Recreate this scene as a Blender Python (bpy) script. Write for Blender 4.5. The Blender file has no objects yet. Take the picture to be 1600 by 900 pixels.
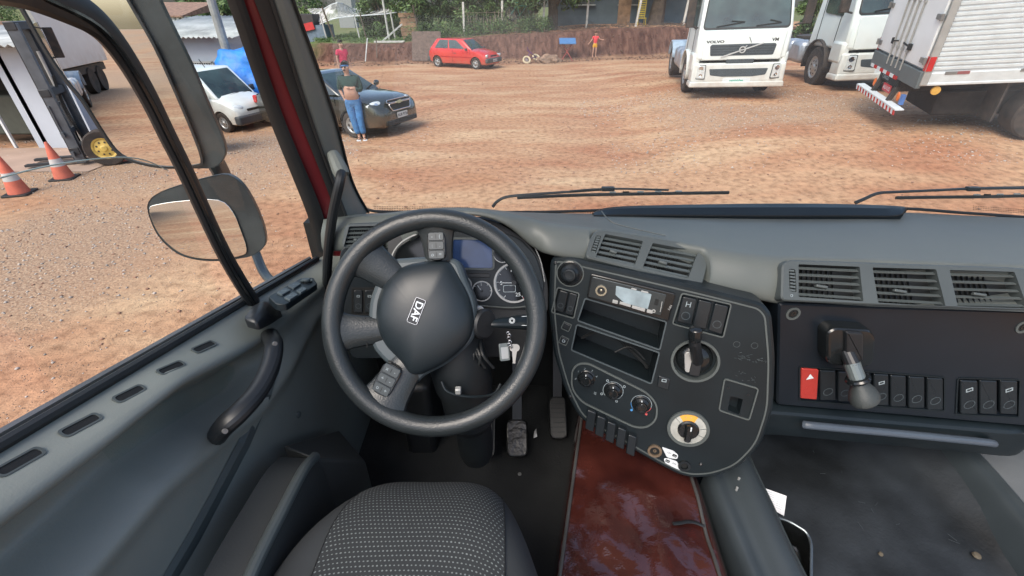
import bpy, bmesh, math, random
import numpy as np
from mathutils import Vector, Matrix, noise
R = math.radians
C = bpy.context.scene.collection
# ---------------------------------------------------------------- camera
PITCH = R(32.19); FPX = 698.8
CAM = Vector((0, 0, 2.65)); cP, sP = math.cos(PITCH), math.sin(PITCH)
cd = bpy.data.cameras.new('camera'); cam = bpy.data.objects.new('camera', cd); C.objects.link(cam)
cam.location = CAM; cam.rotation_euler = (R(90)-PITCH, 0, 0)
cd.sensor_width = 36; cd.lens = FPX/1600*36; cd.clip_start = .02; cd.clip_end = 3000
bpy.context.scene.camera = cam
# ---------------------------------------------------------------- sky, sun, exposure
w = bpy.data.worlds.new('World'); bpy.context.scene.world = w; w.use_nodes = True
nt = w.node_tree; bg = nt.nodes['Background']; sky = nt.nodes.new('ShaderNodeTexSky')
SUN_EL, SUN_AZ = 52, 215        # azimuth: clockwise from +Y
sky.sky_type = 'NISHITA'; sky.sun_disc = False; sky.sun_elevation = R(SUN_EL); sky.sun_rotation = R(SUN_AZ)
sky.air_density = 1.0; sky.dust_density = 4.0; sky.ozone_density = 1.0
nt.links.new(sky.outputs[0], bg.inputs[0]); bg.inputs[1].default_value = .15
sd = bpy.data.lights.new('sun', 'SUN'); sd.energy = 1.1; sd.angle = R(32); sd.color = (1, .95, .88)
so = bpy.data.objects.new('sun', sd); C.objects.link(so)
a, e = R(SUN_AZ), R(SUN_EL)
so.rotation_euler = (-Vector((math.sin(a)*math.cos(e), math.cos(a)*math.cos(e), math.sin(e)))).to_track_quat('-Z', 'Y').to_euler()
vs = bpy.context.scene.view_settings
vs.view_transform = 'Standard'; vs.look = 'None'; vs.gamma = 1; vs.use_curve_mapping = False; vs.exposure = .9
bpy.context.scene.render.engine = 'CYCLES'
bpy.context.scene.cycles.max_bounces = 8; bpy.context.scene.cycles.transparent_max_bounces = 16
bpy.context.scene.cycles.caustics_reflective = False; bpy.context.scene.cycles.caustics_refractive = False
rnd = random.Random(7)
# ---------------------------------------------------------------- materials
MATS = {}
def mat(name, col=(.5, .5, .5), rough=.5, metal=0, bump=0, bscale=40, var=.12, vscale=6, spec=.5, coat=0, emit=0, col2=None, det=4):
    if name in MATS: return MATS[name]
    m = bpy.data.materials.new(name); m.use_nodes = True; n = m.node_tree; b = n.nodes['Principled BSDF']
    b.inputs['Roughness'].default_value = rough; b.inputs['Metallic'].default_value = metal
    b.inputs['Specular IOR Level'].default_value = spec; b.inputs['Coat Weight'].default_value = coat
    tc = n.nodes.new('ShaderNodeTexCoord')
    nz = n.nodes.new('ShaderNodeTexNoise'); nz.inputs['Scale'].default_value = vscale; nz.inputs['Detail'].default_value = det
    n.links.new(tc.outputs['Object'], nz.inputs['Vector'])
    rp = n.nodes.new('ShaderNodeValToRGB'); rp.color_ramp.elements[0].position = .3; rp.color_ramp.elements[1].position = .7
    c1 = tuple(max(0, c*(1-var)) for c in col); c2 = col2 if col2 else tuple(min(1, c*(1+var)) for c in col)
    rp.color_ramp.elements[0].color = (*c1, 1); rp.color_ramp.elements[1].color = (*c2, 1)
    n.links.new(nz.outputs['Fac'], rp.inputs[0]); n.links.new(rp.outputs[0], b.inputs['Base Color'])
    mr = n.nodes.new('ShaderNodeMapRange'); mr.inputs['To Min'].default_value = max(.02, rough-.08); mr.inputs['To Max'].default_value = min(1, rough+.1)
    n.links.new(nz.outputs['Fac'], mr.inputs['Value']); n.links.new(mr.outputs[0], b.inputs['Roughness'])
    if bump:
        nb = n.nodes.new('ShaderNodeTexNoise'); nb.inputs['Scale'].default_value = bscale; nb.inputs['Detail'].default_value = 3
        n.links.new(tc.outputs['Object'], nb.inputs['Vector'])
        bp = n.nodes.new('ShaderNodeBump'); bp.inputs['Strength'].default_value = bump; bp.inputs['Distance'].default_value = .3/bscale
        n.links.new(nb.outputs['Fac'], bp.inputs['Height']); n.links.new(bp.outputs[0], b.inputs['Normal'])
    if emit:
        b.inputs['Emission Color'].default_value = (*col, 1); b.inputs['Emission Strength'].default_value = emit
    MATS[name] = m; return m
def glassmat(name, tint=(.97, .99, .98), refl=.07, haze=.02, smear=0):
    if name in MATS: return MATS[name]
    m = bpy.data.materials.new(name); m.use_nodes = True; n = m.node_tree; n.nodes.remove(n.nodes['Principled BSDF'])
    out = n.nodes['Material Output']; L = n.links.new
    tr = n.nodes.new('ShaderNodeBsdfTransparent'); tr.inputs[0].default_value = (*tint, 1)
    gl = n.nodes.new('ShaderNodeBsdfGlossy'); gl.inputs['Roughness'].default_value = .02
    fr = n.nodes.new('ShaderNodeFresnel'); fr.inputs[0].default_value = 1.4
    m1 = n.nodes.new('ShaderNodeMixShader'); sc = n.nodes.new('ShaderNodeMath'); sc.operation = 'MULTIPLY'; sc.inputs[1].default_value = refl/.04*.5
    sc.use_clamp = True
    L(fr.outputs[0], sc.inputs[0]); L(sc.outputs[0], m1.inputs[0]); L(tr.outputs[0], m1.inputs[1]); L(gl.outputs[0], m1.inputs[2])
    df = n.nodes.new('ShaderNodeBsdfDiffuse'); df.inputs[0].default_value = (.6, .6, .58, 1)
    m2 = n.nodes.new('ShaderNodeMixShader')
    tc = n.nodes.new('ShaderNodeTexCoord'); nz = n.nodes.new('ShaderNodeTexNoise'); nz.inputs['Scale'].default_value = 2.3; nz.inputs['Detail'].default_value = 6
    L(tc.outputs['Object'], nz.inputs['Vector'])
    mr = n.nodes.new('ShaderNodeMapRange'); mr.inputs['From Min'].default_value = .45; mr.inputs['From Max'].default_value = .8
    mr.inputs['To Min'].default_value = haze*.4; mr.inputs['To Max'].default_value = haze*1.6+smear
    L(nz.outputs['Fac'], mr.inputs['Value']); L(mr.outputs[0], m2.inputs[0]); L(m1.outputs[0], m2.inputs[1]); L(df.outputs[0], m2.inputs[2])
    L(m2.outputs[0], out.inputs[0]); MATS[name] = m; return m
def P_(*a, **k): return mat(*a, **k)
pad_grey = mat('pad_grey', (.145, .160, .146), .5, bump=.5, bscale=420, var=.1, vscale=5)
dash_top_m = mat('dash_top_grey', (.100, .113, .105), .48, bump=.25, bscale=500, var=.08, vscale=9)
trim_grey = mat('trim_grey', (.072, .085, .083), .45, bump=.15, bscale=500, var=.1)
panel_dark = mat('panel_dark', (.008, .013, .016), .38, spec=.35, bump=.25, bscale=600, var=.12, vscale=10)
panel_navy = mat('panel_navy', (.008, .012, .017), .34, spec=.4, bump=.12, bscale=600, var=.15, vscale=8)
def dust(m, z0, z1, amt, col=(.30, .19, .12)):
    n = m.node_tree; b = n.nodes['Principled BSDF']; L = n.links.new; src = b.inputs['Base Color'].links[0].from_socket
    tc = n.nodes.new('ShaderNodeTexCoord'); sx = n.nodes.new('ShaderNodeSeparateXYZ'); L(tc.outputs['Object'], sx.inputs[0]); mr = n.nodes.new('ShaderNodeMapRange')
    mr.inputs['From Min'].default_value = z0; mr.inputs['From Max'].default_value = z1; mr.inputs['To Min'].default_value = amt; mr.inputs['To Max'].default_value = amt*.06; L(sx.outputs[2], mr.inputs['Value'])
    nz = n.nodes.new('ShaderNodeTexNoise'); nz.inputs['Scale'].default_value = 3.5; nz.inputs['Detail'].default_value = 9; L(tc.outputs['Object'], nz.inputs['Vector'])
    mu = n.nodes.new('ShaderNodeMath'); mu.operation = 'MULTIPLY'; L(mr.outputs[0], mu.inputs[0]); L(nz.outputs['Fac'], mu.inputs[1]); mx = n.nodes.new('ShaderNodeMix'); mx.data_type = 'RGBA'; L(mu.outputs[0], mx.inputs[0]); L(src, mx.inputs[6]); mx.inputs[7].default_value = (*col, 1); L(mx.outputs[2], b.inputs['Base Color'])
black = mat('black_plastic', (.012, .014, .016), .42, var=.1)
deep = mat('deep_black', (.004, .005, .005), .7, var=.1)
rubber = mat('black_rubber', (.012, .014, .015), .5, var=.15, vscale=20)
rim_leather = mat('wheel_leather', (.020, .025, .027), .30, bump=.7, bscale=330, var=.12, vscale=14)
hub_pl = mat('hub_plastic', (.012, .018, .022), .40, bump=.35, bscale=700, var=.08)
hub_lt = mat('hub_plate_grey', (.055, .072, .08), .38, bump=.2, bscale=500, var=.08)
gloss_black = mat('gloss_black', (.01, .012, .013), .12, var=.1)
rocker_m = mat('rocker_black', (.010, .014, .017), .34, bump=.1, bscale=300)
icon_w = mat('icon_white', (.62, .68, .7), .5, var=.05)
icon_dim = mat('icon_dim', (.25, .3, .32), .5, var=.05)
chrome = mat('chrome', (.75, .76, .76), .18, 1, var=.05)
silver = mat('silver_plastic', (.36, .37, .36), .35, .3, var=.08)
door_grey = mat('door_grey', (.21, .228, .205), .42, bump=.35, bscale=380, var=.1, vscale=4)
white_paint = mat('white_paint', (.72, .80, .80), .35, var=.06, vscale=1.6, det=9, col2=(.74, .80, .78), coat=.3)
dust(white_paint, .3, 1.5, .9)
red_paint = mat('cab_red_paint', (.17, .018, .022), .35, var=.15, vscale=3, coat=.3)
tyre_m = mat('tyre', (.022, .02, .019), .85, bump=.4, bscale=60, var=.3, col2=(.06, .045, .036))
win_dark = mat('dark_glass', (.012, .022, .022), .03, var=.3, vscale=1.3, spec=.9, col2=(.06, .10, .095), det=6)  # teal blotches in the colour stand in for reflected trees
steel_m = mat('grey_steel', (.22, .22, .215), .45, .5, var=.2)
chassis_m = mat('chassis_black', (.03, .027, .025), .7, var=.4, vscale=8)
# ---------------------------------------------------------------- pixel rays (used to lay out real positions)
def ray(px, py):
    u, v = (px-800)/FPX, (450-py)/FPX
    return Vector((u, cP+sP*v, -sP+cP*v))
def PD(px, py, t): return CAM+ray(px, py)*t
def PX(px, py, x): r = ray(px, py); return CAM+r*(x/r.x)
def PY(px, py, y): r = ray(px, py); return CAM+r*(y/r.y)
def PZ(px, py, z): r = ray(px, py); return CAM+r*((z-2.65)/r.z)
class Fr:
    def __init__(s, O, N, up=Vector((0, 0, 1)), U=None):
        s.O = Vector(O); s.N = Vector(N).normalized()
        s.U = Vector(U).normalized() if U is not None else Vector(up).cross(s.N).normalized()
        s.V = s.N.cross(s.U).normalized()
    def p(s, u, v, w=0): return s.O+s.U*u+s.V*v+s.N*w
    def uv(s, px, py):
        r = ray(px, py); t = (s.O-CAM).dot(s.N)/r.dot(s.N); q = CAM+r*t-s.O
        return (q.dot(s.U), q.dot(s.V))
    def poly(s, pts): return [s.uv(*p) for p in pts]
    def at(s, px, py, w=0):
        r = ray(px, py); return CAM+r*(((s.O+s.N*w-CAM).dot(s.N))/r.dot(s.N))
def frame3(A, B, Cc):                    # plane through three points, U along A->B, facing the cab
    N = (B-A).cross(Cc-A).normalized()
    if N.dot(CAM-A) < 0: N = -N
    return Fr(A, N, U=(B-A))
def area(o): return sum(o[i][0]*o[(i+1) % len(o)][1]-o[(i+1) % len(o)][0]*o[i][1] for i in range(len(o)))/2
def ccw(o): return list(o) if area(o) > 0 else list(reversed(o))
def rnd_poly(pts, r, n=5):               # round every corner
    pts = ccw(pts); out = []; N = len(pts)
    for i in range(N):
        p = Vector(pts[i]).to_2d(); a = Vector(pts[i-1]).to_2d()-p; b = Vector(pts[(i+1) % N]).to_2d()-p
        d = min(r, a.length*.48, b.length*.48); a.normalize(); b.normalize()
        A = p+a*d; B = p+b*d
        for k in range(n+1):
            t = k/n; q = A*(1-t)**2+p*2*t*(1-t)+B*t*t; out.append((q.x, q.y))
    return out
def rrect(cx, cy, w, h, r=.002, ang=0, n=4):
    c, s = math.cos(ang), math.sin(ang); o = []
    for x, y in ((-w/2, -h/2), (w/2, -h/2), (w/2, h/2), (-w/2, h/2)): o.append((cx+x*c-y*s, cy+x*s+y*c))
    return rnd_poly(o, r, n)
def circ(cx, cy, r, n=28, ry=None):
    ry = ry or r
    return [(cx+r*math.cos(2*math.pi*i/n), cy+ry*math.sin(2*math.pi*i/n)) for i in range(n)]
def spline(pts, n=6, closed=False):      # Catmull-Rom through the points
    P = [Vector(p) for p in pts]; N = len(P); out = []
    for i in range(N if closed else N-1):
        if closed: a, b, c, d = P[i-1], P[i], P[(i+1) % N], P[(i+2) % N]
        else: a, b, c, d = P[max(i-1, 0)], P[i], P[i+1], P[min(i+2, N-1)]
        for k in range(n):
            t = k/n
            out.append(.5*((2*b)+(c-a)*t+(2*a-5*b+4*c-d)*t*t+(3*b-a-3*c+d)*t**3))
    if not closed: out.append(P[-1].copy())
    return out
def inset(o, d):
    N = len(o); out = []
    for i in range(N):
        a, p, b = o[i-1], o[i], o[(i+1) % N]
        e1 = (p[0]-a[0], p[1]-a[1]); e2 = (b[0]-p[0], b[1]-p[1])
        l1 = math.hypot(*e1) or 1e-9; l2 = math.hypot(*e2) or 1e-9
        nx = -(e1[1]/l1+e2[1]/l2); ny = (e1[0]/l1+e2[0]/l2); l = math.hypot(nx, ny) or 1e-9
        out.append((p[0]+nx/l*d, p[1]+ny/l*d))
    return out
WL = {}                                   # world location of every root, for parts laid out in world space
class MB:
    def __init__(s): s.v = []; s.f = []; s.mi = []; s.mats = []; s.cur = 0; s.T = None; s.uvs = {}
    def mat(s, m):
        if m not in s.mats: s.mats.append(m)
        s.cur = s.mats.index(m); return s
    def add(s, vs, fs):
        o = len(s.v)
        if s.T is not None: vs = [s.T @ Vector(v) for v in vs]
        s.v += [tuple(v) for v in vs]; s.f += [tuple(i+o for i in f) for f in fs]; s.mi += [s.cur]*len(fs); return s
    def box(s, c, size, rot=None):
        c = Vector(c); h = Vector(size)/2; vs = []
        for x in (-1, 1):
            for y in (-1, 1):
                for z in (-1, 1):
                    q = Vector((x*h.x, y*h.y, z*h.z))
                    if rot is not None: q = rot @ q
                    vs.append(c+q)
        return s.add(vs, [(0, 1, 3, 2), (4, 6, 7, 5), (0, 4, 5, 1), (2, 3, 7, 6), (0, 2, 6, 4), (1, 5, 7, 3)])
    def hexa(s, b, t):                    # b, t: four points each (bottom ring, top ring), same order
        return s.add(list(b)+list(t), [(3, 2, 1, 0), (4, 5, 6, 7), (0, 1, 5, 4), (1, 2, 6, 5), (2, 3, 7, 6), (3, 0, 4, 7)])
    def bar(s, a, b, w, h, up=(0, 0, 1)):
        a, b = Vector(a), Vector(b); d = (b-a).normalized(); u = d.cross(Vector(up))
        if u.length < 1e-4: u = d.cross(Vector((1, 0, 0)))
        u.normalize(); n = u.cross(d)
        q = lambda p: [p-u*w/2-n*h/2, p+u*w/2-n*h/2, p+u*w/2+n*h/2, p-u*w/2+n*h/2]
        return s.hexa(q(a), q(b))
    def tube(s, path, r, n=10, closed=False, flat=None, upv=None):
        P = [Vector(p) for p in path]; N = len(P); vs = []; fs = []
        rs = r if isinstance(r, (list, tuple)) else [r]*N
        fl = flat if isinstance(flat, (list, tuple)) else [flat or 1]*N
        prev = None
        for i in range(N):
            if closed: d = P[(i+1) % N]-P[i-1]
            else: d = P[min(i+1, N-1)]-P[max(i-1, 0)]
            d.normalize()
            if upv is not None: a = Vector(upv); a = (a-d*a.dot(d)).normalized()
            elif prev is None:
                a = Vector((0, 0, 1)) if abs(d.z) < .9 else Vector((1, 0, 0)); a = (a-d*a.dot(d)).normalized()
            else: a = (prev-d*prev.dot(d)).normalized()
            prev = a; b = d.cross(a)
            for k in range(n):
                t = 2*math.pi*k/n; vs.append(P[i]+a*math.cos(t)*rs[i]*fl[i]+b*math.sin(t)*rs[i])
        for i in range(N if closed else N-1):
            j = (i+1) % N
            for k in range(n): fs.append((i*n+k, i*n+(k+1) % n, j*n+(k+1) % n, j*n+k))
        if not closed: fs.append(tuple(range(n-1, -1, -1))); fs.append(tuple(range((N-1)*n, N*n)))
        return s.add(vs, fs)
    def grid(s, G, flip=False, closed_v=False):   # G[i][j] points
        n, m = len(G), len(G[0]); vs = [p for r in G for p in r]; fs = []
        for i in range(n-1):
            for j in range(m if closed_v else m-1):
                k = (j+1) % m; q = (i*m+j, i*m+k, (i+1)*m+k, (i+1)*m+j); fs.append(q[::-1] if flip else q)
        return s.add(vs, fs)
    def pillow(s, F, o, prof):            # prof: list of (inset, w); first ring is the outer one
        o = ccw(o); vs = []; n = len(o); prof = list(prof)+[(prof[-1][0]+.0003, prof[-1][1])]
        for d, w in prof: vs += [F.p(x, y, w) for x, y in (inset(o, d) if d else o)]
        fs = []
        for i in range(len(prof)-1):
            for k in range(n): fs.append((i*n+k, i*n+(k+1) % n, (i+1)*n+(k+1) % n, (i+1)*n+k))
        fs.append(tuple(range((len(prof)-1)*n, len(prof)*n)))
        return s.add(vs, fs)
    def slab(s, F, o, w0, w1, b=.0015): return s.pillow(F, o, [(0, w0), (0, w1-b), (b*.3, w1-b*.3), (b, w1)])
    def dome(s, F, o, w0, h, c, k=6):     # closed-outline dome by scaling to centre (star-shaped)
        o = ccw(o); cx, cy = c; vs = []; n = len(o); fs = []
        for i in range(k+1):
            t = i/k*math.pi/2; sc = math.cos(t*.94); w = w0+h*math.sin(t)
            vs += [F.p(cx+(x-cx)*sc, cy+(y-cy)*sc, w) for x, y in o]
        for i in range(k):
            for j in range(n): fs.append((i*n+j, i*n+(j+1) % n, (i+1)*n+(j+1) % n, (i+1)*n+j))
        fs.append(tuple(range(k*n, (k+1)*n)))
        return s.add(vs, fs)
    def ring(s, F, o, i, w1, w0, wi=None):   # flat ring between two outlines with outer and inner walls
        o, i = ccw(o), ccw(i); n = len(o); wi = w0 if wi is None else wi
        vs = [F.p(x, y, w0) for x, y in o]+[F.p(x, y, w1) for x, y in o]+[F.p(x, y, w1) for x, y in i]+[F.p(x, y, wi) for x, y in i]; fs = []
        for r in range(3):
            for k in range(n): fs.append((r*n+k, r*n+(k+1) % n, (r+1)*n+(k+1) % n, (r+1)*n+k))
        return s.add(vs, fs)
    def holed(s, F, o, holes, w1, w0, hd, b=.002):    # plate with openings: bevelled rim, walls, hole walls
        o = ccw(o); oi = inset(o, b); n = len(o)
        vs = [F.p(x, y, w0) for x, y in o]+[F.p(x, y, w1-b) for x, y in o]+[F.p(x, y, w1) for x, y in oi]; fs = []
        for r in range(2):
            for k in range(n): fs.append((r*n+k, r*n+(k+1) % n, (r+1)*n+(k+1) % n, (r+1)*n+k))
        s.add(vs, fs)
        bm = bmesh.new()
        def loop(q):
            V = [bm.verts.new((x, y, 0)) for x, y in q]
            return [bm.edges.new((V[k], V[(k+1) % len(V)])) for k in range(len(V))]
        E = loop(oi)
        for h in holes: E += loop(ccw(h))
        bmesh.ops.triangle_fill(bm, use_beauty=True, use_dissolve=False, edges=E)
        bm.verts.index_update(); fl = []
        for f in bm.faces:
            ids = [v.index for v in f.verts]
            if f.normal.z < 0: ids.reverse()
            fl.append(tuple(ids))
        s.add([F.p(v.co.x, v.co.y, w1) for v in bm.verts], fl); bm.free()
        for h, d in zip(holes, hd):
            h = ccw(h); m = len(h)
            s.add([F.p(x, y, w1) for x, y in h]+[F.p(x, y, w1-d) for x, y in h], [(k, m+k, m+(k+1) % m, (k+1) % m) for k in range(m)]+[tuple(range(m, 2*m))])
        return s
    def lathe(s, O, ax, prof, n=24, arc=None):   # prof: (radius, distance along axis)
        O = Vector(O); ax = Vector(ax).normalized(); u = ax.orthogonal().normalized(); v = ax.cross(u)
        G = [[O+ax*h+(u*math.cos(2*math.pi*k/n)+v*math.sin(2*math.pi*k/n))*r for k in range(n)] for r, h in prof]
        s.grid(G, closed_v=True)
        for q, fl in ((G[0], True), (G[-1], False)):
            s.add(q, [tuple(range(n))[::-1] if fl else tuple(range(n))])
        return s
    def text(s, F, u, v, size, string, ang=0, w=.001, depth=.0, align='CENTER', bold=0, shear=0, sx=1):
        cu = bpy.data.curves.new('lettering', 'FONT'); cu.body = string; cu.size = size; cu.align_x = align; cu.align_y = 'CENTER'
        cu.offset = bold; cu.shear = shear; cu.extrude = depth; cu.resolution_u = 3
        o = bpy.data.objects.new('lettering', cu); C.objects.link(o)
        dg = bpy.context.evaluated_depsgraph_get(); me = bpy.data.meshes.new_from_object(o.evaluated_get(dg))
        c, sn = math.cos(ang), math.sin(ang)
        vs = [F.p(u+q.co.x*sx*c-q.co.y*sn, v+q.co.x*sx*sn+q.co.y*c, w+q.co.z) for q in me.vertices]
        s.add(vs, [tuple(p.vertices) for p in me.polygons])
        bpy.data.objects.remove(o); bpy.data.curves.remove(cu); bpy.data.meshes.remove(me); return s
    def build(s, name, parent=None, m=None, bevel=0, sharp=.38, smooth=True, solid=0, sub=0, weld=0, uv=None):
        me = bpy.data.meshes.new(name); off = Vector(WL.get(parent.name, (0, 0, 0))) if parent is not None else Vector((0, 0, 0))
        v = np.array(s.v, dtype=float)-np.array(off)
        me.from_pydata(v.tolist(), [], s.f)
        for q in (s.mats or [m]): me.materials.append(q)
        if s.mats: me.polygons.foreach_set('material_index', s.mi)
        me.update()
        if weld:
            bm = bmesh.new(); bm.from_mesh(me); bmesh.ops.remove_doubles(bm, verts=bm.verts, dist=weld); bm.to_mesh(me); bm.free()
        if smooth: me.shade_smooth(); me.set_sharp_from_angle(angle=sharp)
        o = bpy.data.objects.new(name, me); C.objects.link(o)
        if parent is not None: o.parent = parent; WL[o.name] = off
        if solid: q = o.modifiers.new('t', 'SOLIDIFY'); q.thickness = solid; q.offset = -1
        if bevel: q = o.modifiers.new('b', 'BEVEL'); q.width = bevel; q.segments = 2; q.limit_method = 'ANGLE'; q.angle_limit = R(35)
        if sub: q = o.modifiers.new('s', 'SUBSURF'); q.levels = sub; q.render_levels = sub
        return o
def tag(o, label=None, cat=None, group=None, kind=None):
    for k, v in (('label', label), ('category', cat), ('group', group), ('kind', kind)):
        if v: o[k] = v
    return o
def thing(name, label, cat, loc=(0, 0, 0), group=None):     # loc only shifts the origin: parts are laid out in world space
    o = bpy.data.objects.new(name, None); C.objects.link(o); o.empty_display_size = .1; o.location = loc
    WL[o.name] = Vector(loc); return tag(o, label, cat, group)
def root(name, label, cat, group=None):                      # parts are laid out in its own space, then it is posed
    o = bpy.data.objects.new(name, None); C.objects.link(o); return tag(o, label, cat, group)
def pose(o, loc, yaw=0, pitch=0, roll=0, sc=1):
    o.rotation_mode = 'XYZ'
    o.matrix_world = Matrix.Translation(loc) @ Matrix.Rotation(yaw, 4, 'Z') @ Matrix.Rotation(pitch, 4, 'Y') @ Matrix.Rotation(roll, 4, 'X') @ Matrix.Scale(sc, 4)
def kids(o): return [c for c in bpy.data.objects if c.parent == o]
def copy_tree(o, parent=None):
    c = o.copy(); C.objects.link(c); c.parent = parent
    for ch in kids(o): copy_tree(ch, c)
    return c
def mesh_np(name, V, Fq, mats, mi=None, parent=None, smooth=False):
    me = bpy.data.meshes.new(name); me.vertices.add(len(V)); me.vertices.foreach_set('co', np.asarray(V, np.float32).ravel())
    k = Fq.shape[1]; me.loops.add(Fq.size); me.loops.foreach_set('vertex_index', Fq.astype(np.int32).ravel())
    me.polygons.add(len(Fq)); me.polygons.foreach_set('loop_start', np.arange(0, Fq.size, k, dtype=np.int32))
    for q in mats: me.materials.append(q)
    if mi is not None: me.polygons.foreach_set('material_index', np.asarray(mi, np.int32))
    me.update(calc_edges=True)
    if smooth: me.shade_smooth()
    o = bpy.data.objects.new(name, me); C.objects.link(o)
    if parent is not None: o.parent = parent
    return o
def lerp(a, b, t): return a+(b-a)*t
def sst(a, b, x): t = np.clip((x-a)/(b-a), 0, 1); return t*t*(3-2*t)
# ================================================================ THE CAB
cab = thing('truck_cab', 'red truck cab around the camera, with grey pillar trim, windscreen and dark floor', 'truck cab', (0, .6, 1.35))
def ribbon(L, Rr, thick, off=Vector((0, 0, 0)), n=6, crown=0.0):
    L = spline(L, n); Rr = spline(Rr, n); G = []
    for a, b in zip(L, Rr):
        d = (b-a); nrm = (CAM-(a+b)/2).normalized()
        G.append([a-nrm*thick, a+nrm*crown*.0, lerp(a, b, .2)+nrm*crown*.7, lerp(a, b, .5)+nrm*crown, lerp(a, b, .8)+nrm*crown*.7, b, b-nrm*thick])
    return G
# pillar stripes from the door seal to the windscreen edge: (px, py, depth y)
def pl(pts): return [PY(*p) for p in pts]
seal_L = [(325, -60, .96), (354, 0, .98), (418, 180, 1.04), (478, 330, 1.09), (497, 392, 1.11)]
seal_R = [(354, -60, .97), (381, 0, .99), (442, 180, 1.05), (503, 330, 1.10), (517, 400, 1.12)]
red_R = [(371, -60, .985), (397, 0, 1.00), (465, 180, 1.07), (523, 330, 1.12), (536, 400, 1.13)]
rub_R = [(398, -60, 1.00), (425, 0, 1.01), (484, 180, 1.08), (524, 290, 1.12), (545, 345, 1.13)]
pil_R = [(433, -60, 1.02), (457, 0, 1.04), (521, 180, 1.13), (549, 282, 1.20), (575, 332, 1.24)]
MB().grid(ribbon(pl(seal_L), pl(seal_R), .02, crown=.006), flip=True).build('door_seal', cab, rubber)
MB().grid(ribbon(pl([(p[0]-3, p[1], p[2]+.012) for p in seal_R]), pl([(p[0]+5, p[1], p[2]+.012) for p in red_R]), .05, crown=.004), flip=True).build('door_pillar', cab, red_paint)
MB().grid(ribbon(pl(red_R), pl(rub_R), .03, crown=.004), flip=True).build('pillar_seal', cab, rubber)
MB().grid(ribbon(pl(rub_R), pl(pil_R), .03, crown=.012), flip=True).build('pillar_trim', cab, pad_grey)
mb = MB(); mb.tube(spline(pl([(p[0]+1, p[1], p[2]-.004) for p in pil_R]), 5), .0035, 6); mb.build('pillar_edge_seal', cab, rubber)
mb = MB(); mb.tube(spline(pl([(p[0]-1, p[1], p[2]-.004) for p in rub_R]), 5), .004, 6); mb.build('pillar_seam', cab, rubber)
# shell: floor, firewall, kick panels, right side
floor_m = mat('cab_floor_mat', (.008, .010, .011), .75, bump=.5, bscale=160, var=.35, vscale=9, col2=(.015, .017, .018))
mb = MB(); mb.box((.09, .35, 1.37), (1.46, 1.94, .04)); mb.build('floor', cab, floor_m)
mb = MB(); mb.box((.7, 1.31, 1.72), (2.7, .05, .72)); mb.build('firewall', cab, deep)
mb = MB(); mb.box((-.615, .3, 1.6), (.05, 2.1, .6)); mb.build('side_wall', cab, black)
# windscreen lower border and glass
WS_A, WS_B = PY(575, 332, 1.285), PY(1700, 334, 1.285)
wsN = Vector((0, -.97, .24))
WF = Fr(Vector((0, 1.30, WS_A.z-.01)), wsN)
g = glassmat('windscreen_glass', tint=(.92, .97, .968), refl=.035, haze=.045, smear=.03)
G = []
for i in range(2):
    G.append([WF.p(x, .0 if i == 0 else .85, -.0) for x in np.linspace(-.50, 1.95, 14)])
mb = MB(); mb.grid(G); mb.build('windscreen', cab, g, smooth=False)
edge = [(556, 300), (563, 318), (578, 328), (610, 331), (700, 331), (850, 331), (1000, 326), (1200, 321), (1400, 325), (1500, 332), (1600, 339), (1720, 350)]
ep = []
for x, y in edge:
    r = ray(x, y); t = (WF.O-CAM).dot(WF.N)/r.dot(WF.N); ep.append(CAM+r*t-WF.N*(-.004))
# tiny frit dots along the lower glass edge
fm = MB(); fm.mat(rubber).tube(spline(ep, 4), .0045, 6).mat(deep)
for x0, x1, y0, y1 in ((585, 735, 328, 329), (790, 930, 331, 332), (1520, 1600, 327, 333)):
    k = 0
    while x0+k*2.6 < x1:
        for row in range(3 if x0 > 1500 or x0 < 600 else 1):
            px = x0+k*2.6; py = lerp(y0, y1, (px-x0)/(x1-x0))-row*2.6
            u, v = WF.uv(px, py); fm.add([WF.p(u+dx, v+dy, .002) for dx, dy in ((-.0012, -.0012), (.0012, -.0012), (.0012, .0012), (-.0012, .0012))], [(0, 1, 2, 3)])
        k += 1
fm.build('windscreen_seal', cab)
# grab rail on the pillar
mb = MB(); mb.tube(spline([PY(534, 268, 1.07), PY(531, 285, 1.045), PY(521, 330, 1.04), PY(514, 380, 1.04), PY(511, 430, 1.05), PY(511, 462, 1.075)], 6), [.012]*31, 12)
rail = mb.build('grab_rail', cab, black)
mb = MB(); mb.tube(spline([PY(519, 238, 1.10), PY(527, 256, 1.085), PY(535, 274, 1.07)], 4), [.012, .014, .016, .017, .018, .019, .0195, .019, .018], 12); mb.build('rail_bracket', rail, pad_grey)

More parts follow.
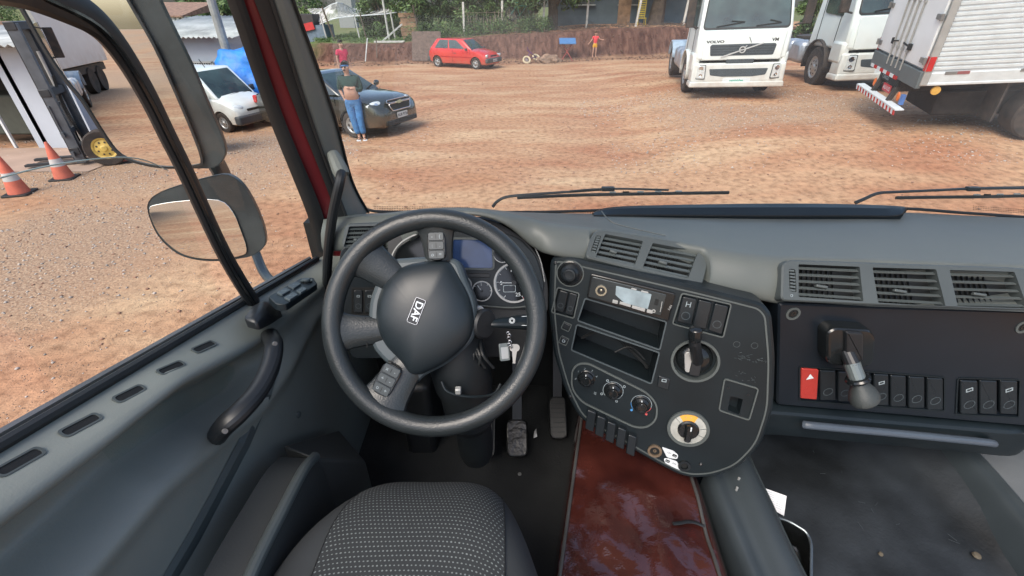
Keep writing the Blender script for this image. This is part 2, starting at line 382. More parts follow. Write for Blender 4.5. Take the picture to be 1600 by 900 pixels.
# ---------------------------------------------------------------- dashboard
dash = thing('dashboard', 'grey moulded dashboard under the windscreen with vents, gauges, rocker switches and a radio', 'dashboard', (.6, 1.0, 1.7))
cols = [(505, 336, 345, 392, 2.17), (545, 334, 342, 392, 2.19), (600, 333, 337, 392, 2.215), (640, 331, 331, 380, 2.245), (680, 330, 326, 345, 2.258), (740, 330, 326, 337, 2.26), (790, 331, 333, 352, 2.25), (830, 332, 343, 384, 2.235),
        (860, 333, 351, 398, 2.225), (920, 334, 358, 408, 2.21), (1010, 333, 372, 430, 2.19), (1105, 333, 390, 452, 2.178), (1160, 333, 400, 463, 2.172), (1215, 333, 406, 474, 2.168), (1400, 333, 411, 480, 2.165), (1600, 342, 418, 487, 2.165), (1800, 352, 426, 494, 2.165), (2050, 366, 436, 502, 2.165)]
rows = []
_c = np.array(cols, float); _xs = sorted(set([c_[0] for c_ in cols]+[914, 932, 950, 980, 1050, 1085, 1098, 1110, 1222, 1240, 1300, 1500]))
for px in _xs:
    y0, y1, y2, zr = [float(np.interp(px, _c[:, 0], _c[:, k])) for k in (1, 2, 3, 4)]
    rg = PZ(px, y1, zr)
    far = PY(px, y0, 1.27); far.z = min(far.z, zr-.005) if px > 900 else far.z
    bot = PY(px, y2, max(rg.y-(.05 if px > 840 else .028), .5))
    q = far.copy(); mid = lerp(far, rg, .5); mid.z += .004
    near = lerp(far, rg, .86); near.z += .003
    rec = 1 if (925 < px < 1105 or px > 1230) else 0
    nose = lerp(rg, bot, .5)+(Vector((0, .022, -.006)) if rec else Vector((0, -.012, .008)))
    rows.append([far+Vector((0, .02, -.01)), far, mid, near, rg, nose, bot, bot+Vector((0, .05, -.012))])
def smooth_grid(G, nu=5, nv=5):
    H = [spline(r, nv) for r in G]
    T = list(zip(*H)); T = [spline(list(c), nu) for c in T]
    return [list(r) for r in zip(*T)]
mb = MB(); mb.grid(smooth_grid(rows, 5, 5)); mb.build('top_pad', dash, dash_top_m, sharp=1.2)
# demister strip at the foot of the windscreen
top = [(925, 334), (945, 325), (1010, 321), (1200, 318), (1330, 319), (1405, 322), (1416, 325)]
bt = [(928, 336), (960, 335), (1010, 335), (1200, 336), (1330, 336), (1400, 336), (1416, 327)]
L1 = spline([PY(x, y, 1.255) for x, y in top], 5); L2 = spline([PY(x, y, 1.20) for x, y in bt], 5)
mb = MB(); mb.grid([[a+Vector((0, 0, -.03)), a, lerp(a, b, .5)+Vector((0, 0, .006)), b, b+Vector((0, 0, -.02))] for a, b in zip(L1, L2)]); mb.build('demister_strip', dash, panel_dark)
mb = MB(); mb.tube(spline([PY(px, y+1.5, 1.19) for px, y in bt], 3), .0022, 5); mb.build('demister_seam', dash, deep)
mb = MB(); mb.tube(spline([PZ(940, 330, 2.222), PZ(946, 338, 2.222), PZ(958, 348, 2.216), PZ(990, 357, 2.207), PZ(1040, 368, 2.196)], 4), .0014, 5); mb.build('pad_seam', dash, trim_grey)

CF = frame3(PD(860, 395, 1.02), PD(1210, 475, .93), PY(900, 650, .78))
con_px = [(860, 396), (980, 423), (1105, 452), (1192, 474), (1206, 490), (1212, 560), (1209, 640), (1190, 697), (1155, 733), (1110, 748), (1070, 748), (1030, 728), (985, 702), (930, 672), (903, 652), (882, 610), (864, 550), (857, 480)]
out = rnd_poly(CF.poly(con_px), .03, 4)
slot1 = rnd_poly(CF.poly([(915, 467), (1040, 503), (1030, 545), (904, 500)]), .003, 3)
slot2 = rnd_poly(CF.poly([(902, 508), (1029, 551), (1017, 598), (894, 546)]), .003, 3)
sw2 = rnd_poly(CF.poly([(872, 450), (904, 459), (896, 496), (863, 487)]), .003, 3)
sw3 = rnd_poly(CF.poly([(1066, 459), (1141, 476), (1129, 526), (1052, 505)]), .004, 3)
u, v = CF.uv(1086, 564); dial_r = .047
dial = circ(u, v, dial_r, 32)
pocket_in = rnd_poly(CF.poly([(1141, 619), (1161, 624), (1155, 648), (1137, 641)]), .003, 3)
mb = MB(); mb.mat(panel_dark).holed(CF, out, [slot1, slot2, sw2, sw3, dial, pocket_in], 0, -.20, [.08, .09, .008, .008, .016, .03], b=.006)
# torn sticker remains above the pocket
rs = random.Random(4); mb.mat(mat('sticker_glue', (.05, .062, .066), .5))
for cx, cy, n in ((1160, 556, 22), (1180, 562, 18), (1172, 592, 8), (1152, 583, 5)):
    for k in range(n):
        u, v = CF.uv(cx+rs.gauss(0, 7), cy+rs.gauss(0, 2.5)); a1 = rs.uniform(-.9, .5); l = rs.uniform(.002, .006)
        mb.bar(CF.p(u, v, .0004), CF.p(u+math.cos(a1)*l, v+math.sin(a1)*l, .0006), rs.uniform(.0006, .0016), .0004)
for cx, cy in ((1151, 538), (1179, 540)):
    u, v = CF.uv(cx, cy); mb.ring(CF, circ(u, v, .007, 16), circ(u, v, .0062, 16), .0004, 0)
con = mb.build('center_console', dash)
def csub(name, mb, m=None, **k): return mb.build(name, con, m, **k)
# raised rim that runs round the console
mb = MB(); oo = inset(out, .012); mb.ring(CF, oo, inset(oo, .0035), .0012, 0); csub('edge_bead', mb, trim_grey)
for sl in (slot1, slot2):
    mb = MB(); mb.ring(CF, inset(sl, -.0032), sl, .0028, -.001); csub('storage_slot_frame', mb, hub_lt)
mb = MB()   # bits lying in the lower slot
q = CF.poly([(905, 541), (945, 530), (1000, 575), (1012, 590)]); mb.tube(spline([CF.p(x, y, -.05) for x, y in q], 5), .004, 6)
q = CF.poly([(960, 560), (985, 552), (1008, 572)]); mb.tube(spline([CF.p(x, y, -.035) for x, y in q], 5), .0022, 6); csub('cable', mb, rubber)
def rocker(F, pts, parent, m=rocker_m, w=.006, icon=None, dim=True, name='rocker_switch', label=None):
    P2 = F.poly(pts); o = rnd_poly(P2, .0045, 4); mb = MB(); cx = sum(p[0] for p in P2)/4; cy = sum(p[1] for p in P2)/4
    up = ((P2[0][0]+P2[1][0])/2-(P2[2][0]+P2[3][0])/2, (P2[0][1]+P2[1][1])/2-(P2[2][1]+P2[3][1])/2); hl = math.hypot(*up); up = (up[0]/hl, up[1]/hl)
    mb.mat(m).pillow(F, o, [(0, -.004), (0, w-.002), (.0008, w-.0008), (.002, w)])
    wd = math.dist(P2[0], P2[1])
    if dim:
        c = (cx-up[0]*hl*.2, cy-up[1]*hl*.2); mb.mat(hub_lt if m is not red_rk else m).ring(F, circ(*c, wd*.31, 16), circ(*c, wd*.27, 16), w+.0005, w-.001)
    if icon:
        c = (cx+up[0]*hl*.24, cy+up[1]*hl*.24); an = math.atan2(up[1], up[0])-math.pi/2
        mb.mat(icon_w if icon == 'tri' else icon_dim)
        if icon == 'tri': mb.add([F.p(c[0]+math.cos(an+t)*wd*.24, c[1]+math.sin(an+t)*wd*.24, w+.0006) for t in (math.pi/2, math.pi*7/6, math.pi*11/6)], [(0, 1, 2)])
        elif icon == 'ring': mb.ring(F, rrect(*c, wd*.38, wd*.26, .001, an), rrect(*c, wd*.26, wd*.14, .001, an), w+.0006, w)
        else: mb.text(F, c[0], c[1], wd*.6, icon, an, w+.0007)
    o = mb.build(name, parent); return tag(o, label)
red_rk = mat('hazard_red', (.36, .035, .028), .4, var=.08)
rocker(CF, [(874, 453), (888, 457), (881, 489), (866, 485)], con, w=0, dim=True)
rocker(CF, [(890, 457), (903, 461), (895, 494), (882, 490)], con, w=0)
rocker(CF, [(1067, 463), (1089, 468), (1080, 508), (1057, 502)], con, w=.001, icon='H')
rocker(CF, [(1092, 468), (1113, 473), (1103, 515), (1082, 509)], con, w=.001, dim=False)
rocker(CF, [(1117, 474), (1139, 479), (1128, 523), (1106, 516)], con, w=.001)
mb = MB(); mb.ring(CF, inset(sw3, -.003), sw3, .002, -.001); csub('switch_frame', mb, trim_grey); mb = MB(); mb.ring(CF, inset(sw2, -.003), sw2, .002, -.001); csub('switch_frame', mb, trim_grey)
for px, py in ((885, 510), (881, 532)):
    u, v = CF.uv(px, py); mb = MB(); mb.mat(trim_grey).ring(CF, rrect(u, v, .021, .021, .003, -.2), rrect(u, v, .017, .017, .002, -.2), .0018, -.001)
    mb.mat(rocker_m).slab(CF, rrect(u, v, .015, .015, .002, -.2), 0, .003)
    if py > 520: mb.mat(icon_dim).ring(CF, circ(u, v, .004, 12), circ(u, v, .0026, 12), .0036, .003)
    csub('push_button', mb)
mb = MB()
for k in range(3):
    a_, b_ = CF.poly([(861, 511+k*3.4), (867, 512.5+k*3.4)]); mb.bar(CF.p(*a_, .0005), CF.p(*b_, .0005), .0016, .001)
csub('grille_marks', mb, deep)
def cknob(px, py, r, h, parent, F=CF, base=None, m=rocker_m, name='control_knob', grip=True):
    u, v = F.uv(px, py); mb = MB(); O = F.p(u, v, 0)
    if base: mb.mat(gloss_black).lathe(O, F.N, [(base, -.002), (base, .002), (base-.002, .003), (0.0005, .003)], 28)
    mb.mat(m).lathe(O, F.N, [(r, 0), (r*.97, h*.5), (r*.72, h*.75), (r*.66, h), (r*.5, h*1.02), (r*.45, h*.94), (.0004, h*.92)], 28)
    return mb.build(name, parent), u, v
cknob(891, 427, .021, .02, con, base=.029)
u, v = CF.uv(891, 427); mb = MB(); mb.ring(CF, circ(u, v, .0315, 32), circ(u, v, .029, 32), .003, -.001); csub('knob_surround', mb, trim_grey)
for px, py in ((868, 411), (1095, 725), (891, 620)):
    u, v = CF.uv(px, py); mb = MB(); mb.mat(gloss_black).lathe(CF.p(u, v, 0), CF.N, [(.0045, 0), (.0045, .001), (.003, .0015), (.0004, .0012)], 14)
    mb.mat(chrome).lathe(CF.p(u, v, .0005), CF.N, [(.002, 0), (.002, .0018), (.0003, .0018)], 10); csub('screw', mb)
# climate controls: pill-shaped surround, three knobs with dials
pillp = CF.poly([(893, 577), (903, 566), (920, 566), (1012, 612), (1028, 630), (1027, 655), (1012, 668), (992, 668), (908, 628), (892, 606)])
pil = rnd_poly(pillp, .02, 5)
mb = MB(); mb.mat(trim_grey).ring(CF, pil, inset(pil, .004), .004, -.001, 0); mb.mat(panel_dark).slab(CF, inset(pil, .004), -.001, .0012); csub('climate_surround', mb)
blue_m = mat('blue_mark', (.05, .22, .5), .5); redm = mat('red_mark', (.5, .08, .08), .5)
for i, (px, py) in enumerate(((916, 591), (958, 610), (1002, 631))):
    k, u, v = cknob(px, py, .019, .019, con, base=.0215, m=gloss_black)
    mb = MB(); F2 = CF
    a0, a1 = (R(-50), R(230))
    if i: 
        N_ = 26
        for j in range(N_):
            t0 = lerp(a0, a1, j/N_); t1 = lerp(a0, a1, (j+1)/N_)
            mb.mat(blue_m if (i == 2 and j > N_-5) else redm if (i == 2 and j < 4) else icon_dim)
            mb.add([F2.p(u+math.cos(t)*r, v+math.sin(t)*r, .0016) for t, r in ((t0, .0232), (t1, .0232), (t1, .0243), (t0, .0243))], [(0, 3, 2, 1)])
    else:
        mb.mat(icon_dim)
        for t, s_ in ((R(200), '0'), (R(150), '1'), (R(110), '2'), (R(70), '3'), (R(30), '4')): mb.text(F2, u+math.cos(t)*.0258, v+math.sin(t)*.0258, .007, s_, -.2, .002)
    mb.mat(icon_w).bar(F2.p(u-.001, v+.009, .0194), F2.p(u-.003, v+.0155, .0125), .0016, .001)
    if i == 2:
        for t, mm in ((R(-52), redm), (R(232), blue_m)): mb.mat(mm).lathe(F2.p(u+math.cos(t)*.0285, v+math.sin(t)*.0285, .001), F2.N, [(.003, 0), (.003, .001), (.0002, .001)], 10)
    if i == 1:
        mb.mat(icon_dim)
        for t in (R(130), R(40), R(-60), R(215)): mb.ring(F2, circ(u+math.cos(t)*.029, v+math.sin(t)*.029, .0034, 8), circ(u+math.cos(t)*.029, v+math.sin(t)*.029, .002, 8), .0018, .001)
    mb.build('dial_markings', con)
u, v = CF.uv(930, 614); mb = MB(); mb.mat(icon_dim)
for k in range(3): mb.bar(CF.p(u-.003, v+.003-k*.0025, .0016), CF.p(u+.003, v+.0015-k*.0025, .0016), .001, .0004)
csub('heater_symbol', mb)
# row of rockers under the climate panel
for k, (px, py) in enumerate(((923, 651), (938, 660), (954, 669), (970, 678), (986, 689))):
    rocker(CF, [(px-4, py-16), (px+9, py-11), (px+5, py+19), (px-8, py+13)], con, w=.016, dim=False)
rocker(CF, [(1029, 586), (1048, 592), (1044, 610), (1026, 603)], con, w=.003, dim=False, icon='ring', name='push_button')
# light switch dial with pale ring and amber wedge
u, v = CF.uv(1075, 669); mb = MB(); ld = mat('pale_dial', (.36, .37, .34), .4, var=.15, vscale=60); amber = mat('amber_dial', (.62, .30, .04), .4, var=.1)
mb.mat(trim_grey).ring(CF, circ(u, v, .047, 40), circ(u, v, .040, 40), .006, -.001, 0)
N_ = 40
for j in range(N_):
    t0, t1 = 2*math.pi*j/N_, 2*math.pi*(j+1)/N_; d = math.degrees(t0) % 360
    mb.mat(amber if 70 < d < 130 else ld).add([CF.p(u+math.cos(t)*r, v+math.sin(t)*r, z) for t, r, z in ((t0, .040, .004), (t1, .040, .004), (t1, .024, .0065), (t0, .024, .0065))], [(0, 1, 2, 3)])
mb.mat(gloss_black).lathe(CF.p(u, v, .003), CF.N, [(.024, 0), (.024, .006), (.02, .008), (.0005, .008)], 28)
mb.pillow(CF, rrect(u, v-.004, .017, .046, .008, R(8)), [(0, .008), (.001, .02), (.004, .024)])
mb.mat(icon_w).slab(CF, rrect(u+.001, v+.012, .0035, .01, .001, R(8)), .02, .0248)
mb.mat(icon_dim)
for t in (R(95), R(115)): mb.text(CF, u+math.cos(t)*.033, v+math.sin(t)*.033, .007, 'o', 0, .0062)
mb.mat(trim_grey)
for t in (R(150), R(345), R(20)): mb.bar(CF.p(u+math.cos(t)*.026, v+math.sin(t)*.026, .0068), CF.p(u+math.cos(t)*.039, v+math.sin(t)*.039, .0048), .001, .0006)
csub('light_switch_dial', mb)
# lighter socket, voltage labels, small socket
brass = mat('brass_ring', (.33, .25, .17), .35, .8, var=.3, vscale=60)
u, v = CF.uv(1023, 704); mb = MB(); mb.mat(brass).ring(CF, circ(u, v, .017, 28), circ(u, v, .0115, 28), .004, -.001, -.001); mb.mat(deep).slab(CF, circ(u, v, .0115, 20), -.001, .0006); mb.mat(brass).ring(CF, circ(u, v, .004, 12), circ(u, v, .002, 12), .002, 0); csub('lighter_socket', mb)
u, v = CF.uv(1069, 727); mb = MB(); mb.mat(gloss_black).ring(CF, circ(u, v, .0145, 28), circ(u, v, .0085, 28), .005, -.001, -.001); mb.mat(deep).slab(CF, circ(u, v, .0085, 20), -.001, .0006); csub('accessory_socket', mb)
lab_w = mat('label_white', (.6, .64, .66), .5, var=.04)
ang = math.atan2(*(lambda a, b: (b[1]-a[1], b[0]-a[0]))(CF.uv(1035, 700), CF.uv(1060, 712)))
for k, (quad, s1, s2, p1, p2, bx) in enumerate((([(1034, 698), (1052, 704), (1060, 711), (1058, 717), (1050, 716), (1042, 714)], '12V', '5A', (1045, 707), (1054, 712), (1054, 711.5)),
                                        ([(1037, 716), (1045, 716), (1058, 721), (1064, 735), (1050, 729), (1039, 723)], '24V', '10A', (1053, 724), (1042.5, 720), (1043, 720)))):
    mb = MB(); o = rnd_poly(CF.poly(quad), .004, 4); mb.mat(lab_w).slab(CF, o, 0, .0012, .0003)
    mb.mat(deep).slab(CF, rrect(*CF.uv(*bx), .0105, .0075, .002, ang), .0008, .0016, .0002)
    mb.mat(deep).text(CF, *CF.uv(*p1), .0062, s1, ang, .0014, shear=.2); mb.mat(icon_w).text(CF, *CF.uv(*p2), .005, s2, ang, .0019)
    csub('voltage_label', mb)
# square empty pocket with raised frame
pk = rnd_poly(CF.poly([(1131, 590), (1186, 606), (1171, 657), (1122, 641)]), .008, 5)
mb = MB(); mb.mat(trim_grey).ring(CF, pk, inset(pk, .003), .003, -.001); mb.mat(black)
for px, py in ((1138, 606), (1169, 617), (1157, 650)): mb.ring(CF, circ(*CF.uv(px, py), .003, 10), circ(*CF.uv(px, py), .0015, 10), .0014, 0)
csub('blank_socket_frame', mb)
# parking brake lever in its round gate
u, v = CF.uv(1086, 564); mb = MB(); mb.mat(trim_grey).ring(CF, circ(u, v, .052, 36), circ(u, v, .0465, 36), .0035, -.001, -.016)
mb.mat(gloss_black).dome(CF, circ(u, v, .040, 28), -.016, .022, (u, v)); gate = csub('lever_gate', mb)
mb = MB(); mb.mat(silver).slab(CF, rrect(u-.012, v-.004, .02, .05, .008, .3), 0, .0075); mb.mat(black).slab(CF, rrect(u+.003, v-.006, .022, .052, .006, .1), 0, .010)
mb.build('gate_slide', gate)
b0 = CF.p(u+.004, v+.002, 0); uh, vh = CF.uv(1083, 508); tip = CF.p(uh-.004, vh+.010, .052); mid = CF.p(uh+.004, vh-.022, .045)
mb = MB(); mb.mat(black).tube([b0, lerp(b0, mid, .5), mid, lerp(mid, tip, .3)], [.0135, .0125, .012, .0115], 14)
mb.mat(gloss_black).tube(spline([lerp(mid, tip, .2), lerp(mid, tip, .6), tip, tip+(tip-mid)*.12], 4), [.0125, .0135, .014, .0142, .0142, .014, .0138, .0135, .013, .0115, .0095, .0065, .002], 16)
csub('parking_brake_lever', mb)
# radio
RF = Fr(CF.O+CF.N*.002, CF.N, U=CF.U)
rq = CF.poly([(924, 426), (1055, 457), (1044, 499), (917, 463)]); mb = MB(); mb.mat(gloss_black).slab(CF, rnd_poly(rq, .004, 3), -.02, .010, .002); rad = csub('car_radio', mb)
fq = rnd_poly(CF.poly([(926, 430), (1041, 458), (1032, 490), (920, 461)]), .003, 3)
mb = MB(); mb.mat(mat('radio_silver', (.045, .055, .06), .18, .5, var=.2)).slab(CF, fq, .009, .0125, .001); f0 = csub('radio_face', mb)
ck = mat('champagne', (.45, .42, .33), .25, .8, var=.05)
u, v = CF.uv(940, 451); mb = MB(); mb.mat(ck).ring(CF, circ(u, v, .0125, 28), circ(u, v, .0085, 28), .017, .012, .013); mb.mat(black).slab(CF, circ(u, v, .0085, 20), .012, .0135); mb.mat(ck).slab(CF, circ(u, v, .003, 12), .0135, .015); csub('volume_knob', mb)
lcd = mat('radio_display', (.25, .32, .35), .12, var=.25, vscale=30)
mb = MB(); mb.mat(lcd).slab(CF, rnd_poly(CF.poly([(963, 444), (1018, 457), (1012, 480), (975, 470), (962, 458)]), .002, 3), .012, .0135, .0004); csub('radio_display', mb)
mb = MB(); mb.mat(silver)
for q in ([(958, 465), (966, 467), (965, 472), (957, 470)], [(969, 468), (986, 473), (985, 477), (968, 472)], [(988, 474), (1008, 479), (1007, 484), (987, 478)], [(1011, 480), (1020, 482), (1019, 487), (1010, 485)],
          [(987, 447), (995, 449), (994, 451), (986, 449)], [(1002, 451), (1013, 453.5), (1012.5, 455.5), (1001.5, 453)]): mb.slab(CF, rnd_poly(CF.poly(q), .001, 2), .012, .0142, .0004)
mb.mat(deep).slab(CF, rnd_poly(CF.poly([(1024, 464), (1029, 465.5), (1027, 474), (1022, 472.5)]), .0005, 2), .012, .0146, .0003)
mb.mat(silver).ring(CF, circ(*CF.uv(1021, 483), .004, 14), circ(*CF.uv(1021, 483), .0022, 14), .0142, .012); mb.bar(CF.p(*CF.uv(1034, 468), .0142), CF.p(*CF.uv(1031, 484), .0142), .0014, .001)
mb.text(CF, *CF.uv(1046, 478), .007, 'MP3', ang-math.pi/2, .0108)
csub('radio_buttons', mb)

# instrument cluster
IF = Fr(PD(770, 425, 1.06), -ray(765, 400).normalized())
pxs = IF.poly([(604, 352), (690, 332), (775, 344), (818, 371), (843, 400), (858, 440), (858, 492), (830, 500), (690, 500), (640, 470), (604, 430)])
mb = MB(); mb.mat(black).slab(IF, rnd_poly(pxs, .03, 4), -.06, -.012); clu = mb.build('instrument_cluster', dash)
face = rnd_poly(IF.poly([(700, 362), (770, 358), (812, 372), (838, 400), (851, 440), (846, 480), (820, 484), (700, 476)]), .015, 4)
mb = MB(); mb.mat(panel_dark).slab(IF, face, -.012, -.004); mb.build('cluster_face', clu)
mb = MB(); mb.mat(gloss_black).slab(IF, rnd_poly(IF.poly([(612, 408), (622, 385), (645, 370), (664, 363), (668, 404), (640, 415), (616, 416)]), .012, 4), -.012, -.002); mb.build('dark_hollow_slab', clu)  # black slab painted in for the shade of the hollow under the hood
mb = MB(); mb.tube(spline([IF.p(*IF.uv(x, y), .012) for x, y in ((611, 412), (618, 392), (633, 376), (660, 363))], 5), .0022, 6); mb.build('hood_edge', clu, silver); mb = MB(); mb.tube(spline([IF.p(*IF.uv(x, y), .012) for x, y in ((790, 352), (826, 376), (843, 405), (850, 440))], 5), .0014, 6); mb.build('hood_edge', clu, silver)
sc = rnd_poly(IF.poly([(708, 374), (768, 375), (770, 419), (707, 418)]), .006, 4)
mb = MB(); mb.mat(trim_grey).ring(IF, inset(sc, -.005), sc, .002, -.004, -.003); mb.build('screen_frame', clu)
scm = mat('screen_blue', (.02, .035, .08), .08, var=.7, vscale=14, spec=.7, det=6); scm.node_tree.nodes['Principled BSDF'].inputs['Emission Color'].default_value = (.03, .07, .20, 1); scm.node_tree.nodes['Principled BSDF'].inputs['Emission Strength'].default_value = .10
mb = MB(); mb.mat(scm).slab(IF, sc, -.006, -.002, .0005); mb.build('display_screen', clu)
mb = MB(); mb.mat(black).slab(IF, rnd_poly(IF.poly([(708, 427), (766, 427), (766, 434), (708, 434)]), .004, 4), -.004, -.0028); mb.build('button_strip', clu)
def gauge(px, py, r, t0, t1, needle, nums, n=9, redt=None, label=None):
    u, v = IF.uv(px, py); mb = MB(); mb.mat(gloss_black).slab(IF, circ(u, v, r, 36), -.006, -.0015, .0004)
    mb.mat(silver).ring(IF, circ(u, v, r*1.06, 36), circ(u, v, r*.96, 36), .002, -.005, -.0015); mb.mat(icon_w)
    for k in range(n):
        t = lerp(t0, t1, k/(n-1)); mb.bar(IF.p(u+math.cos(t)*r*.8, v+math.sin(t)*r*.8, -.001), IF.p(u+math.cos(t)*r*.92, v+math.sin(t)*r*.92, -.001), r*.03, .0003)
    for k in range(30):
        ta, tb = lerp(t0, t1, k/30), lerp(t0, t1, (k+1)/30); mb.mat(redm if redt and k >= redt else icon_dim)
        mb.bar(IF.p(u+math.cos(ta)*r*.93, v+math.sin(ta)*r*.93, -.001), IF.p(u+math.cos(tb)*r*.93, v+math.sin(tb)*r*.93, -.001), r*(.07 if redt and k >= redt else .03), .0003)
    mb.mat(icon_w)
    for t, s_ in nums: mb.text(IF, u+math.cos(t)*r*.66, v+math.sin(t)*r*.66, r*.28, s_, 0, -.0006)
    g_ = mb.build('gauge', clu); mb = MB(); mb.mat(icon_w).bar(IF.p(u+math.cos(needle)*r*.1, v+math.sin(needle)*r*.1, .001), IF.p(u+math.cos(needle)*r*.75, v+math.sin(needle)*r*.75, .001), r*.05, .0006)
    mb.mat(black).lathe(IF.p(u, v, -.001), IF.N, [(r*.13, 0), (r*.13, .003), (.0003, .003)], 14); mb.build('gauge_needle', clu)
gauge(803, 442, .0455, R(235), R(-60), R(178), [(R(180), '5'), (R(95), '10'), (R(20), '15'), (R(-15), '20'), (R(-72), '25')], 11, 24)
gauge(753, 455, .023, R(190), R(0), R(125), [(R(95), '1')], 5)
gauge(785, 396, .021, R(150), R(-20), R(-50), [], 5)
gauge(722, 446, .022, R(150), R(-20), R(40), [], 5)
u, v = IF.uv(796, 451); mb = MB(); mb.ring(IF, rrect(u, v, .03, .017, .003), rrect(u, v, .027, .014, .003), .0002, -.001); mb.build('trip_window', clu, icon_dim)
mb = MB(); mb.tube(spline([IF.p(*IF.uv(x, y), -.001) for x, y in ((690, 474), (740, 477), (800, 481), (838, 476))], 4), .0022, 6); mb.build('cluster_bead', clu, trim_grey)
# lower column surround
mb = MB(); mb.mat(deep).slab(IF, rnd_poly(IF.poly([(690, 478), (845, 482), (850, 560), (690, 560)]), .01, 3), -.03, -.014); mb.build('knee_panel', dash)
# left end of the dash: vent, switches, side gauge hood
LF = Fr(PD(560, 430, 1.10), Vector((.25, -.9, .3)))
mb = MB(); mb.mat(panel_dark).slab(LF, rnd_poly(LF.poly([(533, 385), (608, 385), (628, 430), (610, 560), (548, 560), (528, 430)]), .02, 4), -.08, 0); lp = mb.build('left_panel', dash)
mb = MB(); mb.ring(LF, rnd_poly(LF.poly([(549, 449), (588, 449), (588, 492), (549, 492)]), .004, 3), rnd_poly(LF.poly([(551, 451), (586, 451), (586, 490), (551, 490)]), .003, 3), .002, -.001); mb.mat(deep).slab(LF, rnd_poly(LF.poly([(551, 451), (586, 451), (586, 490), (551, 490)]), .003, 3), -.001, .0006); mb.mats[0:0] = []; mb.build('switch_frame', lp, trim_grey)
rocker(LF, [(553, 453), (567, 453), (567, 488), (553, 488)], lp, w=.004, icon='ring')
rocker(LF, [(570, 453), (585, 453), (585, 488), (570, 488)], lp, w=.004, icon='ring')
mb = MB(); mb.mat(deep).ring(LF, circ(*LF.uv(572, 407), .006, 14), circ(*LF.uv(572, 407), .004, 14), .001, -.001); mb.build('screw', lp)
mb = MB(); mb.mat(trim_grey).slab(LF, rnd_poly(LF.poly([(545, 500), (590, 500), (586, 530), (548, 530)]), .006, 3), 0, .012); mb.build('lower_ledge', lp)
# ---- air vents
vent_well = mat('vent_well', (.008, .010, .010), .6)
vent_m = mat('vent_grey', (.062, .074, .074), .42, var=.08)
slat_m = mat('slat_grey', (.075, .09, .09), .4, var=.08)
def bil(q, s, t): return tuple(lerp(lerp(q[0][k], q[1][k], s), lerp(q[3][k], q[2][k], s), t) for k in (0, 1))
def vent_group(F, plate, vents, wheel, parent, n=5, th=.045):
    """plate outline px, vents: px quads (tl, tr, br, bl), wheel: px centre + size"""
    po = rnd_poly(F.poly(plate), .012, 5); holes = []
    for q in vents: holes.append(rnd_poly(F.poly(q), .003, 3))
    wq = None
    if wheel: wq = rnd_poly(F.poly(wheel), .004, 3); holes.append(wq)
    mb = MB(); mb.mat(vent_m).holed(F, po, holes, .004, -th, [.03]*len(holes), b=.003); g_ = mb.build('air_vent', parent)
    for q in vents:
        Q = F.poly(q); mb = MB(); mb.mat(vent_well)
        o = rnd_poly(Q, .003, 3); mb.add([F.p(x, y, -.024) for x, y in ccw(o)], [tuple(range(len(o)))])
        mb.mat(black)
        for k in range(1, 9):
            a_, b_ = bil(Q, k/12, .03), bil(Q, k/12, .97); mb.bar(F.p(*a_, -.022), F.p(*b_, -.022), .001, .008, up=F.N)
        mb.mat(slat_m)
        for k in range(n):
            t = (k+.55)/n; a_, b_ = bil(Q, .005, t), bil(Q, .995, t)
            A, B = F.p(*a_, -.003), F.p(*b_, -.003)
            vd = CAM-F.p(*bil(Q, .5, .5)); vd = (vd-F.U*vd.dot(F.U)).normalized(); vp = F.U.cross(vd); vp = vp if vp.z > 0 else -vp; up = (vd*.55+vp*.83).normalized(); mb.bar(A, B, .0078, .0022, up=up)
        mb.build('vent_slats', g_)
        mb = MB(); a_ = bil(Q, .28, .62); b_ = bil(Q, .46, .66); mb.mat(trim_grey).bar(F.p(*a_, .001), F.p(*b_, .001), .006, .009, up=F.N); mb.build('vent_tab', g_, bevel=.0015)
    if wq:
        W2 = F.poly(wheel); mb = MB(); mb.mat(slat_m)
        for k in range(7):
            t = (k+.5)/7; a_, b_ = bil(W2, .12, t), bil(W2, .88, t); h = .003*math.sin(math.pi*t)
            mb.bar(F.p(*a_, h), F.p(*b_, h), .004, .0035, up=F.N)
        mb.build('vent_wheel', g_)
    return g_
VC = frame3(PD(925, 403, PY(925, 408, .903).y/ray(925, 403).y), PD(1095, 446, .865/ray(1095, 446).y), PY(1010, 370, .962)); VC.O = VC.O+VC.N*.014
vent_group(VC, [(914, 403), (921, 374), (930, 361), (944, 360), (1096, 384), (1110, 394), (1106, 412), (1096, 448)], [[(945, 367), (1004, 378), (991, 416), (930, 403)], [(1019, 381), (1090, 394), (1074, 436), (1003, 420)]],
           [(931, 369), (939, 370), (930, 397), (922, 395)], dash)
VP = frame3(PY(1215, 472, .820), PY(1215, 472, .820)+Vector((1, 0, 0)), PZ(1215, 404, 2.176)); VP.O = VP.O+VP.N*.012
vent_group(VP, [(1219, 470), (1221, 414), (1232, 406), (1300, 408), (1400, 412), (1500, 415), (1585, 418), (1640, 424), (1660, 440), (1668, 486), (1400, 478)],
           [[(1246, 413), (1341, 417), (1347, 471), (1246, 464)], [(1361, 418), (1460, 421), (1475, 479), (1370, 473)], [(1481, 422), (1582, 425), (1603, 483), (1494, 480)]],
           [(1231, 420), (1241, 421), (1243, 457), (1232, 455)], dash)
u, v = VP.uv(1235, 462); mb = MB(); mb.ring(VP, circ(u, v, .003, 12), circ(u, v, .002, 12), .0048, .004); mb.build('vent_mark', dash, icon_dim)
VL = Fr(PD(565, 370, 1.075), Vector((.2, -.85, .45)))
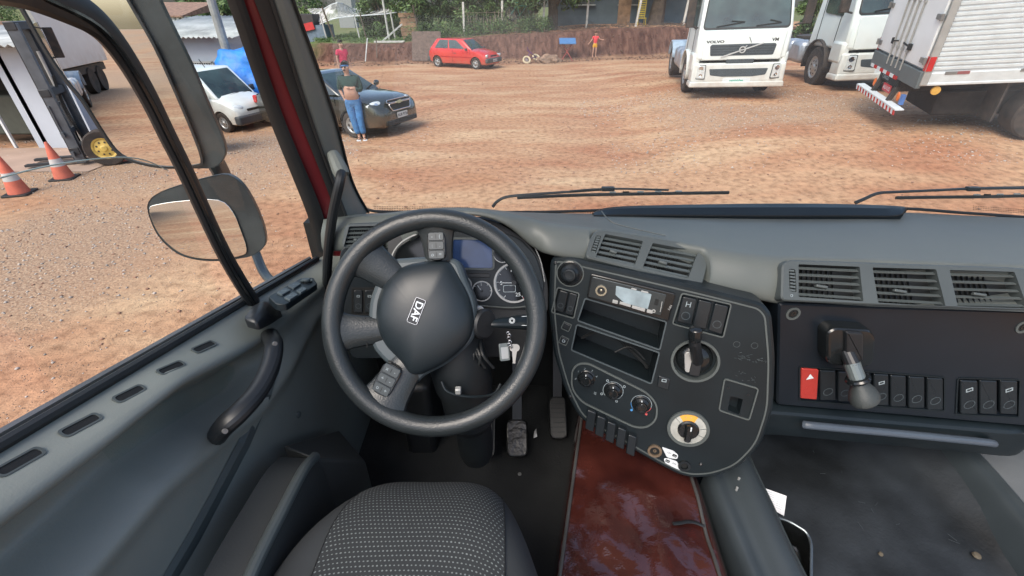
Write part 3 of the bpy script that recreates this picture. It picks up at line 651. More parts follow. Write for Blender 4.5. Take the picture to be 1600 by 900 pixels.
vent_group(VL, [(534, 388), (539, 356), (545, 349), (598, 347), (606, 351), (602, 368), (594, 391)], [[(546, 354), (590, 353), (581, 387), (537, 387)]], [(594, 355), (601, 355), (597, 372), (590, 372)], dash)
# ---- passenger side panel
PF = frame3(PY(1215, 475, .825), PY(1215, 475, .825)+Vector((1, 0, 0)), PY(1215, 650, .795))
tr = rnd_poly(PF.poly([(1250, 573), (1474, 590), (1474, 641), (1250, 625)]), .004, 3)
tr2 = rnd_poly(PF.poly([(1497, 591), (1592, 594), (1590, 651), (1494, 646)]), .004, 3)
mb = MB(); po = rnd_poly(PF.poly([(1217, 474), (1400, 481), (1640, 488), (1950, 500), (1950, 690), (1600, 666), (1420, 650), (1214, 633)]), .012, 4)
mb.mat(panel_navy).holed(PF, po, [tr, tr2], 0, -.22, [.008, .008], b=.004); pp = mb.build('passenger_panel', dash)
for q in (tr, tr2):
    mb = MB(); mb.ring(PF, inset(q, -.0035), q, .002, -.001); mb.build('switch_frame', pp, panel_dark)
rocker(PF, [(1252, 575), (1279, 577), (1276, 624), (1250, 622)], pp, m=red_rk, w=.002, icon='tri', label='red rocker switch with a white triangle')
for x0, x1, y0, y1, ic in ((1281, 1305, 578, 625, None), (1309, 1330, 580, 627, None), (1336, 1358, 582, 629, None), (1365, 1388, 584, 633, 'ring'), (1391, 1415, 586, 635, None), (1419, 1444, 588, 637, None), (1448, 1473, 590, 640, None)):
    rocker(PF, [(x0, y0), (x1, y0+1), (x1, y1), (x0, y1)], pp, w=.002, icon=ic)
for x0, x1, ic in ((1500, 1527, 'ring'), (1530, 1557, None), (1562, 1589, 'ring')): rocker(PF, [(x0, 594), (x1, 595), (x1, 647), (x0, 646)], pp, w=.002, icon=ic)
for px, py in ((1239, 490), (1598, 511)):
    u, v = PF.uv(px, py); mb = MB(); mb.mat(trim_grey).ring(PF, circ(u, v, .016, 24), circ(u, v, .011, 24), .002, -.001, -.001); mb.mat(deep).slab(PF, circ(u, v, .0105, 20), -.001, .0008); mb.mat(gloss_black).ring(PF, circ(u, v, .0055, 16), circ(u, v, .003, 16), .002, 0); mb.build('screw', pp)
# brake valve with its knob
mb = MB(); mb.mat(gloss_black).pillow(PF, rnd_poly(PF.poly([(1277, 508), (1290, 500), (1345, 503), (1354, 515), (1352, 552), (1340, 562), (1284, 559), (1277, 550)]), .012, 5), [(0, -.002), (0, .022), (.002, .030), (.005, .0335), (.009, .0345)])
vb = mb.build('brake_valve', dash)
mb = MB(); mb.mat(black).pillow(PF, rnd_poly(PF.poly([(1303, 503), (1330, 505), (1330, 548), (1303, 546)]), .008, 4), [(0, .028), (0, .038), (.002, .042), (.005, .043)]); mb.build('valve_cap', vb)
q0, q1, q2, q3 = [PF.at(*p, w_) for p, w_ in (((1322, 548), .03), ((1333, 572), .055), ((1340, 592), .070), ((1354, 632), .088))]
mb = MB(); mb.mat(black).tube([q0, q1], [.014, .0155], 16); mb.mat(mat('stem_grey', (.16, .19, .19), .3, .4)).tube([lerp(q0, q1, .8), q2], [.0165, .0165], 16); mb.build('valve_stem', vb)
mb = MB(); ax = (q3-q2).normalized(); mb.lathe(q2-ax*.001, ax, [(.012, -.004), (.022, -.003), (.025, .001), (.024, .005), (.014, .007)], 24); mb.build('valve_collar', vb, gloss_black)
kn = mat('knob_rubber', (.04, .048, .048), .55, bump=.9, bscale=420, var=.2)
mb = MB(); mb.tube(spline([q2+ax*.004, q2+ax*.018, q2+ax*.034, q2+ax*.050, q2+ax*.060, q2+ax*.064], 3), [.015, .0165, .019, .022, .026, .0295, .033, .035, .0365, .037, .0365, .034, .030, .021, .012, .004][:16], 20, flat=.8, upv=(0, 0, 1)); mb.build('valve_knob', vb, kn)
# lower lip with the long handle
lipr = []
for px in (1170, 1212, 1300, 1400, 1500, 1570, 1592, 1604):
    k = (px-1212)/388; yb = lerp(676, 712, max(0, k)); yt = lerp(636, 668, max(0, k))
    if px > 1580: yb -= (px-1580)*1.1
    A = PY(px, yt, .80); B = PY(px, (yt+yb)/2, .782); Cc = PY(px, yb, .80)
    lipr.append([A+Vector((0, .1, 0)), A, B, Cc, Cc+Vector((0, .2, .01))])
mb = MB(); mb.grid(smooth_grid(lipr, 4, 4)); mb.build('lower_lip', dash, panel_dark)
bluish = mat('handle_bluegrey', (.06, .078, .10), .4, var=.08)
mb = MB(); hp = spline([PY(1254, 663, .772), PY(1280, 666, .762), (PY(1400, 677, .760)), PY(1530, 690, .762), PY(1553, 693, .772)], 6); mb.tube(hp, [.004]+[.0105]*(len(hp)-2)+[.004], 12, flat=.9); mb.build('pull_handle', dash, bluish)
# ---------------------------------------------------------------- steering wheel
SW = Fr(PD(679, 504, .89), Vector((0, -cP, sP)), U=Vector((1, 0, 0))); K = .89/FPX
swh = thing('steering_wheel', 'dark grey four-spoke steering wheel with button pads and a lettered badge on its hub', 'steering wheel', tuple(SW.O))
def sp(px, py, w=0): u, v = SW.uv(px, py); return SW.p(u, v, w)
mb = MB(); RM = .2038
mb.tube([SW.p(RM*math.cos(t), RM*1.015*math.sin(t), 0) for t in np.linspace(0, 2*math.pi, 96, endpoint=False)], .0202, 18, closed=True, upv=tuple(SW.N)); mb.build('rim', swh, rim_leather)
def spoke(p0, p1, w0, w1, z0=-.03, z1=-.004):
    a, b = sp(*p0, z0), sp(*p1, z1); P = []; W = []; FL = []
    for k in range(13):
        t = k/12; P.append(lerp(a, b, t)); W.append(lerp(w0, w1, t**2.6)+(.0 if t < .8 else (t-.8)*.05)); FL.append(lerp(.60, .30, t))
    m_ = MB(); m_.tube(P, W, 16, flat=FL, upv=tuple(SW.N)); return m_
for p0, p1, w0, w1 in (((634, 452), (562, 397), .032, .046), ((612, 516), (522, 520), .028, .043), ((684, 420), (680, 346), .028, .043), ((640, 560), (593, 636), .037, .052)):
    spoke(p0, p1, w0, w1).build('spoke', swh, rim_leather)
plate = [(604, 404), (660, 400), (715, 402), (728, 440), (742, 470), (744, 505), (738, 535), (700, 570), (660, 590), (646, 605), (600, 572), (575, 545), (570, 500), (572, 470), (583, 440)]
mb = MB(); mb.pillow(SW, rnd_poly(SW.poly(plate), .02, 5), [(0, -.075), (0, -.024), (.004, -.017), (.01, -.014)]); mb.build('hub_plate', swh, hub_lt)
hubp = [(621, 416), (661, 407), (700, 405), (712, 425), (733, 463), (741, 500), (735, 530), (716, 552), (690, 572), (655, 588), (638, 588), (622, 563), (601, 544), (586, 514), (584, 480), (594, 446)]
hb = rnd_poly(SW.poly(hubp), .03, 6); c0 = SW.uv(662, 490)
mb = MB(); mb.dome(SW, [(p.x, p.y) for p in spline([Vector((x, y)).to_3d() for x, y in hb[::3]], 4, True)], -.016, .040, c0, 10); mb.build('hub', swh, hub_pl)
# seam where the hub meets the spokes
for q in (((613, 418), (602, 430), (583, 443)), ((568, 497), (570, 520), (571, 545)), ((662, 408), (672, 412), (690, 410), (702, 406)), ((604, 565), (620, 570), (636, 580))): mb = MB(); mb.tube(spline([sp(x, y, -.0105) for x, y in q], 4), .0012, 6); mb.build('hub_seam', swh, deep)
# badge: lettering reads down the hub
bf = math.atan2(-43, -17); bu, bv = SW.uv(655, 485)
mb = MB(); mb.mat(gloss_black).slab(SW, rrect(bu, bv, .050, .0195, .003, bf, 4), .015, .0262, .001)
mb.mat(chrome).ring(SW, rrect(bu, bv, .051, .0208, .004, bf, 4), rrect(bu, bv, .050, .0196, .003, bf, 4), .0268, .015)
mb.mat(icon_w).text(SW, bu, bv, .0205, 'DAF', bf, .0268, depth=.0004, bold=.0003, sx=1.02); mb.build('badge', swh)
def btn_pad(cx, cy, w_, h_, ang, z, rowsym):
    u, v = SW.uv(cx, cy); o = rrect(u, v, w_, h_, w_*.42, ang, 5); mb = MB()
    mb.mat(gloss_black).pillow(SW, o, [(0, z-.012), (0, z), (.0015, z+.0012)]); pad = mb.build('button_pad', swh)
    c, s_ = math.cos(ang), math.sin(ang); n = len(rowsym)
    for i, syms in enumerate(rowsym):
        dy = (n/2-.5-i)*h_*.31
        cu, cv = u-dy*s_, v+dy*c
        mb = MB(); mb.mat(mat('pad_button', (.035, .045, .05), .4, var=.1)).pillow(SW, rrect(cu, cv, w_*.86, h_*.285, w_*.12, ang, 4), [(0, z), (0, z+.0022), (.001, z+.0032)])
        mb.mat(icon_dim)
        for j, sy in enumerate(syms):
            dx = (j-.5)*w_*.42; mb.text(SW, cu+dx*c, cv+dx*s_, .011, sy, ang, z+.0036)
        mb.mat(deep).bar(SW.p(cu-s_*.005, cv+c*.005, z+.0034), SW.p(cu+s_*.005, cv-c*.005, z+.0034), .0008, .0004); mb.build('wheel_button', pad)
btn_pad(682, 384, .036, .058, R(2), .002, (('-', '('), (':', '.'), ('o', '=')))
btn_pad(606, 592, .040, .066, R(-28), .008, (('x', '-'), ('+', '-'), ('o', '+')))
# ---------------------------------------------------------------- column, stalk, ignition
col = thing('steering_column', 'dark steering column shroud behind the wheel with a control stalk and the ignition lock', 'steering column', tuple(PD(735, 600, 1.0)))
a_, b_ = PD(690, 520, .97), PD(735, 700, 1.13)
mb = MB(); mb.tube(spline([PD(700, 500, .96), PD(715, 560, .99), PD(728, 610, 1.03), PD(738, 660, 1.09), PD(745, 710, 1.17)], 4), [.062]*4+[.066]*4+[.060]*4+[.045]*4+[.04], 20); mb.build('shroud', col, mat('shroud_black', (.007, .010, .012), .5, bump=.2, bscale=300))
mb = MB(); mb.tube(spline([PD(690, 596, .93), PD(700, 612, .93), PD(735, 620, .935), PD(770, 616, .95), PD(782, 600, .96)], 4), .0028, 6); mb.build('shroud_seam', col, panel_dark)
mb = MB(); mb.box(PD(716, 610, .925), (.012, .012, .014)); mb.build('shroud_clip', col, silver, bevel=.002)
mb = MB(); sk = spline([PD(757, 505, .95), PD(770, 505, .945), PD(795, 504, .955), PD(822, 503, .965), PD(850, 502, .975)], 4); mb.tube(sk, [lerp(.006, .022, min(1, k/12)) for k in range(len(sk))], 14, flat=.7)
stk = mb.build('stalk', col, panel_dark)
SF = Fr(PD(800, 501, .938), -ray(800, 501)); mb = MB(); mb.ring(SF, circ(0, 0, .0042, 14), circ(0, 0, .0032, 14), .004, .002); mb.ring(SF, circ(0, 0, .0062, 14), circ(0, 0, .0055, 14), .004, .003)
u, v = SF.uv(815, 501)
mb.bar(SF.p(u, v+.009, .004), SF.p(u+.012, v+.009, .004), .001, .0006); mb.bar(SF.p(u+.012, v+.009, .004), SF.p(u+.012, v-.010, .003), .001, .0006); mb.bar(SF.p(u, v-.010, .003), SF.p(u+.012, v-.010, .003), .001, .0006); mb.build('stalk_symbols', stk, icon_w)
mb = MB(); DF = Fr(PD(757, 506, .93), Vector((.75, -.6, .25))); mb.lathe(DF.O, DF.N, [(.022, -.014), (.031, -.008), (.032, .001), (.028, .006), (.0005, .008)], 26); mb.build('stalk_knob', col, black)
mb = MB(); mb.lathe(PD(748, 487, .955), -ray(748, 487), [(.013, -.01), (.013, .004), (.010, .007), (.0005, .006)], 20); mb.build('ignition_lock', col, silver)
mb = MB(); rs = random.Random(3)
for k in range(6):
    x0 = 720+k*6; mb.tube(spline([PD(x0, 535+rs.uniform(-4, 4), .96), PD(x0+rs.uniform(-8, 12), 555, .94), PD(x0+rs.uniform(-5, 25), 575, .955)], 4), .0032, 6)
mb.build('cables', col, rubber)
ky = thing('key_ring', 'bunch of keys with a grey rectangular fob hanging beside the steering column', 'keys', tuple(PD(792, 545, .93)))
mb = MB(); kf = Fr(PD(788, 550, .925), -ray(788, 550)+Vector((.3, 0, 0))); mb.mat(mat('fob_grey', (.12, .14, .14), .3, var=.3, vscale=60)).slab(kf, rrect(0, 0, .021, .036, .003, R(-8)), -.002, .002, .0006); mb.mat(silver).slab(kf, rrect(0, -.002, .015, .024, .001, R(-8)), .0018, .0026, .0002); mb.build('fob', ky)
mb = MB()
for k in range(6):
    c_ = PD(794+(k % 2)*1.5+k*.4, 521+k*4.2, .925); t = k*1.3; mb.tube([c_+Vector((math.cos(a1)*.0035, math.sin(t)*.002, math.sin(a1)*.004)) for a1 in np.linspace(0, 6.28, 10, endpoint=False)], .0010, 5, closed=True)
mb.build('chain', ky, chrome)
mb = MB()
for dx, an in ((802, .3), (806, .0)):
    q = Fr(PD(dx, 548, .93), -ray(dx, 548)); mb.lathe(q.p(0, .006), q.N, [(.008, -.001), (.008, .001), (.0004, .001)], 16); mb.bar(q.p(0, 0), q.p(-.004+an*.02, -.026), .005, .0018, up=q.N)
mb.build('key', ky, steel_m)
# ---------------------------------------------------------------- pedals
def pedal(name, label, px, py, w_, h_, z, m, rib=False, m2=None):
    o = thing(name, label, 'pedal', tuple(PZ(px, py, z))); F = Fr(PZ(px, py, z), Vector((0, -.55, .83)))
    mb = MB(); mb.mat(m).slab(F, rrect(0, 0, w_, h_, .022, 0, 6), -.02, .008, .005)
    if rib:
        mb.mat(panel_dark)
        for k in range(7): mb.bar(F.p(-w_*.4, -h_*.35+k*h_*.11, .008), F.p(w_*.4, -h_*.35+k*h_*.11, .008), .003, .002, up=F.N)
    pd_ = mb.build('pedal_pad', o)
    if m2: mb = MB(); mb.ring(F, rrect(0, 0, w_+.008, h_+.008, .026, 0, 6), rrect(0, 0, w_, h_, .022, 0, 6), .005, -.02); mb.build('pedal_edge', o, m2)
    mb = MB(); mb.bar(F.p(0, h_*.4, -.01), F.p(0, h_*.4, -.01)+Vector((0, .16, .26)), .03, .02); mb.build('pedal_arm', o, black)
pedal('clutch_pedal', 'black clutch pedal with rounded pale lower edge, on the dark floor under the wheel', 753, 680, .075, .13, 1.47, black, m2=rocker_m)
pedal('brake_pedal', 'glossy wrinkled brake pedal right of the clutch pedal, under the steering wheel', 808, 684, .068, .115, 1.47, mat('pedal_wrinkle', (.010, .011, .011), .3, bump=.6, bscale=40))
pedal('accelerator_pedal', 'ribbed accelerator pedal at the left foot of the dark console', 872, 652, .058, .14, 1.47, black, rib=True)
scrap = mat('paper', (.7, .71, .72), .8, var=.05)
mb = MB(); c_ = PZ(836, 680, 1.41); mb.add([c_+Vector((-.006, -.012, 0)), c_+Vector((.006, -.014, .01)), c_+Vector((.004, .016, .014)), c_+Vector((-.003, .014, .002))], [(0, 1, 2, 3)]); o = mb.build('paper_scrap', None, scrap, solid=.0006); tag(o, 'scrap of white paper on the floor beside the brake pedal', 'paper')
mb = MB(); mb.lathe(PZ(812, 741, 1.392), (0, 0, 1), [(.006, 0), (.006, .002), (.004, .003), (.0005, .002)], 14); mb.build('floor_stud', cab, steel_m)
# ---------------------------------------------------------------- driver's door
door = thing('driver_door', 'grey moulded inner driver door with black pull handle, slotted sill and split window', 'door', (-.57, .7, 1.4))
S0, S1 = PX(500, 406, -.575), PX(0, 708, -.575)
def D2(pts, x=-.525): return [(PX(px, py, x).y, PX(px, py, x).z) for px, py in pts]
r1 = sorted(D2([(500, 447), (450, 490), (408, 527), (340, 560), (278, 590), (139, 700), (0, 800), (-200, 930)]))
r3 = sorted(D2([(470, 520), (440, 580), (400, 636), (328, 692), (239, 765), (128, 889), (60, 960)]))
Rz = []
nS, nD = 90, 130
ys = np.linspace(-.15, 1.32, nS); yh = D2([(432, 540)])[0][0]; yh2 = D2([(372, 640)])[0][0]
for y in ys:
    zt = S1.z+(S0.z-S1.z)*(y-S1.y)/(S0.y-S1.y)
    z1 = min(np.interp(y, *zip(*r1)), zt-.02); z3 = min(np.interp(y, *zip(*r3)), z1-.06)
    gk = 1-sst(yh-.10, yh+.05, y)
    cz = [zt, zt-.006, z1, z1-.012, z1-(z1-z3)*.42, z3+.042, z3+.004, z3-.03, z3-.2, 1.36]
    cx = [-.585, -.572, -.520, -.517, -.520-.070*gk, -.516-.072*gk, -.500-.004*gk, -.512, -.512, -.51]
    cz = np.array(cz, float)
    for k in range(1, len(cz)): cz[k] = min(cz[k], cz[k-1]-.004)
    tt = np.linspace(0, 1, nD)**1.05; zz = zt+(1.36-zt)*tt
    xx = np.interp(-zz, -cz, cx)
    kk = np.array([.1, .2, .4, .2, .1]); xp = np.pad(xx, 2, mode='edge'); xs_ = np.convolve(xp, kk, 'valid')
    xs_[0] = xx[0]
    Rz.append([Vector((float(x), float(y), float(z))) for x, z in zip(xs_, zz)])
mb = MB(); mb.grid(Rz); dp = mb.build('inner_panel', door, door_grey, sharp=1.4)
def dsurf(px, py, lift=0):                  # nearest hit of a pixel ray with the door surface
    best = None; r = ray(px, py)
    for it in range(200):
        x = -.48-.12*it/200; q = PX(px, py, x)
        i = (q.y-ys[0])/(ys[-1]-ys[0])*(nS-1)
        if 0 <= i < nS-1:
            i0 = int(i); f = i-i0; row = [lerp(Rz[i0][k], Rz[i0+1][k], f) for k in range(nD)]
            for k in range(nD-1):
                if row[k].z >= q.z >= row[k+1].z:
                    t = (row[k].z-q.z)/max(1e-9, row[k].z-row[k+1].z); xs2 = lerp(row[k].x, row[k+1].x, t)
                    if x <= xs2+lift: return q
                    break
    return PX(px, py, -.52+lift)
# sill slots, rubber wiper, cap, switch pod
mb = MB()
for x0, y0, x1, y1 in ((304, 549, 333, 536), (250, 583, 284, 568), (182, 626, 222, 606), (99, 679, 152, 651), (-2, 741, 62, 705)):
    A, B = dsurf(x0, y0, .001), dsurf(x1, y1, .001); d = (B-A).normalized(); nn = Vector((.5, .1, .86)); nn = (nn-d*nn.dot(d)).normalized(); F = Fr((A+B)/2, nn, U=d)
    L = (B-A).length; mb.mat(deep).pillow(F, rrect(0, 0, L, .011, .005, 0, 4), [(0, -.006), (0, .001), (.001, .001)]); mb.mat(trim_grey).ring(F, rrect(0, 0, L+.006, .016, .006, 0, 4), rrect(0, 0, L, .011, .005, 0, 4), .002, -.006)
mb.build('demist_slot', door)
wl = [S1+(S0-S1)*t+Vector((-.008, 0, .004)) for t in np.linspace(-.4, 1.0, 12)]
mb = MB(); mb.tube(wl, .008, 8); mb.build('window_wiper_seal', door, rubber)
mb = MB(); mb.tube([p+Vector((-.022, 0, .001)) for p in wl], .006, 6); mb.build('window_channel', door, steel_m)
mb = MB(); A = [PX(380, 497, -.53), PX(392, 480, -.555), PX(410, 470, -.56), PX(428, 472, -.54), PX(437, 482, -.52), PX(420, 492, -.50), PX(400, 502, -.50)]
c_ = sum(A, Vector())/7; mb.add(A+[c_+Vector((.006, 0, .022))]+[p+Vector((0, 0, -.022)) for p in A], [(i, (i+1) % 7, 7) for i in range(7)]+[(i, i+8, (i+1) % 7+8, (i+1) % 7) for i in range(7)]); mb.build('divider_foot', door, black, bevel=.006, sharp=1.3)
PW = frame3(PX(420, 475, -.50), PX(478, 437, -.50), PX(445, 437, -.545))
mb = MB(); mb.mat(panel_dark).slab(PW, rnd_poly(PW.poly([(419, 466), (470, 437), (490, 436), (496, 446), (448, 478), (432, 478)]), .008, 4), -.01, .004); pod = mb.build('mirror_switch_panel', door)
for q in ([(432, 462), (446, 454), (455, 458), (441, 466)], [(444, 470), (458, 461), (467, 465), (453, 474)], [(450, 451), (463, 444), (471, 448), (459, 456)], [(463, 459), (474, 452), (481, 456), (470, 463)]):
    mb = MB(); mb.mat(hub_lt).slab(PW, rnd_poly(PW.poly(q), .004, 3), .003, .008); mb.mat(icon_dim).text(PW, *PW.uv(sum(p[0] for p in q)/4, sum(p[1] for p in q)/4), .01, '[]', .6, .0085); mb.build('window_button', pod)
u, v = PW.uv(479, 443); mb = MB(); mb.mat(gloss_black).ring(PW, circ(u, v, .013, 20), circ(u, v, .009, 20), .008, .003); mb.mat(hub_lt).slab(PW, circ(u, v, .009, 18), .003, .012); mb.build('mirror_joystick', pod)
# pull handle
hp = spline([PX(421, 524, -.515), PX(428, 540, -.475), PX(421, 575, -.455), PX(402, 612, -.45), PX(376, 642, -.455), PX(352, 664, -.475), PX(341, 678, -.515)], 6)
mb = MB(); mb.tube(hp, [.0185 if k in (0, 1) else lerp(.017, .0205, k/len(hp)) for k in range(len(hp))], 16, flat=.8); hd = mb.build('pull_handle', door, black)
for px, py in ((430, 537), (352, 674)):
    mb = MB(); mb.lathe(PX(px, py, -.453 if py < 600 else -.46), Vector((.8, -.5, .3)), [(.004, -.004), (.004, .001), (.0005, .001)], 12); mb.build('handle_screw', hd, steel_m)
mb = MB(); mb.grid([[dsurf(a0[0], a0[1], .002), dsurf((a0[0]+b0_[0])/2, (a0[1]+b0_[1])/2, .006), dsurf(b0_[0], b0_[1], .002)] for a0, b0_ in zip([(430, 560), (408, 612), (372, 690), (333, 764), (292, 838), (252, 905)], [(440, 560), (424, 618), (390, 698), (351, 772), (312, 846), (274, 910)])]); mb.build('trim_strip', door, trim_grey)
mb = MB(); mb.lathe(dsurf(466, 648, .001), (1, -.2, .1), [(.008, 0), (.008, .002), (.005, .0035), (.0005, .004)], 16); mb.build('trim_plug', door, trim_grey)
# storage pocket low on the door
pr = spline([PX(492, 714, -.40), PX(474, 735, -.395), PX(440, 800, -.39), (PX(400, 880, -.39)), (PX(370, 950, -.39))], 6)
mb = MB(); mb.tube(pr, .0105, 12); mb.build('pocket_rail', door, trim_grey)
mb = MB(); mb.grid([[p+Vector((-.07, 0, .0)), p+Vector((-.02, 0, -.004)), p+Vector((0, 0, -.006)), p+Vector((.006, 0, -.03)), p+Vector((.006, 0, -.4))] for p in pr]); mb.build('pocket_front', door, mat('pocket_grey', (.045, .048, .045), .55, bump=.3, bscale=300))
a_ = pr[0]; b_ = PX(572, 722, -.36); c2 = PX(600, 690, -.36)
mb = MB(); mb.hexa([a_+Vector((-.08, .02, -.35)), a_+Vector((0, -.01, -.35)), b_+Vector((0, 0, -.3)), b_+Vector((-.1, .06, -.3))], [a_+Vector((-.08, .03, -.003)), a_+Vector((0, 0, -.003)), b_, b_+Vector((-.10, .10, 0))]); mb.build('pocket_end', door, mat('pocket_grey'), bevel=.006)
mb = MB(); mb.box((-.30, 1.12, 1.52), (.10, .3, .34)); mb.build('kick_panel', cab, black, bevel=.02)
# window frame: divider bar that sweeps into the top rail, glass
bar_px = [(-60, -48, .50), (20, -28, .55), (93, 2, .565), (140, 27, .57), (171, 56, .572), (203, 101, .574), (235, 157, .575), (262, 212, .576), (291, 270, .577), (352, 400, .578), (402, 482, .578)]
bp = spline([PX(x, y, -q) for x, y, q in bar_px], 5)
hw = lambda k: lerp(.026, .0225, min(1, k/(len(bp)*.6)))
mb = MB(); mb.tube(bp, [hw(k) for k in range(len(bp))], 12, flat=.45, upv=(1, .2, 0)); mb.build('window_frame', door, rubber)
mb = MB(); mb.tube([p+Vector((.011, -.012, -.006)) for p in bp], .004, 6); mb.build('glass_run_seal', door, gloss_black)
gd = glassmat('door_glass', tint=(.94, .975, .97), refl=.003, haze=.03)
pz = MB(); qg = [PX(402, 476, -.579), PX(352, 400, -.579), PX(291, 268, -.579), PX(235, 157, -.579), PX(171, 56, -.579), PX(93, 2, -.579), PX(60, -60, -.579), PX(330, -60, -.579), PX(354, 0, -.579), PX(420, 180, -.579), PX(478, 330, -.579), PX(497, 408, -.579)]
pz.add(qg, [tuple(range(len(qg)))]); pz.build('quarter_glass', door, gd, smooth=False)
# sliding pane, lowered part way: its curved top edge shows
te = [(-120, 330), (-40, 292), (30, 270), (100, 255), (180, 246), (225, 250), (262, 266)]
tp = spline([PX(x, y, -.582) for x, y in te], 4); low = [Vector((-.582, p.y, 1.9)) for p in tp]
mb = MB(); mb.grid([low, tp]); mb.build('sliding_glass', door, glassmat('sliding_glass', tint=(.93, .96, .95), refl=.012, haze=.03), smooth=False)
mb = MB(); mb.tube(tp, .0010, 6); mb.build('glass_edge', door, mat('glass_edge_green', (.3, .4, .38), .2))
# ---------------------------------------------------------------- outside mirrors
mir = mat('mirror_silver', (.82, .85, .84), .0, 1, var=.0); [mir.node_tree.links.remove(l_) for l_ in list(mir.node_tree.nodes['Principled BSDF'].inputs['Roughness'].links)]; mir.node_tree.nodes['Principled BSDF'].inputs['Roughness'].default_value = 0
hous = mat('mirror_housing', (.04, .05, .053), .3, var=.3, vscale=8, bump=.1)
wm = thing('wing_mirror', 'tall black outside mirror assembly on a curved arm, seen through the driver window', 'wing mirror', tuple(PX(330, 265, -.95)))
LM = Fr(PX(320, 345, -.95), Vector((.209, -.973, .13)))
ho = [(p.x, p.y) for p in spline([Vector((*LM.uv(x, y), 0)) for x, y in ((230, 322), (243, 304), (275, 291), (324, 277), (356, 273), (380, 290), (399, 322), (412, 355), (415, 380), (404, 394), (386, 402), (342, 408), (307, 406), (278, 397), (253, 376), (238, 352))], 3, True)]
mb = MB(); o2 = ccw(ho); n_ = len(o2); prof = [(0, .0), (.002, -.02), (.016, -.045), (.04, -.065), (.07, -.075)]
mb.pillow(Fr(LM.O, -LM.N, U=-LM.U), [(-x, y) for x, y in o2], [(d, -w_) for d, w_ in prof]); mb.slab(LM, o2, -.02, -.002, .002); hs = mb.build('mirror_housing', wm, hous)
gl = [(p.x, p.y) for p in spline([Vector((*LM.uv(x, y), 0)) for x, y in ((234, 326), (246, 319), (289, 313), (342, 312), (364, 330), (378, 362), (386, 388), (380, 398), (345, 404), (307, 402), (280, 393), (256, 373), (242, 352))], 3, True)]
mb = MB(); mb.slab(LM, gl, .000, .004, .001); mb.build('mirror_glass', hs, mir, smooth=False)
UM = Fr(PX(180, 120, -.95), Vector((.209, -.978, .012)))
ug = [(p.x, p.y) for p in spline([Vector((*UM.uv(x, y), 0)) for x, y in ((26, -6), (50, 37), (76, 83), (107, 128), (131, 157), (168, 215), (190, 241), (222, 254), (264, 260), (306, 257), (315, 248), (300, 205), (270, 135), (240, 70), (200, 0), (160, -75), (60, -80), (0, -60))], 3, True)]
mb = MB(); mb.slab(UM, ug, -.004, .000, .001); mb.ring(UM, inset(ccw(ug), -.006), inset(ccw(ug), .001), .004, -.01)
hu = MB(); uo = [(p.x, p.y) for p in spline([Vector((*UM.uv(x, y), 0)) for x, y in ((24, -8), (48, 39), (74, 85), (105, 130), (129, 159), (166, 218), (189, 245), (222, 258), (264, 264), (308, 264), (335, 262), (349, 248), (350, 225), (324, 163), (297, 100), (249, 2), (215, -80), (60, -90), (0, -70))], 3, True)]
hu.pillow(Fr(UM.O, -UM.N, U=-UM.U), [(-x, y) for x, y in ccw(uo)], [(0, .004), (.002, .02), (.012, .04), (.03, .055), (.05, .06)]); hu.slab(UM, ccw(uo), -.02, -.005, .002); h2 = hu.build('mirror_housing', wm, hous)
mb = MB(); mb.slab(UM, ug, -.004, .002, .001); mb.build('mirror_glass', h2, mir, smooth=False)
mb = MB(); mb.ring(UM, inset(ccw(ug), -.005), inset(ccw(ug), .001), .006, -.004); mb.build('mirror_rim', h2, rubber)
mb = MB(); mb.tube(spline([PX(335, 250, -.97), PX(345, 268, -.97), PX(352, 285, -.97)], 4), .036, 12, flat=.6); mb.build('mirror_neck', wm, hous)
mb = MB(); mb.tube(spline([PX(396, 385, -.97), PX(402, 402, -.95), PX(412, 425, -.89), PX(428, 444, -.80), PX(450, 468, -.66)], 5), .0165, 12, flat=.7); mb.build('mirror_arm', wm, hous)
# ---------------------------------------------------------------- windscreen wipers
def wiper(label, arm, blade, clip):
    o = thing('windscreen_wiper', label, 'wiper', tuple(PY(*arm[0], 1.37)), 'windscreen wipers')
    mb = MB(); pa = spline([PY(x, y, 1.365) for x, y in arm], 5); mb.tube(pa, [lerp(.0065, .0045, k/len(pa)) for k in range(len(pa))], 8, flat=.8); mb.build('wiper_arm', o, black)
    mb = MB(); pb = spline([PY(x, y, 1.345) for x, y in blade], 5); mb.tube(pb, .0042, 6, flat=1.3); mb.build('wiper_blade', o, rubber)
    mb = MB(); k0 = [PY(x, y, 1.35) for x, y in clip]; mb.tube(spline(k0, 3), .0036, 6); c_ = PY((clip[1][0]+clip[2][0])/2, clip[1][1]-1, 1.35); mb.box(c_, (.04, .016, .012)); mb.build('wiper_clip', o, panel_dark, bevel=.002)
    mb = MB(); mb.mat(silver)
    for t in (.56, .6, .66, .7, .76, .82):
        i = int(t*(len(pb)-1)); mb.box(pb[i]+Vector((0, -.001, .0075)), (.020, .003, .0035))
    mb.build('blade_bridge', o)
wiper('left windscreen wiper lying flat above the steering wheel side of the dash', [(770, 323), (778, 314), (795, 307), (840, 303), (900, 299), (945, 296)], [(808, 309), (900, 305), (1000, 303), (1139, 301)], [(890, 299), (925, 296), (975, 295), (1045, 297)])
wiper('right windscreen wiper lying flat, cut off by the right edge of the photo', [(1336, 317), (1350, 311), (1372, 302), (1400, 300), (1470, 297), (1530, 294), (1640, 292)], [(1400, 309), (1480, 308), (1560, 307), (1700, 303)], [(1460, 298), (1500, 296), (1540, 295), (1640, 294)])
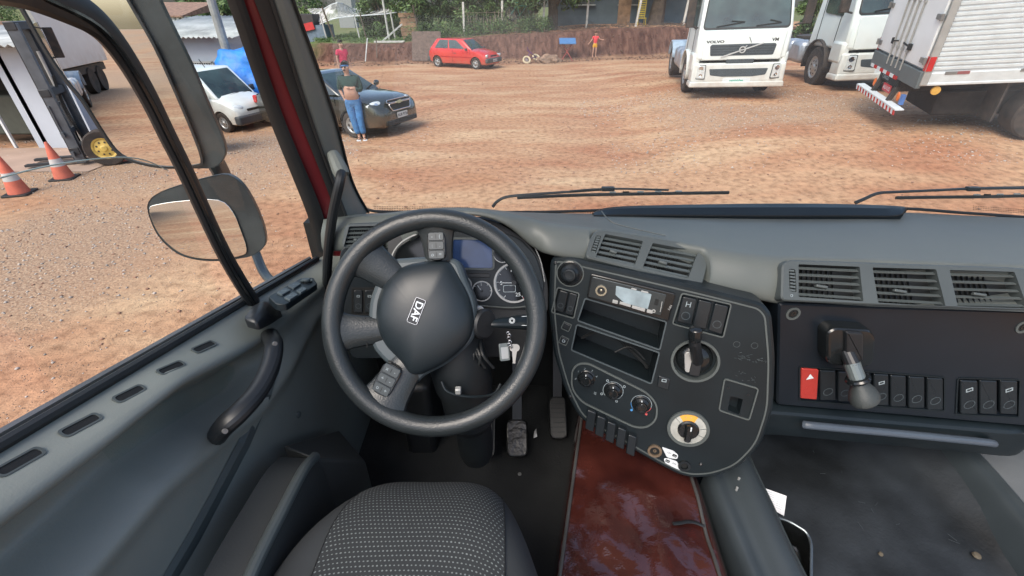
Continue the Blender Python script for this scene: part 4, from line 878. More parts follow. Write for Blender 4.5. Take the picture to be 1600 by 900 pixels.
# ---------------------------------------------------------------- driver's seat
seat = thing('driver_seat', 'driver seat cushion with woven dotted grey centre and plain dark bolsters', 'seat', (-.16, .25, 1.6))
fabm = bpy.data.materials.new('woven_fabric'); fabm.use_nodes = True; n = fabm.node_tree; L = n.links.new; b = n.nodes['Principled BSDF']; b.inputs['Roughness'].default_value = .9
uvn = n.nodes.new('ShaderNodeTexCoord'); sx = n.nodes.new('ShaderNodeSeparateXYZ'); L(uvn.outputs['UV'], sx.inputs[0])
def mth(op, a, b_=None):
    q = n.nodes.new('ShaderNodeMath'); q.operation = op
    for i, z in enumerate((a, b_)):
        if z is None: continue
        if isinstance(z, (int, float)): q.inputs[i].default_value = z
        else: L(z, q.inputs[i])
    return q.outputs[0]
ux = mth('MULTIPLY', sx.outputs[0], 44); vy = mth('MULTIPLY', sx.outputs[1], 108)
odd = mth('MULTIPLY', mth('MODULO', mth('FLOOR', vy), 2), .5)
fx = mth('FRACT', mth('ADD', ux, odd)); fy = mth('FRACT', vy)
dx_ = mth('MULTIPLY', mth('SUBTRACT', fx, .5), 1.05); dy_ = mth('MULTIPLY', mth('SUBTRACT', fy, .5), 1.5)
rr = mth('SQRT', mth('ADD', mth('MULTIPLY', dx_, dx_), mth('MULTIPLY', dy_, dy_)))
nz = n.nodes.new('ShaderNodeTexNoise'); nz.inputs['Scale'].default_value = 60; L(uvn.outputs['UV'], nz.inputs['Vector'])
dot = mth('LESS_THAN', rr, mth('ADD', .10, mth('MULTIPLY', nz.outputs['Fac'], .26)))
mx = n.nodes.new('ShaderNodeMix'); mx.data_type = 'RGBA'; L(dot, mx.inputs[0]); mx.inputs[6].default_value = (.022, .025, .026, 1); mx.inputs[7].default_value = (.155, .175, .17, 1); L(mx.outputs[2], b.inputs['Base Color'])
bp_ = n.nodes.new('ShaderNodeBump'); bp_.inputs['Strength'].default_value = .5; bp_.inputs['Distance'].default_value = .0015; L(dot, bp_.inputs['Height']); L(bp_.outputs[0], b.inputs['Normal'])
bol_m = mat('bolster_cloth', (.030, .034, .036), .88, bump=.5, bscale=700, var=.15, vscale=7)
def seat_pt(u, v, lift=0):
    # u 0..1 left to right, v 0 front .. 1 rear
    yf = .572-.15*abs(2*u-1.0)**4; y = lerp(yf, -.25, v)
    k = 1-(1-min(1, v*3.2))**2.5
    xl = lerp(-.375, -.415, min(1, k)); xr = lerp(.045, .06, min(1, k))
    x = lerp(xl, xr, u)
    z = 1.915-.075*abs(2*u-1)**6-.10*(1-min(1, v*4.5))**2.2+.006*math.sin(min(1, v*2)*math.pi)+.004*noise.noise(Vector((x*9, y*9, 1)))+lift
    return Vector((x, y, z))
ua, ub = .235, .85
def part(u0, u1, nu, v0=0, v1=1, nv=60, lift=0): return [[seat_pt(lerp(u0, u1, i/nu), lerp(v0, v1, j/nv), lift) for j in range(nv+1)] for i in range(nu+1)]
G = part(0, 1, 44); 
for r_ in G: r_.insert(0, r_[0]+Vector((0, .0, -.12)))
G.insert(0, [p+Vector((0, 0, -.2)) for p in G[0]]); G.append([p+Vector((0, 0, -.2)) for p in G[-1]])
mb = MB(); mb.grid(G, flip=True); mb.build('bolsters', seat, bol_m, sharp=1.2)
G = part(ua, ub, 30, .015, 1, 60, .003); mb = MB(); mb.grid(G, flip=True); ins = mb.build('seat_centre', seat, fabm)
uvl = ins.data.uv_layers.new(name='uv'); nu, nv = len(G), len(G[0])
for lp_ in ins.data.loops: i, j = divmod(lp_.vertex_index, nv); uvl.data[lp_.index].uv = (i/(nu-1), 1-j/(nv-1))
mb = MB()
for uu in (ua, ub): mb.tube([seat_pt(uu, v_, .002) for v_ in np.linspace(.0, 1, 40)], .0016, 6)
mb.build('seam', seat, deep)
mb = MB(); mb.box((.65, .72, 3.12), (2.7, .42, .06)); mb.build('shading_roof_strip', cab, mat('shading_roof_pale', (.5, .5, .48), .9), bevel=.02)  # unseen partial roof, added to cut the overhead light on the console
# ---------------------------------------------------------------- leather engine cover
lea = bpy.data.materials.new('burgundy_leather'); lea.use_nodes = True; n = lea.node_tree; L = n.links.new; b = n.nodes['Principled BSDF']
tc = n.nodes.new('ShaderNodeTexCoord'); nz = n.nodes.new('ShaderNodeTexNoise'); nz.inputs['Scale'].default_value = 11; nz.inputs['Detail'].default_value = 10; nz.inputs['Distortion'].default_value = .2; L(tc.outputs['Object'], nz.inputs['Vector'])
rp = n.nodes.new('ShaderNodeValToRGB'); rp.color_ramp.elements[0].position = .32; rp.color_ramp.elements[0].color = (.028, .008, .007, 1); rp.color_ramp.elements[1].position = .68; rp.color_ramp.elements[1].color = (.056, .015, .011, 1); L(nz.outputs['Fac'], rp.inputs[0]); L(rp.outputs[0], b.inputs['Base Color'])
b.inputs['Roughness'].default_value = .13; b.inputs['Coat Weight'].default_value = .8; b.inputs['Coat Roughness'].default_value = .06
vo = n.nodes.new('ShaderNodeTexVoronoi'); vo.inputs['Scale'].default_value = 260; L(tc.outputs['Object'], vo.inputs['Vector']); n2 = n.nodes.new('ShaderNodeTexNoise'); n2.inputs['Scale'].default_value = 9; n2.inputs['Detail'].default_value = 3; L(tc.outputs['Object'], n2.inputs['Vector'])
ad = n.nodes.new('ShaderNodeMath'); ad.operation = 'MULTIPLY_ADD'; ad.inputs[1].default_value = 60; L(n2.outputs['Fac'], ad.inputs[0]); L(vo.outputs['Distance'], ad.inputs[2])
bp_ = n.nodes.new('ShaderNodeBump'); bp_.inputs['Strength'].default_value = .25; bp_.inputs['Distance'].default_value = .0006; L(ad.outputs[0], bp_.inputs['Height']); L(bp_.outputs[0], b.inputs['Normal']); L(bp_.outputs[0], b.inputs['Coat Normal'])
ec = thing('engine_cover', 'glossy burgundy leather cover over the engine hump, grey piping and a small strap', 'engine cover', (.25, .45, 1.4))
def lc(s, t):     # s 0 far..1 near, t across
    A = lerp(PZ(906, 655, 1.63), PZ(870, 905, 1.63), s); Bp = lerp(PZ(1082, 752, 1.63), PZ(1128, 905, 1.63), s)
    if s < .001: pass
    if t < 0:
        k = -t; return A+Vector((-.018*math.sin(k*1.57), 0, -.40*k*k-.02*k))
    if t > 1:
        k = t-1; return Bp+Vector((.10*k, 0, -.30*k*k-.03*k))
    p = lerp(A, Bp, t); x, y = p.x, p.y
    z = p.z+.012*math.sin(t*math.pi)+.006*math.sin(x*38+y*11)*math.sin(y*23+1)+.009*noise.noise(Vector((x*10, y*8, 3)))+.0035*noise.noise(Vector((x*26, y*16, 7)))
    d = (x-(.31+.05*(y-.4)))*22; z += .012*math.exp(-d*d)*sst(.1, .5, s)
    return Vector((x, y, z))
S_ = np.linspace(-.25, 2.2, 90); T_ = list(np.linspace(-1, -.02, 14))+list(np.linspace(0, 1, 50))+list(np.linspace(1.03, 2, 14))
mb = MB(); mb.grid([[lc(float(s), float(t)) for t in T_] for s in S_]); mb.build('leather_top', ec, lea, sharp=1.5)
mb = MB()
for t in (.015, .99): mb.tube([lc(float(s), t)+Vector((0, 0, .003)) for s in S_], .0042, 8)
mb.build('piping', ec, mat('piping_grey', (.045, .045, .043), .6, bump=.4, bscale=300))
stp = [lc(.63, .74), lc(.60, .79), lc(.545, .86), lc(.52, .92), lc(.515, .985)]
mb = MB(); mb.tube(spline([p+Vector((0, 0, .007)) for p in stp], 5), .0042, 8, flat=.5); mb.build('strap', ec, rubber)
mb = MB(); rs = random.Random(6)
# grey rail beside the cover
rl = [(1100, 742, 1168, 708), (1112, 775, 1183, 742), (1128, 815, 1206, 790), (1146, 860, 1228, 840), (1166, 910, 1255, 895), (1190, 970, 1290, 965)]
G = []
for x0, y0, x1, y1 in rl:
    A = PZ(x0, y0, 1.60); B = PZ(x1, y1, 1.62); G.append([A+Vector((0, 0, -.3)), A, lerp(A, B, .35)+Vector((0, 0, .012)), lerp(A, B, .62)+Vector((0, 0, .030)), lerp(A, B, .85)+Vector((0, 0, .022)), B, B+Vector((.004, 0, -.03)), B+Vector((.006, 0, -.35))])
rail_m = mat('rail_grey', (.036, .046, .052), .38, bump=.15, bscale=300, var=.15)
mb = MB(); mb.grid(smooth_grid(G, 4, 4)); mb.build('tunnel_rail', cab, rail_m, sharp=1.3)
for px, py in ((1155, 747), (1158, 725), (1152, 762)):
    mb = MB(); mb.lathe(PZ(px, py, 1.64), (0, 0, 1), [(.003, -.01), (.003, .001), (.0004, .002)], 10); mb.build('rail_stud', cab, silver)
# passenger footwell tray
tray_m = mat('tray_rubber', (.014, .018, .021), .55, bump=.3, bscale=120, var=.5, vscale=5, col2=(.034, .042, .05), det=8)
mb = MB(); NX, NY = 30, 24; G = []
for i in range(NX+1):
    rowp = []
    for j in range(NY+1):
        x = lerp(.42, 1.33, i/NX); y = lerp(-.1, 1.28, j/NY); z = 1.44+.010*noise.noise(Vector((x*3, y*3, 0)))+.05*sst(1.24, 1.33, x)+.03*sst(1.05, 1.25, y)
        rowp.append(Vector((x, y, z)))
    G.append(rowp)
mb.mat(tray_m).grid(G, flip=True)
mb.mat(tray_m); mb.mat(mat('scuff', (.045, .055, .06), .6)); rs = random.Random(11)
for k in range(11):
    c_ = PZ(rs.uniform(1230, 1500), rs.uniform(705, 850), 1.452); a1 = rs.uniform(0, 3.1); l = rs.uniform(.006, .03); mb.bar(c_, c_+Vector((math.cos(a1)*l, math.sin(a1)*l, 0)), .0008, .0005)
mb.build('footwell_tray', cab, sharp=1.3)
ed = [(1468, 680), (1515, 735), (1562, 795), (1620, 870), (1680, 950)]
G = []
for x, y in ed:
    A = PZ(x-28, y+6, 1.47); G.append([A+Vector((-.01, 0, -.02)), A, A+Vector((.03, 0, .045)), A+Vector((.055, .0, .055)), A+Vector((.08, .01, .045)), A+Vector((.10, .01, -.15))])
mb = MB(); mb.grid(smooth_grid(G, 4, 4), flip=True); mb.build('tray_edge', cab, rail_m, sharp=1.3)
mb = MB(); mb.box((1.98, .5, 1.40), (1.1, 1.7, .03)); mb.build('step_floor', cab, mat('step_grey', (.11, .12, .125), .6, bump=.2, bscale=100, var=.15))
mb = MB()
for x, y, s_ in ((1526, 868, .010), (1376, 866, .006)):
    c_ = PZ(x, y, 1.447); mb.lathe(c_, (0, 0, 1), [(s_, 0), (s_*.8, .004), (s_*.3, .005), (.0004, .005)], 12)
mb.build('floor_bolt', cab, mat('rusty_bolt', (.10, .085, .06), .7))
# paper note and glossy black case beside the rail
nf = Fr(PZ(1209, 784, 1.53), Vector((-.12, -.45, .88))); q = nf.poly([(1193, 762), (1229, 775), (1225, 806), (1199, 792)])
nt_ = MB(); nt_.mat(scrap).slab(nf, q, -.0005, .0006, .0002); nt_.mat(icon_dim)
for k in range(7):
    for a0, a1 in ((.1, .45), (.52, .9)):
        P_0 = bil(q, a0, .12+k*.11); P_1 = bil(q, a1 if k % 3 else a1-.08, .12+k*.11); nt_.bar(nf.p(*P_0, .0008), nf.p(*P_1, .0008), .0008, .0002)
tag(nt_.build('paper_note'), 'small printed white paper tucked between the grey rail and the black case', 'paper note')
bc = thing('storage_case', 'glossy black open case standing beside the grey rail in the passenger footwell', 'case', tuple(PZ(1240, 860, 1.55)))
cf = Fr(PZ(1240, 860, 1.55), Vector((-.1, -.25, .96))); oq = rnd_poly(cf.poly([(1211, 806), (1232, 812), (1262, 830), (1270, 850), (1269, 930), (1232, 930)]), .02, 5)
mb = MB(); mb.ring(cf, oq, inset(oq, .006), .0, -.13, -.12); mb.build('case_wall', bc, gloss_black)
mb = MB(); mb.tube([cf.p(x, y, .001) for x, y in inset(oq, .003)], .0035, 8, closed=True); mb.build('case_rim', bc, mat('rim_dark_chrome', (.10, .12, .13), .15, .6))
mb = MB(); q = cf.poly([(1236, 850), (1252, 858), (1254, 925), (1236, 925)]); mb.tube(spline([cf.p(x, y, -.03) for x, y in q], 4), .007, 8); mb.build('case_handle', bc, gloss_black)
mb = MB(); mb.add([cf.p(x, y, -.12) for x, y in ccw(oq)], [tuple(range(len(oq)))]); mb.build('case_floor', bc, deep)
# ================================================================ VEHICLES
rimsil = mat('wheel_silver', (.42, .43, .43), .35, .6, var=.15, vscale=10)
lampg = mat('lamp_clear', (.62, .66, .66), .1, .2, var=.2, vscale=30, spec=.8)
lampr = mat('lamp_red', (.45, .02, .02), .2, var=.1); lampo = mat('lamp_orange', (.7, .16, .03), .25, var=.1)
dirty = mat('dusty_black', (.025, .025, .025), .7, var=.4, vscale=7, col2=(.06, .046, .038))
def add_wheel(par, x, y, z, r, w_, side, rim_r=.62, style='holes', rm=None, spokes=5):
    rm = rm or rimsil; ax = Vector((0, side, 0)); mb = MB()
    mb.lathe((x, y, z), ax, [(r*.55, -w_/2), (r*.93, -w_/2), (r, -w_/2+.03), (r, w_/2-.03), (r*.93, w_/2), (r*rim_r, w_/2-.004), (r*rim_r*.98, w_/2-.03), (r*.1, w_/2-.05)], 28)
    wh = mb.build('wheel', par, tyre_m); mb = MB()
    mb.mat(rm).lathe((x, y+side*(w_/2-.03), z), ax, [(r*rim_r, -.01), (r*rim_r*.99, .018), (r*rim_r*.88, .012), (r*rim_r*.8, -.005), (r*rim_r*.3, .012), (r*.12, .03), (.001, .032)], 28)
    mb.mat(dirty)
    for k in range(spokes if style == 'spokes' else 8):
        t = 2*math.pi*(k+.5)/(spokes if style == 'spokes' else 8); rr_ = r*rim_r*.58; s_ = r*(.13 if style == 'spokes' else .055)
        mb.lathe((x+math.cos(t)*rr_, y+side*(w_/2-.022), z+math.sin(t)*rr_), ax, [(s_, 0), (s_*.9, .004), (.001, .004)], 8)
    mb.build('rim', wh); return wh
def arch_cut(o, centres, r, yy):
    bm = bmesh.new()
    for x, z in centres:
        ret = bmesh.ops.create_cone(bm, cap_ends=True, segments=28, radius1=r, radius2=r, depth=yy*2)
        bmesh.ops.rotate(bm, verts=ret['verts'], cent=(0, 0, 0), matrix=Matrix.Rotation(R(90), 3, 'X')); bmesh.ops.translate(bm, verts=ret['verts'], vec=(x, 0, z))
    me = bpy.data.meshes.new('cut'); bm.to_mesh(me); bm.free(); c = bpy.data.objects.new('cut', me); C.objects.link(c)
    me.materials.append(o.data.materials[0]); m = o.modifiers.new('c', 'BOOLEAN'); m.object = c; m.operation = 'DIFFERENCE'; m.solver = 'EXACT'
    dg = bpy.context.evaluated_depsgraph_get(); n_ = bpy.data.meshes.new_from_object(o.evaluated_get(dg)); o.modifiers.clear(); o.data = n_
    n_.shade_smooth(); n_.set_sharp_from_angle(angle=.5)
    bpy.data.objects.remove(c)
def quad_panel(A, B, Cc, Dd, off, th=.012, r=.04):
    N = (B-A).cross(Dd-A).normalized(); F = Fr(A, N, U=(B-A)); pts = [(lambda d: (d.dot(F.U), d.dot(F.V)))(p-A) for p in (A, B, Cc, Dd)]
    mb = MB(); mb.slab(F, rnd_poly(pts, r, 4), -th, off, .003); return mb, F
def car(name, label, cat, S, G, paint, wh, W_, extras, rr_=.3, clad=None, group=None):
    o = root(name, label, cat, group); rings = []
    for x, zb, zs, zt, hw_ in S:
        h = [(0, zb), (.8*hw_, zb), (.96*hw_, zb+.06), (hw_, zb+.35*(zs-zb)), (hw_*1.0, zb+.7*(zs-zb)), (.97*hw_, zs-.02), (.92*hw_, zs+.015), (.6*hw_, lerp(zs, zt, .8)+.005), (0, zt)]
        rings.append([Vector((x, -y, z)) for y, z in h]+[Vector((x, y, z)) for y, z in h[-2:0:-1]])
    T = list(zip(*rings)); T = [spline(list(c), 4) for c in T]; rings = [list(r_) for r_ in zip(*T)]
    mb = MB(); mb.grid(rings, closed_v=True); n = len(rings[0]); mb.add(rings[0], [tuple(range(n))[::-1]]); mb.add(rings[-1], [tuple(range(n))])
    body = mb.build('body', o, paint, weld=.0005); bm = bmesh.new(); bm.from_mesh(body.data); bmesh.ops.recalc_face_normals(bm, faces=bm.faces); bm.to_mesh(body.data); bm.free()
    arch_cut(body, [(w_[0], rr_) for w_ in wh], rr_*1.17, W_)
    xf, xr, zb, rf, rrr, zr, wb, wr = G
    B = [Vector((xf, -wb*.92, zb)), Vector((xf, wb*.92, zb)), Vector((xr, wb*.95, zb)), Vector((xr, -wb*.95, zb))]; Tp = [Vector((rf, -wr, zr-.02)), Vector((rf, wr, zr-.02)), Vector((rrr, wr*.96, zr-.02)), Vector((rrr, -wr*.96, zr-.02))]
    mb = MB(); mb.hexa([B[0], B[1], B[2], B[3]], Tp); mb.v = [tuple(v) for v in mb.v]
    gh = mb.build('roof', o, paint, bevel=.045, sharp=1.0)
    q = lambda i, j, s, t: lerp(lerp(B[i], B[j], s), lerp(Tp[i], Tp[j], s), t)
    mb, F = quad_panel(q(0, 1, .05, .05), q(0, 1, .95, .05), q(0, 1, .92, .93), q(0, 1, .08, .93), .006); mb.build('windscreen', o, win_dark)
    mb, F = quad_panel(q(2, 3, .07, .15), q(2, 3, .93, .15), q(2, 3, .9, .9), q(2, 3, .1, .9), .006); mb.build('rear_window', o, win_dark)
    for sd_, (i, j) in ((-1, (3, 0)), (1, (1, 2))):
        for s0, s1, s0t, s1t in extras['win']:
            if sd_ == 1: s0, s1, s0t, s1t = 1-s1, 1-s0, 1-s1t, 1-s0t
            mb, F = quad_panel(q(i, j, s0, .16), q(i, j, s1, .16), q(i, j, s1t, .9), q(i, j, s0t, .9), .022); mb.build('side_window', o, win_dark)
    for k, (x, z) in enumerate([(w_[0], rr_) for w_ in wh]):
        for sd_ in (-1, 1): add_wheel(o, x, sd_*(W_/2-.115), z, rr_, .2, sd_, style=extras.get('rim', 'holes'), spokes=extras.get('spk', 5))
    mb = MB(); mb.box((0, 0, .3), (S[0][0]*1.5, W_*.8, .16)); mb.build('underbody', o, chassis_m)
    return o, q
def plate(o, F, txt, w_=.40, h_=.13, bgm=None, fg=None):
    mb = MB(); mb.mat(bgm or mat('plate_grey', (.5, .51, .5), .5, var=.05)).slab(F, rrect(0, 0, w_, h_, .01), -.004, .008, .002); mb.mat(fg or deep).text(F, 0, -.004, h_*.72, txt, 0, .010, bold=.002); return mb.build('number_plate', o)
# ---- dark sedan
sed_p = mat('sedan_paint', (.016, .026, .025), .16, .2, var=.1, vscale=2, coat=1, spec=.7); dust(sed_p, .2, .7, .6)
S = [(2.26, .30, .50, .56, .50), (2.22, .26, .60, .68, .66), (2.08, .22, .72, .82, .80), (1.8, .20, .84, .93, .85), (1.3, .20, .90, 1.0, .868), (.95, .2, .93, 1.02, .868), (0, .2, .95, 1.0, .868), (-1.0, .2, .97, 1.02, .868), (-1.7, .2, 1.0, 1.08, .85), (-2.05, .24, .98, 1.05, .80), (-2.2, .3, .9, .96, .74), (-2.24, .34, .7, .75, .66)]
sed, q = car('dark_sedan', 'dark grey-green sedan with chrome-edged grille parked right behind the leaning man', 'car', S, (1.05, -1.75, .96, .2, -1.0, 1.50, .82, .60), sed_p, [(1.32, .3), (-1.3, .3)], 1.735, {'win': [(.12, .5, .2, .53), (.53, .86, .56, .78)], 'rim': 'spokes'}, .31)
F = Fr((2.245, 0, .70), (1, 0, .22), U=(0, 1, 0))
mb = MB(); mb.mat(deep).slab(F, rnd_poly([(-.40, .05), (.40, .05), (.34, -.10), (-.34, -.10)], .05, 4), -.08, .012); mb.slab(F, rnd_poly([(-.42, .135), (.42, .135), (.44, .08), (-.44, .08)], .02, 4), -.08, .006)
mb.mat(chrome); mb.tube([F.p(x, y, .016) for x, y in rnd_poly([(-.42, .055), (.42, .055), (.35, -.11), (-.35, -.11)], .06, 5)], .012, 6, closed=True); mb.tube([F.p(x, y, .012) for x, y in rnd_poly([(-.44, .15), (.44, .15), (.46, .08), (-.46, .08)], .03, 5)], .010, 6, closed=True); mb.build('grille', sed)
gold = mat('emblem_gold', (.6, .5, .3), .3, .8, var=.05)
mb = MB(); mb.mat(gold).slab(F, [(-.13, .085), (-.05, .085), (-.04, .105), (.06, .105), (.07, .085), (.13, .085), (.11, .045), (.05, .045), (.04, .03), (-.06, .03), (-.07, .045), (-.14, .045)], .01, .028, .003); mb.build('emblem', sed)
plate(sed, Fr((2.29, 0, .47), (1, 0, .05), U=(0, 1, 0)), 'AUR 9736')
for sd_ in (-1, 1):
    F = Fr((2.03, sd_*.63, .74), Vector((.75, sd_*.42, .45)), U=(-sd_*.42*.0+(-.42*sd_), .9, 0) if True else None)
    mb = MB(); mb.mat(lampg).dome(F, [(p.x, p.y) for p in spline([Vector(v+(0,)) for v in ((-.21, .02), (-.12, .12), (.06, .12), (.24, .05), (.16, -.07), (-.02, -.11), (-.17, -.06))], 4, True)] if sd_ > 0 else [(-p.x, p.y) for p in spline([Vector(v+(0,)) for v in ((-.21, .02), (-.12, .12), (.06, .12), (.24, .05), (.16, -.07), (-.02, -.11), (-.17, -.06))], 4, True)], -.04, .085, (0, 0)); mb.mat(chrome).lathe(F.p(0, .01, .03), F.N, [(.05, 0), (.05, .018), (.001, .02)], 14); mb.build('headlight', sed)
    mb = MB(); mb.tube([(.75, sd_*.86, 1.0), (.73, sd_*.97, 1.05)], .03, 8); mb.dome(Fr((.74, sd_*.99, 1.08), (1, 0, 0)), circ(0, 0, .11, 16, .075), -.03, .06, (0, 0)); mb.build('door_mirror', sed, sed_p)
    mb = MB(); mb.box((-2.16, sd_*.66, .86), (.16, .26, .2)); mb.build('tail_light', sed, lampr, bevel=.03)
mb = MB(); mb.box((2.2, 0, .33), (.16, 1.2, .12)); mb.build('front_grille_lower', sed, deep, bevel=.03)
mb = MB(); mb.mat(deep)
for t in (-.1, .35): mb.bar(q(0, 1, .3+t, .06)+Vector((.02, 0, .02)), q(0, 1, .65+t*.8, .2)+Vector((.0, 0, .02)), .02, .02)
mb.build('wiper', sed)
for sd_ in (-1, 1):
    mb = MB()
    for x in (.93, -.08, -1.0): mb.bar((x, sd_*.872, .32), (x, sd_*.852, .97), .012, .008)
    mb.build('door_seam', sed, deep)
pose(sed, (-4.711, 12.738, -.20), R(-26.3), R(-3.2), 0, .978)
# ---- red hatchback
hred = mat('hatch_red', (.52, .018, .016), .28, var=.1, vscale=2, coat=.6); dust(hred, .2, .8, .8)
S = [(1.9, .28, .45, .5, .55), (1.87, .24, .55, .62, .68), (1.75, .2, .66, .75, .76), (1.4, .2, .78, .86, .80), (.95, .2, .85, .93, .81), (0, .2, .87, .93, .81), (-1.0, .2, .88, .93, .81), (-1.5, .22, .88, .95, .79), (-1.8, .28, .8, .88, .72), (-1.87, .34, .62, .66, .62)]
ht, q = car('red_hatchback', 'small red three-door hatchback with grey bumpers, parked in front of the earth bank', 'car', S, (.98, -1.78, .86, .28, -1.35, 1.40, .77, .58), hred, [(1.22, .27), (-1.25, .27)], 1.62, {'win': [(.12, .45, .16, .47), (.49, .86, .50, .76)], 'rim': 'spokes'}, .28)
gpl = mat('bumper_grey', (.06, .065, .065), .6, var=.1)
for x, n_ in ((1.86, 'front_bumper'), (-1.84, 'rear_bumper')):
    mb = MB(); mb.box((x, 0, .42), (.18, 1.5, .22)); mb.build(n_, ht, gpl, bevel=.05)
plate(ht, Fr((1.965, 0, .42), (1, 0, 0), U=(0, 1, 0)), 'AHR 2187', .4, .12)
mb = MB(); mb.box((1.85, 0, .62), (.06, .6, .08)); mb.build('grille', ht, deep, bevel=.01)
for sd_ in (-1, 1):
    mb = MB(); mb.box((1.80, sd_*.55, .64), (.10, .34, .13), Matrix.Rotation(-sd_*.3, 3, 'Z')); mb.build('headlight', ht, lampg, bevel=.03)
    mb = MB(); mb.box((.72, sd_*.88, .93), (.09, .14, .11)); mb.build('door_mirror', ht, gpl, bevel=.02)
    mb = MB(); mb.box((0, sd_*.80, .56), (2.0, .035, .05)); mb.build('side_moulding', ht, mat('moulding_red', (.35, .015, .014), .4))
    mb = MB()
    for x in (.9, -.2): mb.bar((x, sd_*.812, .3), (x, sd_*.800, .88), .012, .008)
    mb.build('door_seam', ht, deep)
    mb = MB(); mb.box((-.05, sd_*.815, .74), (.14, .02, .03)); mb.build('door_handle', ht, gpl)
pose(ht, (-2.57, 27.0, -.14), R(-28.8), R(-.3), R(0), .987)
# ---- white van
S = [(2.0, .3, .48, .52, .6), (1.96, .25, .62, .7, .72), (1.8, .22, .78, .88, .79), (1.4, .22, .92, 1.02, .82), (1.05, .22, .98, 1.1, .82), (0, .22, 1.0, 1.06, .825), (-1.0, .22, 1.0, 1.06, .825), (-1.9, .24, 1.0, 1.06, .82), (-2.0, .3, .9, .95, .8)]
van, q = car('white_van', 'white panel van with dark lower bumper parked by the pale wall, left of the sedan', 'van', S, (1.28, -1.98, .98, .42, -1.9, 1.83, .80, .68), white_paint, [(1.28, .3), (-1.3, .3)], 1.66, {'win': [(.55, .86, .58, .74)], 'rim': 'holes'}, .31)
mb = MB(); mb.box((1.93, 0, .40), (.24, 1.6, .28)); mb.build('front_bumper', van, mat('bumper_dark', (.05, .055, .06), .6), bevel=.06)
mb = MB(); mb.box((1.96, 0, .66), (.06, .7, .08)); mb.build('grille', van, deep, bevel=.02)
for sd_ in (-1, 1):
    F = Fr((1.86, sd_*.60, .76), Vector((.8, sd_*.42, .4)), up=Vector((0, 0, 1)))
    mb = MB(); mb.dome(F, circ(0, 0, .2, 18, .11), -.05, .08, (0, 0)); mb.build('headlight', van, lampg)
    mb = MB(); mb.box((.95, sd_*.90, 1.12), (.1, .16, .18)); mb.build('door_mirror', van, black, bevel=.02)
mb = MB(); mb.tube([(.2, 0, 1.82), (.05, 0, 2.05)], .012, 6); mb.build('aerial', van, deep)
mb = MB(); mb.bar(q(0, 1, .2, .06)+Vector((.03, 0, .01)), q(0, 1, .6, .12)+Vector((.03, 0, .01)), .02, .02); mb.bar(q(0, 1, .55, .06)+Vector((.03, 0, .01)), q(0, 1, .9, .12)+Vector((.03, 0, .01)), .02, .02); mb.build('wiper', van, deep)
pose(van, (-8.5, 13.62, -.27), R(-22.8), R(-.8), R(1.4), .832)

